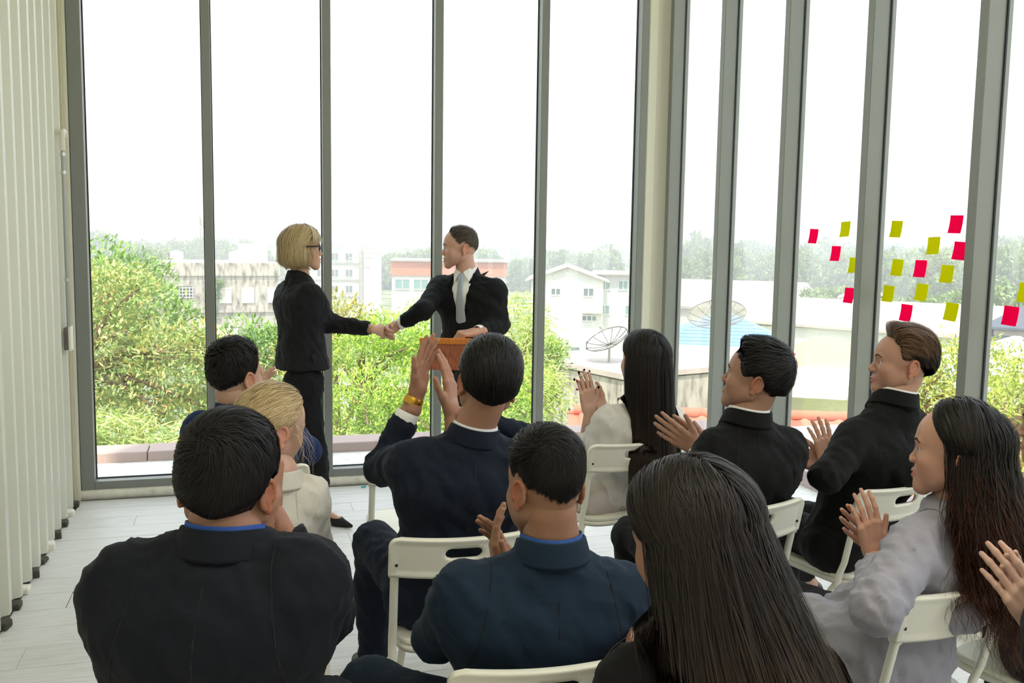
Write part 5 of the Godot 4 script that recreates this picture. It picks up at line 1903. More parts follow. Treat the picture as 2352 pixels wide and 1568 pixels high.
func flip_if(mb: MB, c: Vector3) -> void:
	var bad := 0
	for k in mb.v.size():
		if mb.n[k].dot(mb.v[k] - c) < 0: bad += 1
	if bad * 2 > mb.v.size(): flip(mb)

func cloth_mat(c: Color, rough := 0.85, rim := 0.25) -> StandardMaterial3D:
	var m := mat(Color.WHITE, rough, 0.0, 0.35)
	m.albedo_texture = weave
	m.albedo_color = c
	tri_mat(m, Vector3(9, 9, 9), false)
	m.rim_enabled = rim > 0.0; m.rim = rim; m.rim_tint = 0.6
	return m

var weave: Texture2D
var heads := {}
var hands := {}

class Spec:
	var label := ""
	var j := {}
	var yaw := 0.0            # of the face, in degrees right of the camera's axis
	var pitch := 0.0
	var roll := 0.0
	var male := true
	var hs := 1.0             # head scale
	var skin := Color(0.52, 0.32, 0.22)
	var suit: Material
	var suit_name := "jacket"
	var trousers: Material
	var shirt: Material
	var hair: Hair
	var cell := 0.013
	var lh := ["clap", Vector3.UP, Vector3.RIGHT]
	var rh := ["clap", Vector3.UP, Vector3.LEFT]
	var gapl := 0.03          # bare wrist between sleeve and hand
	var gapr := 0.03
	var cuffs := true
	var collar := true
	var amp := 0.004
	var puff := 0.0           # fuller sleeves
	var slim := 1.0
	var shoe: Material
	var stubble := 0.0
	var vee := false
	var hem := -1.0           # height of a standing jacket's hem
	var barearm := 0.0
	var legs := true
	var seat := true
	var bare_ankle := 0.0
	var seams := true
	var seam_mat: Material
	var pump := false
	var skirt := false

func dirw(yaw: float, pitch: float) -> Vector3:
	var a := deg_to_rad(yaw) + 0.2846
	return Vector3(sin(a) * cos(deg_to_rad(pitch)), sin(deg_to_rad(pitch)), -cos(a) * cos(deg_to_rad(pitch)))

func person(sp: Spec) -> Node3D:
	var j := {}
	var base := Vector3(sp.j.pv.x, 0, sp.j.pv.z)
	for k in sp.j: j[k] = sp.j[k] - base
	var t := thing("person", sp.label, "person", base)
	var R: Vector3 = (j.sr - j.sl).normalized()
	var U: Vector3 = (j.nk - j.pv).normalized()
	R = (R - U * R.dot(U)).normalized()
	var F := U.cross(R)
	var g := 1.0 if sp.male else 0.88
	g *= sp.slim
	# head
	var face := dirw(sp.yaw, sp.pitch)
	var up := Basis(face, deg_to_rad(sp.roll)) * Vector3.UP
	var hb := Basis.looking_at(face, up)
	var hx := Transform3D(hb * Basis.from_scale(Vector3.ONE * sp.hs), j.hd)
	var key := "m" if sp.male else "f"
	if not heads.has(key): heads[key] = make_head(sp.male)
	var head: Head = heads[key]
	var skin := SkinTint.new()
	skin.col = sp.skin; skin.stubble = sp.stubble
	var hm := MB.new()
	head.sdf.mesh(hm, skin)
	var body := MB.new()
	body.append(hm, hx)
	body.col = sp.skin
	# neck in a grid of its own
	var nsd := Sdf.new()
	var nr := 0.056 if sp.male else 0.047
	nsd.cone(hx * Vector3(0, -0.045, 0.024), j.nk + F * 0.008, nr * sp.hs, nr, 0.02)
	nsd.cone(j.nk + F * 0.008, j.nk - U * 0.05 + F * 0.02, nr, nr, 0.02)
	nsd.build(0.007)
	nsd.mesh(body)
	# the body under the clothes
	var bd := Sdf.new()
	var ch: Vector3 = (j.sl + j.sr) * 0.5 - U * 0.05
	bd.cone(j.nk - U * 0.06 + F * 0.01, ch - U * 0.04, nr * 0.8, 0.075 * g, 0.03)
	bd.cone(j.sl + R * 0.06 - U * 0.05, j.sr - R * 0.06 - U * 0.05, 0.075 * g, 0.075 * g, 0.04)
	bd.cone(ch, j.pv + U * 0.08, 0.095 * g, 0.09 * g, 0.04, R, 0.8)
	bd.cone(j.hl, j.hr, 0.085 * g, 0.085 * g, 0.04)
	for s in ["l", "r"]:
		bd.cone(j["s" + s], j["e" + s], 0.040 * g, 0.034 * g, 0.03)
		bd.cone(j["e" + s], j["w" + s], 0.034 * g, 0.022 * g, 0.02)
		bd.cone(j["h" + s], j["k" + s], 0.066 * g, 0.046 * g, 0.03)
		bd.cone(j["k" + s], j["a" + s], 0.046 * g, 0.030 * g, 0.02)
	bd.build(0.018)
	bd.mesh(body)
	if sp.barearm > 0.0 or sp.bare_ankle > 0.0 or sp.gapl > 0.04:
		var ar := Sdf.new()
		for s in ["l", "r"]:
			var w: Vector3 = j["w" + s]; var e: Vector3 = j["e" + s]
			ar.cone(w, w.lerp(e, 0.75), 0.024 * g, 0.036 * g, 0.01)
			if sp.bare_ankle > 0.0: ar.cone(j["a" + s] - Vector3(0, 0.03, 0), j["a" + s].lerp(j["k" + s], 0.4), 0.033 * g, 0.042 * g, 0.01)
		ar.build(0.008)
		ar.mesh(body)
	# hands
	for s in ["l", "r"]:
		var hd: Array = sp.lh if s == "l" else sp.rh
		var hk: String = hd[0] + ("" if sp.male else "_f")
		if not hands.has(hk):
			var sl := 1.0 if sp.male else 0.86
			match hd[0]:
				"clap": hands[hk] = make_hand([10, 14, 10], 0.15, [0.042, 0.010, 0.055, 0.012, 0.060, 0.008], sl)
				"open": hands[hk] = make_hand([5, 8, 6], 0.9, [0.046, 0.008, 0.066, 0.012, 0.078, 0.012], sl)
				"cup": hands[hk] = make_hand([24, 26, 16], 0.3, [0.040, 0.016, 0.046, 0.026, 0.044, 0.028], sl)
				"fist": hands[hk] = make_hand([52, 74, 46], 0.0, [0.038, 0.022, 0.036, 0.036, 0.020, 0.040], sl)
				"grip": hands[hk] = make_hand([26, 40, 28], 0.1, [0.040, 0.014, 0.046, 0.026, 0.040, 0.034], sl)
		var hsz := (1.0 if sp.male else 0.92) * sp.hs
		body.append(hands[hk], Transform3D(hand_basis(hd[1], hd[2], s == "r") * Basis.from_scale(Vector3.ONE * hsz), j["w" + s]), sp.skin)
	obj("body", body.mesh(), M.skin, t)
	# eyes and brows
	var ey := MB.new()
	var br := MB.new()
	for x in [-1.0, 1.0]:
		ey.col = s8(226, 220, 214)
		var c := Vector3(x * 0.032, 0.005, -0.0725)
		ey.ball(hx * c, Vector3.ONE * 0.0118 * sp.hs, 12, 8)
		ey.col = s8(52, 40, 32) if sp.skin.r < 0.6 else s8(70, 84, 92)
		ey.ball(hx * (c + Vector3(0, 0.0, -0.0092)), Vector3(0.0056, 0.0056, 0.0034) * sp.hs, 10, 6, hb)
		br.col = sp.hair.cols[0].lerp(Color(0.12, 0.08, 0.05), 0.3)
		var bp := PackedVector3Array()
		for q in 7:
			var b := Vector3(x * lerpf(0.013, 0.050, q / 6.0), 0.025 + 0.006 * sin(q * 0.55), -0.13)
			while head.sdf.at(b) > 0.0 and b.z < -0.04: b.z += 0.001
			bp.append(hx * b)
		br.tube(bp, PackedFloat32Array([0.0026, 0.0034, 0.0036, 0.0034, 0.003, 0.0024, 0.0014]), 6, true, Vector3.UP, 0.7)
	obj("eyes", ey.mesh(), M.eye, t)
	obj("eyebrows", br.mesh(), M.brow, t)
	# hair
	var hmesh := MB.new()
	hair_cap(hmesh, sp.hair, head, Transform3D(hb, j.hd), sp.hs)
	var bodies := [[j.sl + R * 0.05 - U * 0.05, j.sr - R * 0.05 - U * 0.05, 0.105 * g + sp.amp, 0.105 * g + sp.amp], [ch, j.pv + U * 0.14, 0.124 * g + sp.amp * 2.0, 0.118 * g + sp.amp * 2.0], [j.sl, j.el, (0.066 + sp.puff) * g + sp.amp * 2.0, (0.055 + sp.puff) * g + sp.amp * 2.0], [j.sr, j.er, (0.066 + sp.puff) * g + sp.amp * 2.0, (0.055 + sp.puff) * g + sp.amp * 2.0], [hx * Vector3(0, -0.05, 0.03), j.nk, 0.055 * g, 0.06 * g], [j.nk, j.sl, 0.058 * g, 0.055 * g], [j.nk, j.sr, 0.058 * g, 0.055 * g]]
	hair_strands(hmesh, sp.hair, head, Transform3D(hb, j.hd), sp.hs, bodies if sp.hair.gravity > 0.0 else [])
	var hmat := vmat(sp.hair.rough + 0.08, 0.32)
	obj("hair", hmesh.mesh(), hmat, t)
	# jacket or blouse
	var jk := Sdf.new()
	var pf := sp.puff
	jk.cone(j.sl + R * 0.055 - U * 0.055, j.sr - R * 0.055 - U * 0.055, 0.104 * g, 0.104 * g, 0.05)
	jk.cone(ch - U * 0.02, j.pv + U * 0.17, 0.124 * g, 0.114 * g, 0.06, R, 0.72)
	jk.cone(j.pv + U * 0.15, j.pv + U * 0.0, 0.116 * g, 0.132 * g, 0.05, R, 0.74)
	jk.cone(j.nk - U * 0.066, j.sl, 0.071 * g, 0.054 * g, 0.04)
	jk.cone(j.nk - U * 0.066, j.sr, 0.071 * g, 0.054 * g, 0.04)
	if sp.hem > 0.0:
		var low: Vector3 = (j.hl + j.hr) * 0.5
		low.y = sp.hem
		jk.cone(j.pv + U * 0.06, low, 0.130 * g, 0.138 * g, 0.05, R, 0.80)
	for s in ["l", "r"]:
		var w: Vector3 = j["w" + s]; var e: Vector3 = j["e" + s]; var sh: Vector3 = j["s" + s]
		var gap := sp.gapl if s == "l" else sp.gapr
		jk.cone(sh, sh.lerp(e, 0.12), 0.068 * g, 0.067 * g, 0.028)
		jk.cone(sh, e, (0.066 + pf) * g, (0.055 + pf) * g, 0.028)
		if sp.barearm <= 0.0:
			var end := w + (e - w).normalized() * (gap + 0.018)
			jk.stub(e, end, (0.055 + pf) * g, (0.042 + pf * 0.6) * g, 0.02)
		else:
			var end := e.lerp(w, sp.barearm)
			jk.stub(e, end, (0.057 + pf) * g, (0.050 + pf) * g, 0.02)
	if sp.hem > 0.0: jk.below(Vector3(0, sp.hem, 0), Vector3.DOWN)
	if sp.vee:
		jk.cut(j.nk + F * 0.085 - U * 0.035, ch + F * 0.142 - U * 0.185, 0.062, 0.010, 0.006)
	var cl := Cloth.new()
	cl.amp = sp.amp
	cl.fn.seed = int(absf(sp.j.pv.x * 1000.0))
	for s in ["l", "r"]:
		var e: Vector3 = j["e" + s]; var sh: Vector3 = j["s" + s]; var w: Vector3 = j["w" + s]
		cl.joints.append([e, 0.13, sp.amp * 1.1, (w - sh).normalized()])
		cl.joints.append([w.lerp(e, 0.35), 0.09, sp.amp * 0.6, (w - e).normalized()])
		cl.joints.append([sh.lerp(e, 0.35) + U * -0.03, 0.10, sp.amp * 0.7, ((e - sh).normalized() - U * 0.5).normalized()])
	jk.build(sp.cell)
	last_jacket = jk
	var jm := MB.new()
	jk.mesh(jm, cl)
	obj(sp.suit_name, jm.mesh(), sp.suit, t)
	if sp.seams: seam_lines(t, jk, j, R, U, F, ch, sp, cl)
	# collars and cuffs
	if sp.shirt:
		var sc := MB.new()
		var n2: Vector3 = (U + (j.hd - j.nk).normalized() * 0.6).normalized()
		sweep(sc, j.nk + F * 0.004, n2, F, nr + 0.004, nr + 0.006, [[0.006, -0.045], [0.001, 0.019], [0.005, 0.020], [0.011, -0.02], [0.013, -0.045]], 0.035)
		obj("shirt_collar", sc.mesh(), sp.shirt, t)
		if sp.cuffs:
			for s in ["l", "r"]:
				var w: Vector3 = j["w" + s]; var e: Vector3 = j["e" + s]
				var d := (w - e).normalized()
				var gap := sp.gapl if s == "l" else sp.gapr
				cuff(t, "shirt_cuff", w - d * (gap + 0.03), w - d * (gap - 0.004), 0.0355 * g, 0.034 * g, sp.shirt)
	if sp.collar:
		var jc := MB.new()
		var n3: Vector3 = (U + (j.hd - j.nk).normalized() * 0.6).normalized()
		sweep(jc, j.nk + F * 0.002, n3, F, nr + 0.011, nr + 0.012, [[0.000, -0.06], [0.000, 0.011], [0.003, 0.0145], [0.006, 0.012], [0.011, -0.006], [0.018, -0.030], [0.0175, -0.035], [0.011, -0.037]], 0.11 if sp.vee else 0.06)
		obj("jacket_collar", jc.mesh(), sp.suit, t)
	# legs
	if sp.legs:
		var tr := Sdf.new()
		tr.cone(j.hl, j.hr, 0.112 * g, 0.112 * g, 0.05)
		for s in ["l", "r"]:
			var h: Vector3 = j["h" + s]; var k: Vector3 = j["k" + s]; var a: Vector3 = j["a" + s]
			tr.cone(h, k, 0.088 * g, 0.067 * g, 0.04)
			var end := a.lerp(k, sp.bare_ankle)
			tr.cone(k, k.lerp(end, 0.4), 0.066 * g, 0.062 * g, 0.03)
			tr.stub(k.lerp(end, 0.4), end, 0.062 * g, 0.052 * g, 0.03)
		var tc := Cloth.new()
		tc.amp = sp.amp * 0.9
		for s in ["l", "r"]:
			tc.joints.append([j["k" + s], 0.14, sp.amp * 0.8, ((j["a" + s] - j["h" + s]) as Vector3).normalized()])
			tc.joints.append([j["h" + s], 0.16, sp.amp * 0.9, (((j["k" + s] - j["h" + s]) as Vector3).normalized() + Vector3.UP).normalized()])
		tr.build(0.014)
		var tm := MB.new()
		tr.mesh(tm, tc)
		obj("skirt" if sp.skirt else "trousers", tm.mesh(), sp.trousers, t)
		for s in ["l", "r"]: shoe(t, j["a" + s], ((j["k" + s] - j["h" + s]) * Vector3(1, 0, 1)) as Vector3, sp)
	return t

func seam_lines(t: Node3D, jk: Sdf, j: Dictionary, R: Vector3, U: Vector3, F: Vector3, ch: Vector3, sp: Spec, cl: Cloth) -> void:
	# stitched seams lying on the cloth: centre back and the two armholes
	var lines := []
	var mid := PackedVector3Array()
	for k in 26:
		var p: Vector3 = j.nk - U * (0.045 + k * 0.016) - F * 0.30
		var q := 0
		while jk.at(p) > 0.0 and q < 160:
			p += F * 0.003
			q += 1
		if q < 160: mid.append(p - F * (0.0006 + cl.push(p, -F)))
	lines.append(mid)
	for s in ["l", "r"]:
		var x := 1.0 if s == "l" else -1.0
		var sh: Vector3 = j["s" + s]
		var c := sh + R * (0.020 * x) - U * 0.035
		var u2 := (U + R * (0.22 * x)).normalized()
		var ring := PackedVector3Array()
		for k in 22:
			var a := lerpf(-0.5, 2.45, k / 21.0)
			var d := (u2 * cos(a) - F * sin(a)).normalized()
			var p := c + d * 0.20
			var q := 0
			while jk.at(p) > 0.0 and q < 100:
				p -= d * 0.002
				q += 1
			ring.append(p + d * (cl.push(p, d) + 0.0004))
		lines.append(ring)
	for l in lines:
		if l.size() < 4: continue
		var mb := MB.new()
		mb.tube(l, PackedFloat32Array([0.0019]), 5)
		obj("seam", mb.mesh(), sp.seam_mat if sp.seam_mat else M.seam, t)

func shoe(t: Node3D, a: Vector3, dir: Vector3, sp: Spec) -> void:
	var f := dir.normalized() if dir.length() > 0.05 else dirw(0, 0)
	var r := f.cross(Vector3.UP)
	var o := Vector3(a.x, 0.0, a.z)
	var s := Sdf.new()
	var w := 1.0 if sp.male else 0.84
	if sp.pump:
		pump_shoe(t, o, f, r, sp)
		return
	s.cone(o - f * 0.045 + Vector3(0, 0.045, 0), o + f * 0.10 + Vector3(0, 0.038, 0), 0.036 * w, 0.040 * w, 0.02, r, 1.0)
	s.cone(o + f * 0.08 + Vector3(0, 0.034, 0), o + f * 0.165 + Vector3(0, 0.028, 0), 0.040 * w, 0.026 * w, 0.02)
	s.cone(o + Vector3(0, 0.05, 0) - f * 0.02, o + Vector3(0, 0.09, 0) - f * 0.01, 0.038 * w, 0.036 * w, 0.02)
	s.below(Vector3(0, 0.016, 0), Vector3.DOWN)
	s.build(0.007)
	var m := MB.new()
	s.mesh(m)
	var so := obj("shoe", m.mesh(), sp.shoe if sp.shoe else M.black_shoe, t)
	var b := MB.new()
	var ring := []
	for y in [0.0, 0.018]:
		var q := PackedVector3Array()
		for k in 24:
			var an := TAU * k / 24
			var l := 0.058 + (0.132 + 0.0) * maxf(cos(an), 0.0) + 0.022 * maxf(-cos(an), 0.0)
			q.append(o + f * (cos(an) * (0.195 if cos(an) > 0 else 0.085)) + r * (sin(an) * 0.043 * w) + Vector3(0, y, 0))
		ring.append(q)
	b.loft(ring, true, true, true)
	flip_if(b, o + f * 0.05 + Vector3(0, 0.009, 0))
	obj("sole", b.mesh(), M.sole, so)

func pump_shoe(t: Node3D, o: Vector3, f: Vector3, r: Vector3, sp: Spec) -> void:
	# a bare instep in a low black court shoe with a pointed toe
	var fo := Sdf.new()
	fo.cone(o + Vector3(0, 0.11, 0), o + Vector3(0, 0.055, 0) - f * 0.015, 0.030, 0.029, 0.02)
	fo.cone(o + Vector3(0, 0.055, 0) - f * 0.015, o + f * 0.13 + Vector3(0, 0.022, 0), 0.030, 0.022, 0.02)
	fo.build(0.006)
	var fm := MB.new()
	fm.col = sp.skin
	fo.mesh(fm)
	obj("foot", fm.mesh(), M.skin, t)
	var s := Sdf.new()
	s.cone(o - f * 0.03 + Vector3(0, 0.040, 0), o + f * 0.10 + Vector3(0, 0.024, 0), 0.033, 0.034, 0.01)
	s.cone(o + f * 0.10 + Vector3(0, 0.024, 0), o + f * 0.20 + Vector3(0, 0.014, 0), 0.033, 0.010, 0.01)
	s.cut(o + Vector3(0, 0.088, 0), o + f * 0.095 + Vector3(0, 0.066, 0), 0.040, 0.034, 0.004)
	s.build(0.005)
	var m := MB.new()
	s.mesh(m)
	var so := obj("shoe", m.mesh(), mat(Color8(20, 17, 20), 0.8), t)
	var h := MB.new()
	h.tube(PackedVector3Array([o - f * 0.042 + Vector3(0, 0.0, 0), o - f * 0.038 + Vector3(0, 0.03, 0)]), PackedFloat32Array([0.010, 0.017]), 10)
	obj("heel", h.mesh(), M.black_shoe, so)


func chairs_list() -> Array:
	return [
		[Vector3(0.69, 0, -3.775), 0.0, "empty white folding chair in the front row beyond the man with raised hands"],
		[Vector3(0.05, 0, -3.715), 0.0, "white folding chair under the man in the bright navy jacket at the front left"],
		[Vector3(1.562, 0, -3.81), 7.0, "white folding chair under the woman in the white blouse, grip hole in view"],
		[Vector3(0.045, 0, -2.785), 0.0, "white folding chair under the blonde woman in the cream jacket"],
		[Vector3(0.621, 0, -2.76), -3.0, "white folding chair under the man applauding with raised hands and a gold watch"],
		[Vector3(1.548, 0, -2.84), 12.0, "white folding chair under the black-haired man in a black suit, behind the dark-haired woman's head"],
		[Vector3(2.18, 0, -2.945), 12.0, "white folding chair under the brown-haired man in a black suit"],
		[Vector3(-0.05, 0, -1.75), 0.0, "white folding chair under the big dark-haired man in the left foreground"],
		[Vector3(0.60, 0, -1.925), -2.0, "white folding chair under the man in the blue-grey suit, cut by the bottom edge"],
		[Vector3(1.666, 0, -2.075), 12.0, "white folding chair under the woman in the lilac-grey jacket"],
		[Vector3(0.76, 0, -1.29), 4.0, "white folding chair under the woman with the long hair at the bottom edge"],
		[Vector3(1.44, 0, -1.20), 12.0, "white folding chair of the applauding person cut off by the right edge"],
		[Vector3(2.17, 0, -2.03), 12.0, "white folding chair under the black-clad person at the right edge"]]

func lectern() -> void:
	var t := thing("lectern", "wooden lectern with an orange-brown frame, between the standing man and the audience", "lectern", Vector3(1.200, 0, -5.085), -0.285)
	var h := 1.056
	var mb := MB.new()
	mb.box(Vector3(0, h - 0.036, -0.165), Vector3(0.46, 0.024, 0.36), 0.003, Basis(Vector3.RIGHT, -0.14))
	obj("top", mb.mesh(), wood(false), t)
	obj("front_panel", boxm(Vector3(-0.075, h - 0.105, 0.0), Vector3(0.285, 0.145, 0.018), 0.001), wood(true), t)
	var fr := MB.new()
	fr.box(Vector3(0, h - 0.018, 0.004), Vector3(0.462, 0.03, 0.03), 0.002)
	fr.box(Vector3(0.142, h - 0.10, 0.003), Vector3(0.155, 0.155, 0.026), 0.002)
	obj("frame", fr.mesh(), wood(false), t)
	for s in [-1.0, 1.0]: obj("side_panel", boxm(Vector3(s * 0.222, h - 0.10, -0.16), Vector3(0.016, 0.15, 0.33), 0.001), wood(true), t)
	obj("column", boxm(Vector3(0.03, 0.46, -0.15), Vector3(0.15, 0.87, 0.14), 0.004), M.black_shoe, t)
	obj("foot", boxm(Vector3(0.03, 0.02, -0.15), Vector3(0.40, 0.04, 0.36), 0.006), M.black_shoe, t)

func notes() -> void:
	# sticky notes on the inside of the right-hand glass: z, y, colour, tilt, curl
	var pk := vmat(0.85, 0.2)
	pk.backlight_enabled = true
	pk.backlight = Color(1, 1, 1)
	var inks := [s8(255, 8, 116), s8(226, 226, 12)]
	var lst := [
		[-4.435, 1.641, 0, 0.03, "leftmost pink sticky note, alone high on the third pane"], [-4.163, 1.676, 1, -0.05, "highest yellow sticky note on the third pane"],
		[-4.233, 1.553, 0, 0.0, "pink sticky note in the middle of the third pane"], [-4.079, 1.498, 1, 0.0, "yellow sticky note half hidden behind the wide mullion"],
		[-4.105, 1.347, 0, 0.01, "lowest pink sticky note on the third pane, touching the mullion"], [-3.776, 1.674, 1, 0.03, "yellow sticky note at the upper left of the fourth pane"],
		[-3.396, 1.692, 0, 0.02, "highest pink sticky note at the upper right of the fourth pane"], [-3.524, 1.6, 1, -0.04, "yellow sticky note at the upper middle of the fourth pane"],
		[-3.363, 1.58, 0, 0.05, "pink sticky note cut by the mullion on the fourth pane"], [-3.755, 1.497, 1, 0.02, "yellow sticky note at mid-height left on the fourth pane"],
		[-3.599, 1.497, 0, 0.0, "pink sticky note in the middle of the fourth pane between two yellow ones"], [-3.431, 1.48, 1, 0.0, "yellow sticky note at mid-height right on the fourth pane"],
		[-3.807, 1.373, 1, 0.02, "lowest yellow sticky note at the left of the fourth pane"], [-3.582, 1.392, 1, 0.04, "yellow sticky note under the middle pink one"],
		[-3.676, 1.293, 0, 0.02, "lowest pink sticky note on the fourth pane, above the brown-haired man"], [-3.391, 1.319, 1, 0.06, "lowest yellow sticky note at the right of the fourth pane"],
		[-3.065, 1.328, 0, 0.03, "pink sticky note on the fifth pane, before the slate roof"], [-2.996, 1.424, 1, 0.03, "yellow sticky note cut by the right edge of the picture"]]
	for q in lst:
		var b := MB.new()
		b.col = inks[q[2]]
		var w := 0.076
		var hh := 0.076
		var n := 8
		for k in n:
			var y0 := hh * (0.5 - k / float(n)); var y1 := hh * (0.5 - (k + 1) / float(n))
			var c0: float = 0.010 * pow(k / float(n), 2.0) ; var c1: float = 0.010 * pow((k + 1) / float(n), 2.0)
			for s in [0.0, 0.0006]:
				var a := Vector3(-c0 - s, y0, -w * 0.5); var c := Vector3(-c0 - s, y0, w * 0.5); var d := Vector3(-c1 - s, y1, w * 0.5); var e := Vector3(-c1 - s, y1, -w * 0.5)
				if s > 0: b.quad(a, e, d, c)
				else: b.quad(a, c, d, e)
		var o := obj("sticky_note", b.mesh(), pk)
		o.position = Vector3(XR + 0.0912, q[1], q[0])
		o.rotation.x = q[3]
		tag(o, q[4], "sticky note", "sticky notes on the right-hand glass")

func wall_bits() -> void:
	# white conduit with a hooked end and a small box on the corrugated wall
	var t := thing("conduit", "grey conduit with a white hooked bend on the corrugated wall beside the window", "conduit", Vector3(-0.893, 0, -5.80))
	var b := MB.new()
	b.tube(PackedVector3Array([Vector3(0, 1.0, 0), Vector3(0, 1.30, 0), Vector3(0, 2.06, 0)]), PackedFloat32Array([0.011]), 10)
	obj("pipe", b.mesh(), mat(Color8(168, 172, 166), 0.4, 0.4), t)
	var h := MB.new()
	h.tube(PackedVector3Array([Vector3(0, 2.05, 0), Vector3(0, 2.11, 0), Vector3(0, 2.145, -0.02), Vector3(0, 2.162, -0.06), Vector3(0, 2.158, -0.10), Vector3(-0.005, 2.14, -0.125)]), PackedFloat32Array([0.014]), 10)
	obj("hook", h.mesh(), mat(Color8(224, 218, 204), 0.5), t)
	for y in [1.33, 1.92, 2.02]:
		var c := MB.new()
		c.tube(PackedVector3Array([Vector3(0, y, 0), Vector3(0, y + 0.02, 0)]), PackedFloat32Array([0.0145]), 10)
		obj("clamp", c.mesh(), mat(Color8(200, 202, 198), 0.25, 0.8), t)
	var bx := thing("switch_box", "small white switch box with a dark side at the foot of the conduit", "box", Vector3(-0.900, 1.01, -5.81))
	obj("cover", boxm(Vector3(0.012, 0, -0.012), Vector3(0.014, 0.135, 0.085), 0.002), mat(Color8(226, 224, 206), 0.5), bx)
	obj("case", boxm(Vector3(-0.006, 0, -0.005), Vector3(0.024, 0.125, 0.075), 0.002), mat(Color8(104, 100, 90), 0.7), bx)
	var cl := thing("hair_clip", "tiny turquoise clip lying on the floor in front of the window kerb", "clip", Vector3(0.78, 0.0, -6.02), 0.2)
	obj("clip", boxm(Vector3(0, 0.005, 0), Vector3(0.034, 0.01, 0.011), 0.003), mat(Color8(60, 176, 176), 0.5), cl)

func suit_of(c: Color, rough := 0.85, rim := 0.25) -> StandardMaterial3D:
	return cloth_mat(c, rough, rim)

var last_jacket: Sdf

func on_jacket(p: Vector3, dir: Vector3, off: float) -> Vector3:   # from p inwards along dir to the cloth
	var q := p
	for k in 200:
		if last_jacket.at(q) < 0.0: break
		q += dir * 0.0025
	return q - dir * off

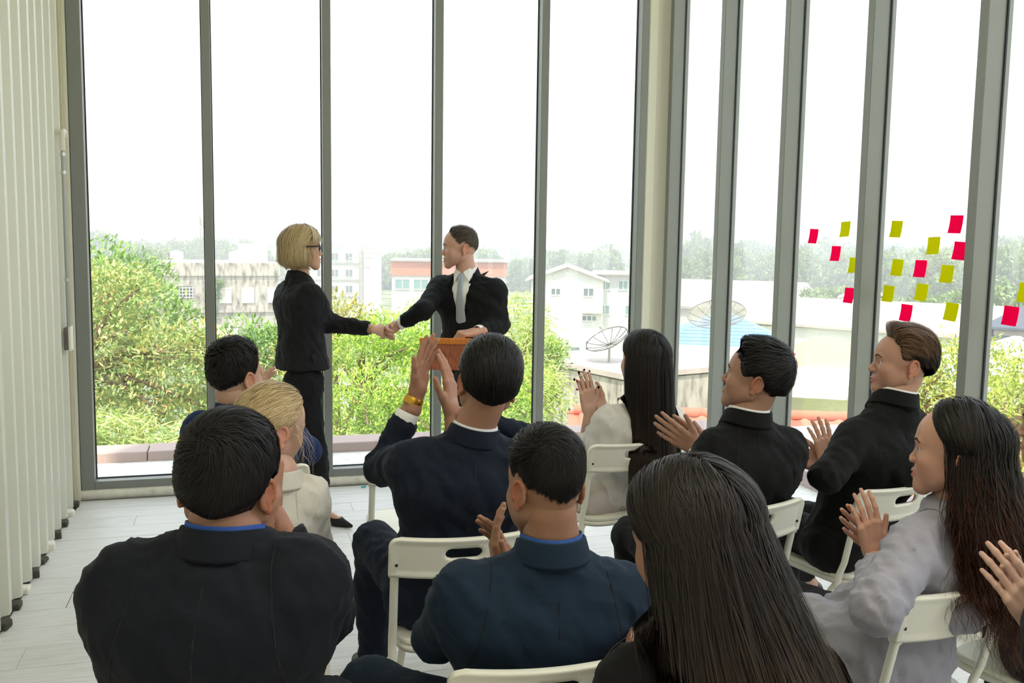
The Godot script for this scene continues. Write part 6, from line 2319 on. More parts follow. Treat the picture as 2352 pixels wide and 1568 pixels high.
func people() -> void:
	weave = noise_tex(90, 0.25, [[0.0, Color(0.82, 0.82, 0.82)], [1.0, Color(1, 1, 1)]], 2, 256)
	M.skin = vmat(0.5, 0.4)
	M.skin.subsurf_scatter_enabled = true
	M.skin.subsurf_scatter_strength = 0.12
	M.seam = mat(Color8(8, 9, 11), 0.9)
	M.eye = vmat(0.15, 0.5)
	M.brow = vmat(0.7, 0.3)
	var J := {}
	J.p5 = {hd = Vector3(-0.015, 1.170, -1.675), nk = Vector3(-0.023, 1.101, -1.638), sl = Vector3(-0.175, 1.006, -1.676), sr = Vector3(0.103, 1.017, -1.596), pv = Vector3(-0.050, 0.550, -1.700), el = Vector3(-0.230, 0.865, -1.892), er = Vector3(0.154, 0.866, -1.822), wl = Vector3(0.011, 1.037, -1.904), wr = Vector3(0.058, 1.082, -1.843), hl = Vector3(-0.136, 0.520, -1.725), hr = Vector3(0.036, 0.520, -1.675), kl = Vector3(-0.208, 0.520, -2.162), kr = Vector3(0.187, 0.535, -2.079), al = Vector3(-0.214, 0.090, -2.143), ar = Vector3(0.182, 0.090, -2.060)}
	J.p7 = {hd = Vector3(0.622, 1.080, -1.860), nk = Vector3(0.632, 0.974, -1.840), sl = Vector3(0.451, 0.860, -1.859), sr = Vector3(0.780, 0.847, -1.831), pv = Vector3(0.610, 0.550, -1.890), el = Vector3(0.435, 0.694, -2.056), er = Vector3(0.895, 0.668, -1.981), wl = Vector3(0.596, 0.799, -2.104), wr = Vector3(0.635, 0.780, -2.133), hl = Vector3(0.521, 0.520, -1.903), hr = Vector3(0.699, 0.520, -1.877), kl = Vector3(0.290, 0.550, -2.140), kr = Vector3(0.680, 0.500, -2.300), al = Vector3(0.287, 0.090, -2.120), ar = Vector3(0.677, 0.090, -2.280)}
	J.p6 = {hd = Vector3(0.706, 1.179, -2.660), nk = Vector3(0.673, 1.046, -2.670), sl = Vector3(0.492, 0.940, -2.699), sr = Vector3(0.810, 0.926, -2.661), pv = Vector3(0.620, 0.560, -2.740), el = Vector3(0.445, 0.878, -2.954), er = Vector3(0.967, 0.932, -2.859), wl = Vector3(0.550, 1.108, -2.949), wr = Vector3(0.660, 1.051, -2.931), hl = Vector3(0.532, 0.530, -2.759), hr = Vector3(0.708, 0.530, -2.721), kl = Vector3(0.446, 0.565, -3.160), kr = Vector3(0.816, 0.520, -3.046), al = Vector3(0.460, 0.100, -3.282), ar = Vector3(0.812, 0.090, -3.027)}
	J.p3 = {hd = Vector3(-0.001, 1.078, -3.620), nk = Vector3(-0.001, 0.985, -3.620), sl = Vector3(-0.123, 0.880, -3.639), sr = Vector3(0.164, 0.872, -3.621), pv = Vector3(0.050, 0.540, -3.690), el = Vector3(-0.175, 0.719, -3.851), er = Vector3(0.271, 0.744, -3.839), wl = Vector3(0.069, 0.890, -3.925), wr = Vector3(0.091, 0.894, -3.939), hl = Vector3(-0.029, 0.510, -3.733), hr = Vector3(0.129, 0.510, -3.647), kl = Vector3(-0.020, 0.500, -4.100), kr = Vector3(0.140, 0.500, -4.100), al = Vector3(-0.029, 0.090, -4.082), ar = Vector3(0.131, 0.090, -4.082)}
	J.p4 = {hd = Vector3(0.093, 1.060, -2.720), nk = Vector3(0.112, 0.942, -2.690), sl = Vector3(-0.062, 0.876, -2.719), sr = Vector3(0.191, 0.863, -2.701), pv = Vector3(0.050, 0.530, -2.760), el = Vector3(-0.085, 0.703, -2.880), er = Vector3(0.226, 0.669, -2.869), wl = Vector3(0.058, 0.676, -3.045), wr = Vector3(0.085, 0.677, -3.058), hl = Vector3(-0.034, 0.500, -2.793), hr = Vector3(0.134, 0.500, -2.727), kl = Vector3(0.000, 0.500, -3.170), kr = Vector3(0.090, 0.500, -3.170), al = Vector3(-0.007, 0.090, -3.151), ar = Vector3(0.083, 0.090, -3.151)}
	J.p8 = {hd = Vector3(1.675, 1.086, -3.720), nk = Vector3(1.695, 0.942, -3.700), sl = Vector3(1.525, 0.838, -3.702), sr = Vector3(1.817, 0.824, -3.738), pv = Vector3(1.560, 0.540, -3.780), el = Vector3(1.497, 0.666, -3.922), er = Vector3(1.647, 0.697, -3.620), wl = Vector3(1.464, 0.865, -3.807), wr = Vector3(1.536, 0.872, -3.829), hl = Vector3(1.473, 0.510, -3.759), hr = Vector3(1.647, 0.510, -3.801), kl = Vector3(1.320, 0.500, -4.150), kr = Vector3(1.500, 0.500, -4.200), al = Vector3(1.325, 0.090, -4.131), ar = Vector3(1.505, 0.090, -4.181)}
	J.p9 = {hd = Vector3(1.632, 1.155, -2.740), nk = Vector3(1.617, 1.050, -2.740), sl = Vector3(1.499, 0.922, -2.740), sr = Vector3(1.756, 0.917, -2.740), pv = Vector3(1.570, 0.550, -2.810), el = Vector3(1.509, 0.780, -2.883), er = Vector3(1.857, 0.749, -2.925), wl = Vector3(1.579, 0.868, -3.019), wr = Vector3(1.629, 0.842, -3.054), hl = Vector3(1.483, 0.520, -2.789), hr = Vector3(1.657, 0.520, -2.831), kl = Vector3(1.420, 0.500, -3.220), kr = Vector3(1.560, 0.500, -3.250), al = Vector3(1.425, 0.090, -3.201), ar = Vector3(1.565, 0.090, -3.231)}
	J.p10 = {hd = Vector3(2.275, 1.176, -2.840), nk = Vector3(2.259, 1.077, -2.830), sl = Vector3(2.091, 0.918, -2.821), sr = Vector3(2.425, 0.912, -2.859), pv = Vector3(2.160, 0.550, -2.920), el = Vector3(1.918, 0.816, -2.736), er = Vector3(2.250, 0.801, -2.753), wl = Vector3(2.085, 0.796, -2.968), wr = Vector3(2.098, 0.773, -3.024), hl = Vector3(2.075, 0.520, -2.890), hr = Vector3(2.245, 0.520, -2.950), kl = Vector3(2.020, 0.500, -3.260), kr = Vector3(2.160, 0.500, -3.340), al = Vector3(2.434, 0.100, -3.529), ar = Vector3(2.167, 0.090, -3.321)}
	J.p11 = {hd = Vector3(1.732, 1.082, -1.940), nk = Vector3(1.749, 0.971, -1.940), sl = Vector3(1.610, 0.853, -1.922), sr = Vector3(1.929, 0.823, -1.978), pv = Vector3(1.660, 0.550, -2.050), el = Vector3(1.437, 0.753, -1.832), er = Vector3(1.709, 0.705, -1.873), wl = Vector3(1.602, 0.790, -2.061), wr = Vector3(1.667, 0.787, -2.104), hl = Vector3(1.575, 0.520, -2.020), hr = Vector3(1.745, 0.520, -2.080), kl = Vector3(1.400, 0.540, -2.360), kr = Vector3(1.570, 0.540, -2.450), al = Vector3(1.407, 0.090, -2.341), ar = Vector3(1.577, 0.090, -2.431)}
	J.p12 = {hd = Vector3(0.694, 1.126, -1.337), nk = Vector3(0.718, 1.032, -1.299), sl = Vector3(0.603, 0.904, -1.326), sr = Vector3(0.877, 0.878, -1.301), pv = Vector3(0.753, 0.560, -1.256), el = Vector3(0.624, 0.755, -1.484), er = Vector3(1.037, 0.716, -1.453), wl = Vector3(0.752, 0.688, -1.617), wr = Vector3(0.830, 0.674, -1.624), hl = Vector3(0.663, 0.530, -1.260), hr = Vector3(0.843, 0.530, -1.253), kl = Vector3(0.610, 0.500, -1.683), kr = Vector3(0.930, 0.500, -1.670), al = Vector3(0.609, 0.090, -1.653), ar = Vector3(0.929, 0.090, -1.640)}
	J.p13 = {hd = Vector3(1.432, 1.188, -1.233), nk = Vector3(1.444, 1.093, -1.218), sl = Vector3(1.329, 0.973, -1.209), sr = Vector3(1.632, 0.918, -1.280), pv = Vector3(1.422, 0.560, -1.166), el = Vector3(1.533, 0.792, -1.421), er = Vector3(1.691, 0.737, -1.421), wl = Vector3(1.420, 0.903, -1.351), wr = Vector3(1.461, 0.887, -1.379), hl = Vector3(1.343, 0.530, -1.122), hr = Vector3(1.501, 0.530, -1.209), kl = Vector3(1.080, 0.500, -1.457), kr = Vector3(1.361, 0.500, -1.611), al = Vector3(1.094, 0.090, -1.431), ar = Vector3(1.375, 0.090, -1.585)}
	J.p14 = {hd = Vector3(2.180, 1.110, -2.053), nk = Vector3(2.179, 1.003, -2.041), sl = Vector3(2.068, 0.890, -2.051), sr = Vector3(2.395, 0.858, -2.099), pv = Vector3(2.172, 0.550, -1.993), el = Vector3(2.143, 0.737, -2.148), er = Vector3(2.513, 0.665, -2.283), wl = Vector3(2.256, 0.766, -2.286), wr = Vector3(2.321, 0.752, -2.318), hl = Vector3(2.087, 0.520, -1.963), hr = Vector3(2.256, 0.520, -2.023), kl = Vector3(2.279, 0.520, -2.304), kr = Vector3(2.477, 0.520, -2.403), al = Vector3(2.285, 0.090, -2.285), ar = Vector3(2.484, 0.090, -2.385)}
	J.p1 = {hd = Vector3(0.371, 1.526, -5.500), nk = Vector3(0.350, 1.392, -5.491), sl = Vector3(0.301, 1.270, -5.663), sr = Vector3(0.399, 1.273, -5.320), pv = Vector3(0.360, 0.827, -5.425), el = Vector3(0.373, 1.016, -5.746), wl = Vector3(0.391, 0.793, -5.664), er = Vector3(0.506, 1.112, -5.467), wr = Vector3(0.769, 1.084, -5.334), hl = Vector3(0.370, 0.766, -5.499), hr = Vector3(0.363, 0.791, -5.336), kl = Vector3(0.374, 0.367, -5.474), kr = Vector3(0.413, 0.408, -5.279), al = Vector3(0.381, 0.100, -5.422), ar = Vector3(0.469, 0.105, -5.313)}
	J.p2 = {hd = Vector3(1.282, 1.539, -5.507), nk = Vector3(1.324, 1.411, -5.502), sl = Vector3(1.465, 1.302, -5.389), sr = Vector3(1.187, 1.309, -5.597), pv = Vector3(1.335, 0.878, -5.439), el = Vector3(1.512, 1.099, -5.412), wl = Vector3(1.314, 1.074, -5.236), er = Vector3(1.039, 1.190, -5.372), wr = Vector3(0.902, 1.090, -5.474), hl = Vector3(1.399, 0.844, -5.395), hr = Vector3(1.289, 0.834, -5.489), kl = Vector3(1.422, 0.449, -5.345), kr = Vector3(1.258, 0.433, -5.454), al = Vector3(1.429, 0.090, -5.303), ar = Vector3(1.245, 0.090, -5.419)}
	var white := mat(Color8(238, 238, 236), 0.8)
	var dark_hair := [Color(0.006, 0.0055, 0.0055), Color(0.017, 0.0145, 0.014)]
	var sp: Spec
	var h: Hair

	# --- standing woman
	sp = Spec.new(); sp.j = J.p1; sp.male = false; sp.bare_ankle = 0.30; sp.pump = true
	sp.label = "standing woman with a blonde bob, black glasses and a black trouser suit, shaking hands"
	sp.yaw = 76; sp.pitch = 2; sp.hs = 1.02; sp.skin = Color(0.56, 0.33, 0.23)
	sp.suit = suit_of(Color8(27, 28, 31), 0.85, 0.12); sp.trousers = suit_of(Color8(19, 20, 22), 0.85, 0.12); sp.hem = 0.865; sp.amp = 0.0045; sp.slim = 1.14
	sp.cell = 0.012; sp.gapr = 0.03; sp.cuffs = false
	var toward: Vector3 = (J.p2.wr - J.p1.wr).normalized()
	sp.rh = ["grip", toward + Vector3(0, -0.25, 0), (Vector3.UP.cross(toward) + Vector3(0, -0.2, 0)).normalized()]
	sp.lh = ["cup", Vector3(0.2, -1, -0.1), dirw(160, 0)]
	h = Hair.new(); h.line = PackedFloat32Array([30, 34, 20, -6, -16, -30, -44]); h.flow = "parted"; h.gravity = 1.0; h.n = 8000; h.length = 0.30; h.step = 0.014; h.rad = 0.0008
	h.top = 0.026; h.front = 0.026; h.side = 0.030; h.back = 0.034; h.cut_y = -0.098; h.cling = -2.0; h.curl = 0.35; h.loose = 0.5; h.wave = 0.006; h.seed_ = 11; h.part = 0.02; h.fade = 10.0
	h.cols = [Color(0.36, 0.245, 0.11), Color(0.66, 0.52, 0.30)]; h.rough = 0.38
	sp.hair = h
	woman_extras(person(sp), sp)

	# --- standing man
	sp = Spec.new(); sp.j = J.p2
	sp.label = "standing man in a dark suit with a silver tie behind the lectern, shaking hands"
	sp.yaw = -98; sp.pitch = -1; sp.hs = 1.0; sp.skin = Color(0.55, 0.32, 0.235)
	sp.suit = suit_of(Color8(17, 20, 23), 0.85, 0.12); sp.trousers = suit_of(Color8(15, 17, 19), 0.85, 0.12); sp.shirt = white; sp.hem = 0.80; sp.vee = true
	sp.cell = 0.012; sp.stubble = 0.35; sp.gapr = 0.03; sp.gapl = 0.02
	sp.rh = ["grip", -toward + Vector3(0, -0.2, 0), (Vector3.UP.cross(-toward) + Vector3(0, -0.2, 0)).normalized()]
	sp.lh = ["fist", ((J.p2.wl - J.p2.el) as Vector3).normalized() * 0.6 + dirw(-100, -5) * 0.8, dirw(-60, -75)]
	h = Hair.new(); h.n = 5000; h.length = 0.036; h.top = 0.026; h.front = 0.030; h.side = 0.008; h.back = 0.010; h.seed_ = 12; h.fade = 16; h.rad = 0.0006
	h.line = PackedFloat32Array([50, 48, 30, 4, 14, -8, -24])
	h.cols = [Color(0.065, 0.05, 0.04), Color(0.15, 0.12, 0.095)]; h.rough = 0.55
	sp.hair = h
	man_extras(person(sp), sp)

	# --- front row left: man in bright navy
	sp = Spec.new(); sp.j = J.p3; h.rad = 0.0006
	sp.label = "seated man with black hair in a bright navy jacket, front row, below the standing woman"
	sp.yaw = 18; sp.pitch = 3; sp.hs = 1.06; sp.skin = Color(0.50, 0.30, 0.21)
	sp.suit = suit_of(Color8(28, 48, 92), 0.85, 0.12); sp.trousers = suit_of(Color8(30, 44, 76)); sp.shirt = white
	sp.lh = ["clap", dirw(20, 65), dirw(80, 10)]; sp.rh = ["clap", dirw(10, 62), dirw(-80, 0)]
	h = Hair.new(); h.n = 6000; h.length = 0.045; h.top = 0.034; h.front = 0.036; h.side = 0.013; h.back = 0.016; h.seed_ = 13; h.cols = dark_hair
	sp.hair = h
	person(sp)

	# --- second row left: blonde woman
	sp = Spec.new(); sp.j = J.p4; sp.male = false; sp.seam_mat = mat(Color8(190, 184, 172), 0.9)
	sp.label = "seated blonde woman in a cream jacket, her hair gathered low with loose strands"
	sp.yaw = 34; sp.pitch = -10; sp.roll = 8; sp.hs = 0.98; sp.skin = Color(0.60, 0.37, 0.28)
	sp.suit = suit_of(Color8(226, 221, 208), 0.8, 0.1); sp.trousers = suit_of(Color8(215, 208, 196)); sp.amp = 0.005; sp.cuffs = false
	sp.lh = ["clap", dirw(10, 40), dirw(80, 0)]; sp.rh = ["clap", dirw(5, 42), dirw(-80, 0)]
	h = Hair.new(); h.line = PackedFloat32Array([48, 44, 30, 8, 4, -16, -36]); h.flow = "bun"; h.pull = Vector3(-0.25, -0.62, 0.75); h.n = 11000; h.length = 0.20; h.rad = 0.0006; h.step = 0.012
	h.top = 0.020; h.front = 0.022; h.side = 0.016; h.back = 0.026; h.seed_ = 14; h.cols = [Color(0.34, 0.22, 0.095), Color(0.70, 0.55, 0.31)]; h.rough = 0.36
	sp.hair = h
	var p4 := person(sp)
	loose_strands(p4, J.p4.hd - p4.position)

	# --- foreground left
	sp = Spec.new(); sp.j = J.p5
	sp.label = "big seated man with thick black hair, dark navy suit and blue collar, left foreground"
	sp.yaw = 0; sp.pitch = 2; sp.roll = 4; sp.hs = 0.97; sp.skin = Color(0.36, 0.18, 0.112)
	sp.suit = suit_of(Color8(15, 19, 28), 0.85, 0.12); sp.trousers = suit_of(Color8(18, 24, 36), 0.85, 0.12); sp.shirt = mat(Color8(28, 72, 150), 0.75)
	sp.cell = 0.010; sp.amp = 0.0042; sp.slim = 1.10; sp.gapr = 0.04; sp.gapl = 0.04; sp.cuffs = false
	sp.rh = ["clap", (Vector3(0, 1, 0) + dirw(10, 0) * 0.15).normalized(), dirw(-75, 10)]; sp.lh = ["clap", Vector3(0.1, 1, -0.1), dirw(90, 0)]
	h = Hair.new(); h.n = 22000; h.length = 0.075; h.top = 0.026; h.front = 0.026; h.side = 0.014; h.back = 0.018; h.seed_ = 15; h.cols = [Color(0.0065, 0.006, 0.006), Color(0.0135, 0.012, 0.0115)]; h.whorl = Vector3(-0.08, 0.72, 0.68); h.fade = 8; h.rad = 0.00045; h.lift = 0.0
	h.line = PackedFloat32Array([48, 44, 34, 0, 6, -20, -34])
	sp.hair = h
	person(sp)

	# --- second row: man with raised hands and watch
	sp = Spec.new(); sp.j = J.p6
	sp.label = "seated man with swept-back black hair in a navy suit, hands raised clapping, gold watch"
	sp.yaw = -8; sp.pitch = 6; sp.roll = 9; sp.hs = 1.02; sp.skin = Color(0.40, 0.21, 0.135)
	sp.suit = suit_of(Color8(19, 28, 43), 0.85, 0.22); sp.trousers = suit_of(Color8(22, 32, 49), 0.85, 0.22); sp.shirt = white
	sp.cell = 0.011; sp.amp = 0.0048; sp.gapl = 0.065; sp.gapr = 0.03; sp.slim = 1.04
	sp.lh = ["open", (Vector3(0, 1, 0) + dirw(60, 0) * 0.22 + dirw(0, 0) * 0.1).normalized(), (dirw(115, 0)).normalized()]
	sp.rh = ["open", (Vector3(0, 1, 0) + dirw(-75, 0) * 0.10 + dirw(0, 0) * 0.15).normalized(), (dirw(-70, 0)).normalized()]
	sp.shoe = mat(Color8(96, 96, 92), 0.8)
	h = Hair.new(); h.n = 14000; h.flow = "back"; h.length = 0.10; h.top = 0.030; h.front = 0.034; h.side = 0.020; h.back = 0.028; h.seed_ = 16; h.cols = [Color(0.0055, 0.005, 0.005), Color(0.0125, 0.0115, 0.011)]; h.fade = 8; h.rad = 0.0006; h.lift = 0.0; h.rough = 0.3
	h.line = PackedFloat32Array([50, 46, 34, 2, 8, -22, -36])
	sp.hair = h
	var p6 := person(sp)
	watch(p6, J.p6.wl - p6.position, J.p6.el - p6.position)

	# --- third row: man in blue-grey suit
	sp = Spec.new(); sp.j = J.p7
	sp.label = "seated man with short dark hair and stubble in a blue-grey suit, clapping low, centre foreground"
	sp.yaw = -24; sp.pitch = -6; sp.hs = 0.95; sp.skin = Color(0.33, 0.17, 0.105); sp.stubble = 0.6
	sp.suit = suit_of(Color8(25, 43, 61), 0.85, 0.22); sp.trousers = suit_of(Color8(20, 34, 46), 0.85, 0.12); sp.shirt = mat(Color8(42, 84, 150), 0.75)
	sp.cell = 0.010; sp.amp = 0.0042; sp.slim = 1.0; sp.cuffs = false
	sp.lh = ["clap", (Vector3(0, 1, 0) + dirw(-60, 0) * 0.2).normalized(), dirw(80, 0)]; sp.rh = ["clap", (Vector3(0, 1, 0) + dirw(-70, 0) * 0.35).normalized(), dirw(-110, 0)]
	h = Hair.new(); h.n = 14000; h.length = 0.05; h.top = 0.028; h.front = 0.030; h.side = 0.008; h.back = 0.009; h.seed_ = 17; h.cols = [Color(0.007, 0.006, 0.0055), Color(0.0165, 0.014, 0.0125)]; h.fade = 26; h.rad = 0.0005; h.whorl = Vector3(-0.35, 0.75, 0.55)
	h.line = PackedFloat32Array([48, 44, 34, 2, 14, -10, -28])
	sp.hair = h
	person(sp)

	# --- front row right: woman in white blouse
	sp = Spec.new(); sp.j = J.p8; sp.male = false; sp.seam_mat = mat(Color8(214, 208, 200), 0.9)
	sp.label = "seated woman with very long straight dark hair in a white blouse, clapping with red nails"
	sp.yaw = -26; sp.pitch = 0; sp.roll = 3; sp.hs = 1.04; sp.skin = Color(0.58, 0.36, 0.27)
	sp.suit = suit_of(Color8(238, 234, 228), 0.75, 0.1); sp.suit_name = "blouse"; sp.trousers = suit_of(Color8(222, 210, 202), 0.8, 0.1); sp.skirt = true
	sp.amp = 0.006; sp.puff = 0.016; sp.barearm = 0.25; sp.collar = false; sp.bare_ankle = 0.8
	sp.lh = ["clap", (Vector3(0, 1, 0) + dirw(-80, 0) * 0.12).normalized(), dirw(-20, 0)]; sp.rh = ["clap", (Vector3(0, 1, 0) + dirw(-90, 0) * 0.9).normalized(), dirw(150, 0)]
	h = Hair.new(); h.line = PackedFloat32Array([50, 44, 30, 0, -6, -22, -40]); h.flow = "parted"; h.gravity = 0.9; h.n = 8000; h.length = 0.60; h.step = 0.022; h.rad = 0.0009
	h.top = 0.022; h.front = 0.022; h.side = 0.020; h.back = 0.030; h.seed_ = 18; h.cols = [Color(0.008, 0.0065, 0.006), Color(0.020, 0.0155, 0.0135)]; h.tip = Color(0.050, 0.030, 0.021); h.tip_from = 0.55; h.cling = 5; h.rough = 0.38; h.vary = 0.12
	h.pull = Vector3(0, 0, 0.25)
	sp.hair = h
	var p8 := person(sp)
	nails(p8, J.p8.wl - p8.position, sp.lh, false)
	nails(p8, J.p8.wr - p8.position, sp.rh, true)

	# --- second row right: black-haired man
	sp = Spec.new(); sp.j = J.p9; h.rad = 0.0006
	sp.label = "seated black-haired man in a black suit looking up to the left, beside the corner column"
	sp.yaw = -62; sp.pitch = 12; sp.hs = 0.97; sp.skin = Color(0.38, 0.21, 0.138)
	sp.suit = suit_of(Color8(16, 16, 17), 0.85, 0.12); sp.trousers = suit_of(Color8(13, 13, 14), 0.85, 0.12); sp.shirt = white; sp.cell = 0.011
	sp.lh = ["open", (Vector3(0, 0.6, 0) + dirw(-80, 0)).normalized(), dirw(10, 10)]; sp.rh = ["clap", (Vector3(0, 0.8, 0) + dirw(-60, 0)).normalized(), dirw(-150, 0)]
	h = Hair.new(); h.n = 9000; h.length = 0.075; h.top = 0.036; h.front = 0.042; h.side = 0.022; h.back = 0.026; h.seed_ = 19; h.cols = [Color(0.006, 0.006, 0.006), Color(0.018, 0.0165, 0.016)]; h.fade = 9; h.whorl = Vector3(0.1, 0.75, 0.6)
	h.line = PackedFloat32Array([46, 42, 32, -2, 10, -16, -32])
	sp.hair = h
	person(sp)

	# --- second row far right: brown-haired man
	sp = Spec.new(); sp.j = J.p10
	sp.label = "seated man with combed-back brown hair in a black suit, in profile under the sticky notes"
	sp.yaw = -80; sp.pitch = 5; sp.hs = 0.98; sp.skin = Color(0.47, 0.26, 0.185); sp.stubble = 0.2
	sp.suit = suit_of(Color8(17, 18, 18), 0.85, 0.12); sp.trousers = suit_of(Color8(13, 13, 14), 0.85, 0.12); sp.shirt = white; sp.cell = 0.011; sp.bare_ankle = 0.22
	sp.lh = ["open", (Vector3(0, 0.9, 0) + dirw(-10, 0) * 0.5).normalized(), dirw(-10, -40)]; sp.rh = ["clap", (Vector3(0, 0.5, 0) + dirw(-80, 0)).normalized(), dirw(160, 0)]
	h = Hair.new(); h.n = 9000; h.flow = "back"; h.length = 0.13; h.top = 0.040; h.front = 0.066; h.side = 0.012; h.back = 0.026; h.seed_ = 20; h.cols = [Color(0.075, 0.040, 0.022), Color(0.20, 0.115, 0.062)]; h.sidecol = Color(0.022, 0.015, 0.011); h.fade = 12; h.rad = 0.0007; h.rough = 0.38
	h.line = PackedFloat32Array([48, 46, 36, 2, 10, -16, -32])
	sp.hair = h
	person(sp)

	# --- third row right: woman in lilac-grey
	sp = Spec.new(); sp.j = J.p11; sp.male = false; sp.seam_mat = mat(Color8(136, 134, 144), 0.9)
	sp.label = "seated woman in a lilac-grey jacket with long dark auburn-tipped curls and a drop earring"
	sp.yaw = -60; sp.pitch = 2; sp.hs = 1.0; sp.skin = Color(0.52, 0.29, 0.205)
	sp.suit = suit_of(Color8(172, 170, 180), 0.8, 0.15); sp.trousers = suit_of(Color8(24, 24, 27)); sp.cell = 0.010; sp.amp = 0.0065; sp.puff = 0.012; sp.cuffs = false; sp.collar = false
	sp.lh = ["clap", (Vector3(0, 1, 0) + dirw(-70, 0) * 0.2).normalized(), dirw(-10, 0)]; sp.rh = ["clap", (Vector3(0, 0.75, 0) + dirw(-85, 0)).normalized(), dirw(165, 0)]
	sp.gapl = 0.05; sp.gapr = 0.05
	h = Hair.new(); h.line = PackedFloat32Array([48, 44, 32, 4, -4, -22, -40]); h.flow = "parted"; h.gravity = 0.8; h.n = 8000; h.length = 0.45; h.step = 0.019; h.rad = 0.0009
	h.top = 0.026; h.front = 0.026; h.side = 0.026; h.back = 0.036; h.seed_ = 21; h.cols = [Color(0.008, 0.007, 0.0065), Color(0.020, 0.0155, 0.014)]; h.tip = Color(0.085, 0.030, 0.016); h.tip_from = 0.35; h.cling = 2; h.wave = 0.022; h.loose = 0.6; h.rough = 0.38; h.pull = Vector3(0.2, 0, 0.55); h.vary = 0.2
	sp.hair = h
	var p11 := person(sp)
	earring(p11, sp)
	hem_of_jacket(p11, sp)

	# --- foreground: long-haired woman
	sp = Spec.new(); sp.j = J.p12; sp.male = false
	sp.label = "woman with long dark brown hair in black, nearest the camera at the bottom edge"
	sp.yaw = -34; sp.pitch = -16; sp.roll = -4; sp.hs = 1.0; sp.skin = Color(0.32, 0.17, 0.112)
	sp.suit = suit_of(Color8(11, 10, 12), 0.85, 0.12); sp.trousers = suit_of(Color8(20, 20, 22)); sp.cell = 0.011; sp.collar = false; sp.cuffs = false
	sp.lh = ["clap", dirw(-20, 40), dirw(70, 0)]; sp.rh = ["clap", dirw(-25, 40), dirw(-110, 0)]
	h = Hair.new(); h.line = PackedFloat32Array([46, 42, 26, -8, -12, -26, -44]); h.flow = "parted"; h.gravity = 0.75; h.n = 20000; h.length = 0.56; h.step = 0.024; h.rad = 0.00075
	h.top = 0.022; h.front = 0.022; h.side = 0.024; h.back = 0.032; h.seed_ = 22; h.cols = [Color(0.009, 0.0075, 0.007), Color(0.027, 0.0215, 0.0185)]; h.tip = Color(0.080, 0.052, 0.036); h.tip_from = 0.4; h.cling = 0; h.loose = 0.35; h.rough = 0.36; h.pull = Vector3(0.75, 0, 0.5); h.vary = 0.15; h.wave = 0.003
	sp.hair = h
	person(sp)

	# --- right edge
	sp = Spec.new(); sp.j = J.p13; sp.male = false
	sp.label = "person mostly outside the right edge, only pale clapping hands in view"
	sp.yaw = -60; sp.skin = Color(0.62, 0.40, 0.31); sp.suit = suit_of(Color8(20, 20, 22)); sp.trousers = suit_of(Color8(20, 20, 22)); sp.shirt = white
	sp.lh = ["clap", (dirw(-85, 0) * 0.55 + Vector3(0, 0.85, 0)).normalized(), dirw(0, -10)]; sp.rh = ["clap", (dirw(-82, 0) * 0.6 + Vector3(0, 0.8, 0)).normalized(), dirw(180, 10)]
	h = Hair.new(); h.seed_ = 23; h.n = 500; h.cols = dark_hair
	sp.hair = h
	person(sp)
	sp = Spec.new(); sp.j = J.p14
	sp.label = "black-clad person cut off by the right edge, beyond the woman in lilac-grey"
	sp.yaw = -60; sp.suit = suit_of(Color8(20, 20, 22)); sp.trousers = suit_of(Color8(18, 18, 20)); sp.shirt = white
	sp.lh = ["clap", (dirw(-80, 0) + Vector3(0, 0.75, 0)).normalized(), dirw(0, 0)]; sp.rh = ["clap", (dirw(-85, 0) + Vector3(0, 0.7, 0)).normalized(), dirw(180, 0)]
	h = Hair.new(); h.seed_ = 24; h.n = 500; h.cols = dark_hair
	sp.hair = h
	person(sp)


func head_xf(sp: Spec, base: Vector3) -> Transform3D:
	var face := dirw(sp.yaw, sp.pitch)
	var up := Basis(face, deg_to_rad(sp.roll)) * Vector3.UP
	return Transform3D(Basis.looking_at(face, up) * Basis.from_scale(Vector3.ONE * sp.hs), sp.j.hd - base)

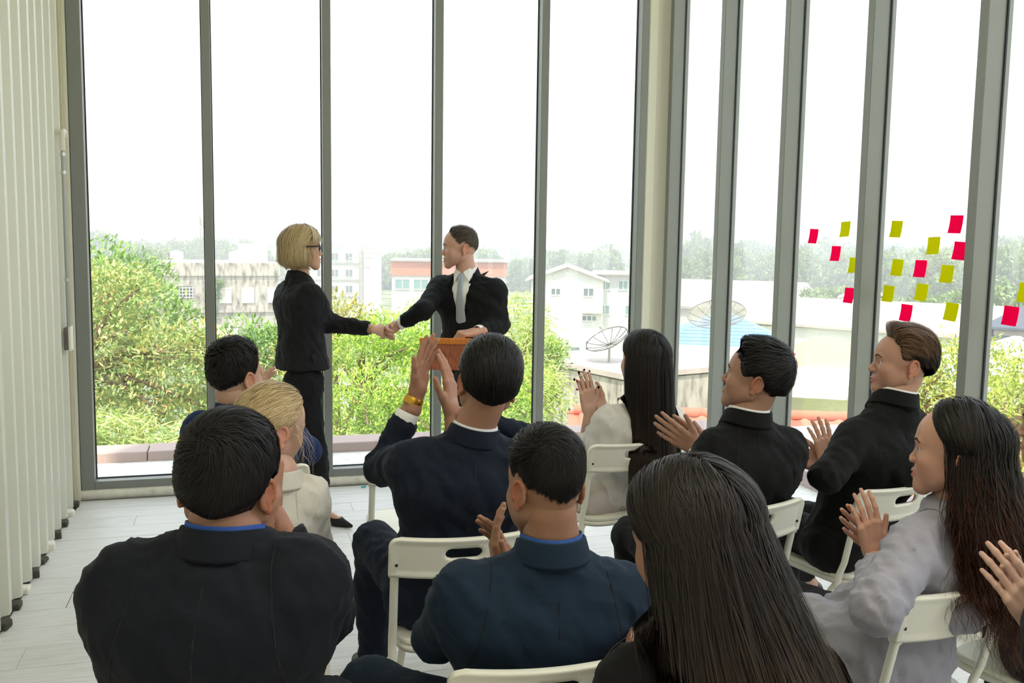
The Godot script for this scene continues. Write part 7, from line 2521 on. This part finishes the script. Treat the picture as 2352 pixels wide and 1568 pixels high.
func woman_extras(t: Node3D, sp: Spec) -> void:
	var hx := head_xf(sp, t.position)
	var g := MB.new()
	for x in [-1.0, 1.0]:
		var ring := PackedVector3Array()
		for k in 21:
			var a := TAU * k / 20.0
			var cx := signf(cos(a)) * pow(absf(cos(a)), 0.6) * 0.0235
			var cy := signf(sin(a)) * pow(absf(sin(a)), 0.6) * 0.0165
			ring.append(hx * Vector3(x * 0.034 + cx, 0.007 + cy, -0.1005 + absf(x * 0.034 + cx) * 0.16))
		g.tube(ring, PackedFloat32Array([0.0028]), 6, false)
		g.tube(PackedVector3Array([hx * Vector3(x * 0.058, 0.016, -0.091), hx * Vector3(x * 0.072, 0.017, -0.070), hx * Vector3(x * 0.083, 0.017, -0.02), hx * Vector3(x * 0.083, 0.008, 0.02)]), PackedFloat32Array([0.0042]), 6, true, Vector3.UP, 0.6)
	g.tube(PackedVector3Array([hx * Vector3(-0.011, 0.012, -0.100), hx * Vector3(0.011, 0.012, -0.100)]), PackedFloat32Array([0.0026]), 6)
	obj("glasses", g.mesh(), mat(Color8(16, 15, 16), 0.2), t)
	# bangs over the forehead
	var rg := RandomNumberGenerator.new()
	rg.seed = 5
	var b := MB.new()
	for k in 260:
		var az := rg.randf_range(-0.95, 0.95)
		var p0 := HC + hdir(az * 0.5, deg_to_rad(rg.randf_range(62, 78))) * 0.128
		var p1 := HC + hdir(az * 0.85, deg_to_rad(44)) * (0.134 + rg.randf() * 0.004)
		var p2 := HC + hdir(az, deg_to_rad(24)) * (0.128 + rg.randf() * 0.008)
		var p3 := HC + hdir(az * 1.05, deg_to_rad(rg.randf_range(4, 11))) * (0.119 + rg.randf() * 0.006)
		var pts := PackedVector3Array()
		for q in 9:
			var f := q / 8.0
			pts.append(hx * p0.bezier_interpolate(p1, p2, p3, f))
		var c: Color = (sp.hair.cols[0] as Color).lerp(sp.hair.cols[1], rg.randf()) * rg.randf_range(0.85, 1.15)
		strand(b, pts, 0.0015, c, c, 0.5, hx * HC)
	obj("fringe", b.mesh(), vmat(0.38), t)
	# pocket flap and back vent
	var R: Vector3 = (sp.j.sr - sp.j.sl).normalized()
	var F := Vector3.UP.cross(R).normalized()
	var at: Vector3 = sp.j.pv - t.position + Vector3(0, 0.14, 0)
	var mb := MB.new()
	var o: Vector3 = on_jacket(at + R * 0.45 + F * 0.015, -R, 0.0035)
	var side := F
	var w := on_jacket(at + R * 0.45 + F * 0.075, -R, 0.0035) - o
	var dn := on_jacket(at + R * 0.45 + F * 0.015 - Vector3(0, 0.055, 0), -R, 0.0035) - o
	mb.box(o + w * 0.2 + dn * 0.5, Vector3(0.085, 0.040, 0.005), 0.001, Basis(w.normalized(), -dn.normalized(), w.cross(-dn).normalized()).orthonormalized())
	obj("pocket_flap", mb.mesh(), sp.suit, t)
	var bt := MB.new()
	var d: Vector3 = (sp.j.wr - sp.j.er).normalized()
	for k in 3: bt.ball(sp.j.wr - t.position - d * (0.055 + k * 0.014) + R * 0.034 - Vector3(0, 0.026, 0), Vector3.ONE * 0.0052, 8, 6)
	obj("cuff_button", bt.mesh(), M.black_shoe, t)

func man_extras(t: Node3D, sp: Spec) -> void:
	var R: Vector3 = (sp.j.sr - sp.j.sl).normalized()
	var U: Vector3 = (sp.j.nk - sp.j.pv).normalized()
	R = (R - U * R.dot(U)).normalized()
	var F := U.cross(R)
	var nk: Vector3 = sp.j.nk - t.position
	var ch: Vector3 = (sp.j.sl + sp.j.sr) * 0.5 - U * 0.05 - t.position
	var pv: Vector3 = sp.j.pv - t.position
	# shirt front
	var s := Sdf.new()
	s.cone(ch + U * 0.0, pv + U * 0.17, 0.116, 0.105, 0.05, R, 0.74)
	s.cone(nk - U * 0.03, ch, 0.058, 0.09, 0.05)
	s.build(0.012)
	var sm := MB.new()
	s.mesh(sm)
	obj("shirt", sm.mesh(), sp.shirt, t)
	# tie
	var path := []
	for q in [0.0, 0.12, 0.26, 0.45, 0.7, 1.0]:
		var p: Vector3 = nk.lerp(nk - U * 0.36, q) - U * 0.022 + F * 0.30
		var k := 0
		while s.at(p) > 0.0 and k < 200:
			p -= F * 0.002
			k += 1
		if q < 0.05: p = nk + F * 0.072 - U * 0.018
		path.append(p + F * 0.009)
	for z in 3:
		for k in range(1, 5):
			var md: Vector3 = (path[k - 1] + path[k + 1]) * 0.5
			var d: float = (md - path[k]).dot(F)
			if d > 0.0: path[k] += F * d
	var rings := []
	var ws := [0.013, 0.017, 0.016, 0.024, 0.030, 0.036]
	for k in 6:
		var ring := PackedVector3Array()
		for a in 12: ring.append(path[k] + R * (cos(TAU * a / 12) * ws[k]) + F * (sin(TAU * a / 12) * (0.011 if k < 2 else 0.005)))
		rings.append(ring)
	var tm := MB.new()
	tm.loft(rings, true, true, true)
	flip_if(tm, (path[0] + path[5]) * 0.5)
	var tie := mat(Color.WHITE, 0.45)
	tie.albedo_texture = noise_tex(70, 0.3, [[0.0, Color8(120, 130, 140)], [1.0, Color8(196, 204, 210)]], 2, 256)
	tri_mat(tie, Vector3(7, 7, 7), false)
	obj("tie", tm.mesh(), tie, t)
	# shirt collar points and lapels
	for x in [-1.0, 1.0]:
		var c := MB.new()
		var a: Vector3 = nk + R * (x * 0.045) + F * 0.052 + U * 0.012
		var b: Vector3 = nk + F * 0.078 - U * 0.012 + R * (x * 0.010)
		var e: Vector3 = nk + F * 0.086 - U * 0.068 + R * (x * 0.046)
		var g: Vector3 = nk + R * (x * 0.064) + F * 0.040 - U * 0.012
		var nn: Vector3 = (F * 0.9 + R * x * 0.4).normalized() * 0.005
		_plate(c, [a, b, e, g], nn)
		obj("collar_point", c.mesh(), sp.shirt, t)
		var l := MB.new()
		var pts := []
		for q in [[0.070, 0.005, 0.0], [0.062, -0.05, 0.0], [0.040, -0.13, 0.0], [0.012, -0.235, 0.0], [0.030, -0.20, 0.0], [0.076, -0.11, 0.0], [0.082, -0.095, 0.0], [0.072, -0.088, 0.0], [0.074, -0.055, 0.0]]:
			pts.append(on_jacket(nk + R * (x * q[0]) + U * q[1] + F * 0.32, -F, 0.006))
		_plate(l, pts, F * 0.006)
		obj("lapel", l.mesh(), sp.suit, t)
	var bb := MB.new()
	bb.ball(on_jacket(nk - U * 0.27 + F * 0.32, -F, 0.003), Vector3.ONE * 0.008, 10, 6)
	obj("button", bb.mesh(), M.black_shoe, t)

func _plate(mb: MB, pts: Array, nn: Vector3) -> void:
	# a thin plate over a fan of points (first point is the hub of a star-shaped outline)
	var c := Vector3.ZERO
	for p in pts: c += p
	c /= pts.size()
	var m := pts.size()
	for k in m:
		var a: Vector3 = pts[k]; var b: Vector3 = pts[(k + 1) % m]
		if (a - c).cross(b - c).dot(nn) > 0:
			mb.tri(c + nn, a + nn * 0.6, b + nn * 0.6); mb.tri(c - nn, b - nn, a - nn)
			mb.quad(a - nn, b - nn, b + nn * 0.6, a + nn * 0.6)
		else:
			mb.tri(c + nn, b + nn * 0.6, a + nn * 0.6); mb.tri(c - nn, a - nn, b - nn)
			mb.quad(b - nn, a - nn, a + nn * 0.6, b + nn * 0.6)

func watch(t: Node3D, w: Vector3, e: Vector3) -> void:
	var gold := mat(Color8(206, 160, 62), 0.28, 0.9)
	var d := (w - e).normalized()
	cuff(t, "watch_band", w - d * 0.034, w - d * 0.010, 0.0325, 0.0315, gold)
	var u := (-dirw(0, 0) - d * (-dirw(0, 0)).dot(d)).normalized()
	var mb := MB.new()
	mb.tube(PackedVector3Array([w - d * 0.020 - u * 0.029, w - d * 0.020 - u * 0.040]), PackedFloat32Array([0.017, 0.016]), 18)
	obj("watch_case", mb.mesh(), gold, t)

func nails(t: Node3D, w: Vector3, hd: Array, right: bool) -> void:
	var m := mat(Color8(176, 12, 40), 0.2)
	var bs := hand_basis(hd[1], hd[2], right) * Basis.from_scale(Vector3.ONE * 0.92 * 1.04)
	for q in [[0.037, 0.176, 0.036], [0.012, 0.186, 0.036], [-0.016, 0.178, 0.036], [-0.042, 0.150, 0.034], [0.060, 0.104, 0.004]]:
		var mb := MB.new()
		var p := Vector3(q[0], q[1], q[2])
		mb.ball(w + bs * (p + Vector3(0, 0, -0.004)), Vector3(0.0048, 0.0065, 0.003), 8, 6, bs.orthonormalized())
		obj("nail", mb.mesh(), m, t)

func earring(t: Node3D, sp: Spec) -> void:
	var hx := head_xf(sp, t.position)
	var m := mat(Color8(210, 205, 196), 0.2, 0.9)
	var mb := MB.new()
	var o := hx * Vector3(-0.084, -0.032, 0.016)
	for k in 7: mb.ball(o + Vector3(0, -0.008 * k, 0), Vector3(0.0035, 0.0045, 0.0035) * (1.0 + 0.10 * k), 8, 6)
	obj("earring", mb.mesh(), m, t)

func loose_strands(t: Node3D, c: Vector3) -> void:
	var rg := RandomNumberGenerator.new()
	rg.seed = 8
	var mb := MB.new()
	var r := dirw(90, 0)
	for k in 26:
		var p0 := c + r * rg.randf_range(0.065, 0.085) + Vector3(0, rg.randf_range(-0.02, 0.03), 0) + dirw(180, 0) * rg.randf_range(-0.02, 0.03)
		var l := rg.randf_range(0.10, 0.17)
		var p3 := p0 + Vector3(0, -l, 0) + r * rg.randf_range(-0.05, 0.05) + dirw(180, 0) * rg.randf_range(-0.03, 0.03)
		var pts := PackedVector3Array()
		for q in 10: pts.append(p0.bezier_interpolate(p0 + r * rg.randf_range(0.015, 0.03), p3 + r * rg.randf_range(0.0, 0.04) + Vector3(0, 0.05, 0), p3, q / 9.0))
		strand(mb, pts, 0.0007, Color(0.52, 0.38, 0.19), Color(0.62, 0.48, 0.26), 0.5, c)
	obj("loose_hair", mb.mesh(), vmat(0.4), t)

func hem_of_jacket(t: Node3D, sp: Spec) -> void:
	# the skirt of the jacket hanging over the seat and thigh, with its belt end
	var s := Sdf.new()
	var j := sp.j
	var o := t.position
	var U: Vector3 = (j.nk - j.pv).normalized()
	var R: Vector3 = (j.sr - j.sl).normalized()
	s.cone(j.hl - o + Vector3(0, 0.02, 0), j.hl.lerp(j.kl, 0.45) - o + Vector3(0, 0.03, 0), 0.105, 0.090, 0.03)
	s.cone(j.hr - o + Vector3(0, 0.02, 0), j.hr.lerp(j.kr, 0.40) - o + Vector3(0, 0.03, 0), 0.105, 0.090, 0.03)
	s.cone(j.pv - o + U * 0.08, j.pv - o - Vector3(0, 0.06, 0), 0.12, 0.14, 0.04, R, 0.8)
	s.build(0.012)
	var c := Cloth.new()
	c.amp = 0.007
	var m := MB.new()
	s.mesh(m, c)
	obj("jacket_skirt", m.mesh(), sp.suit, t)
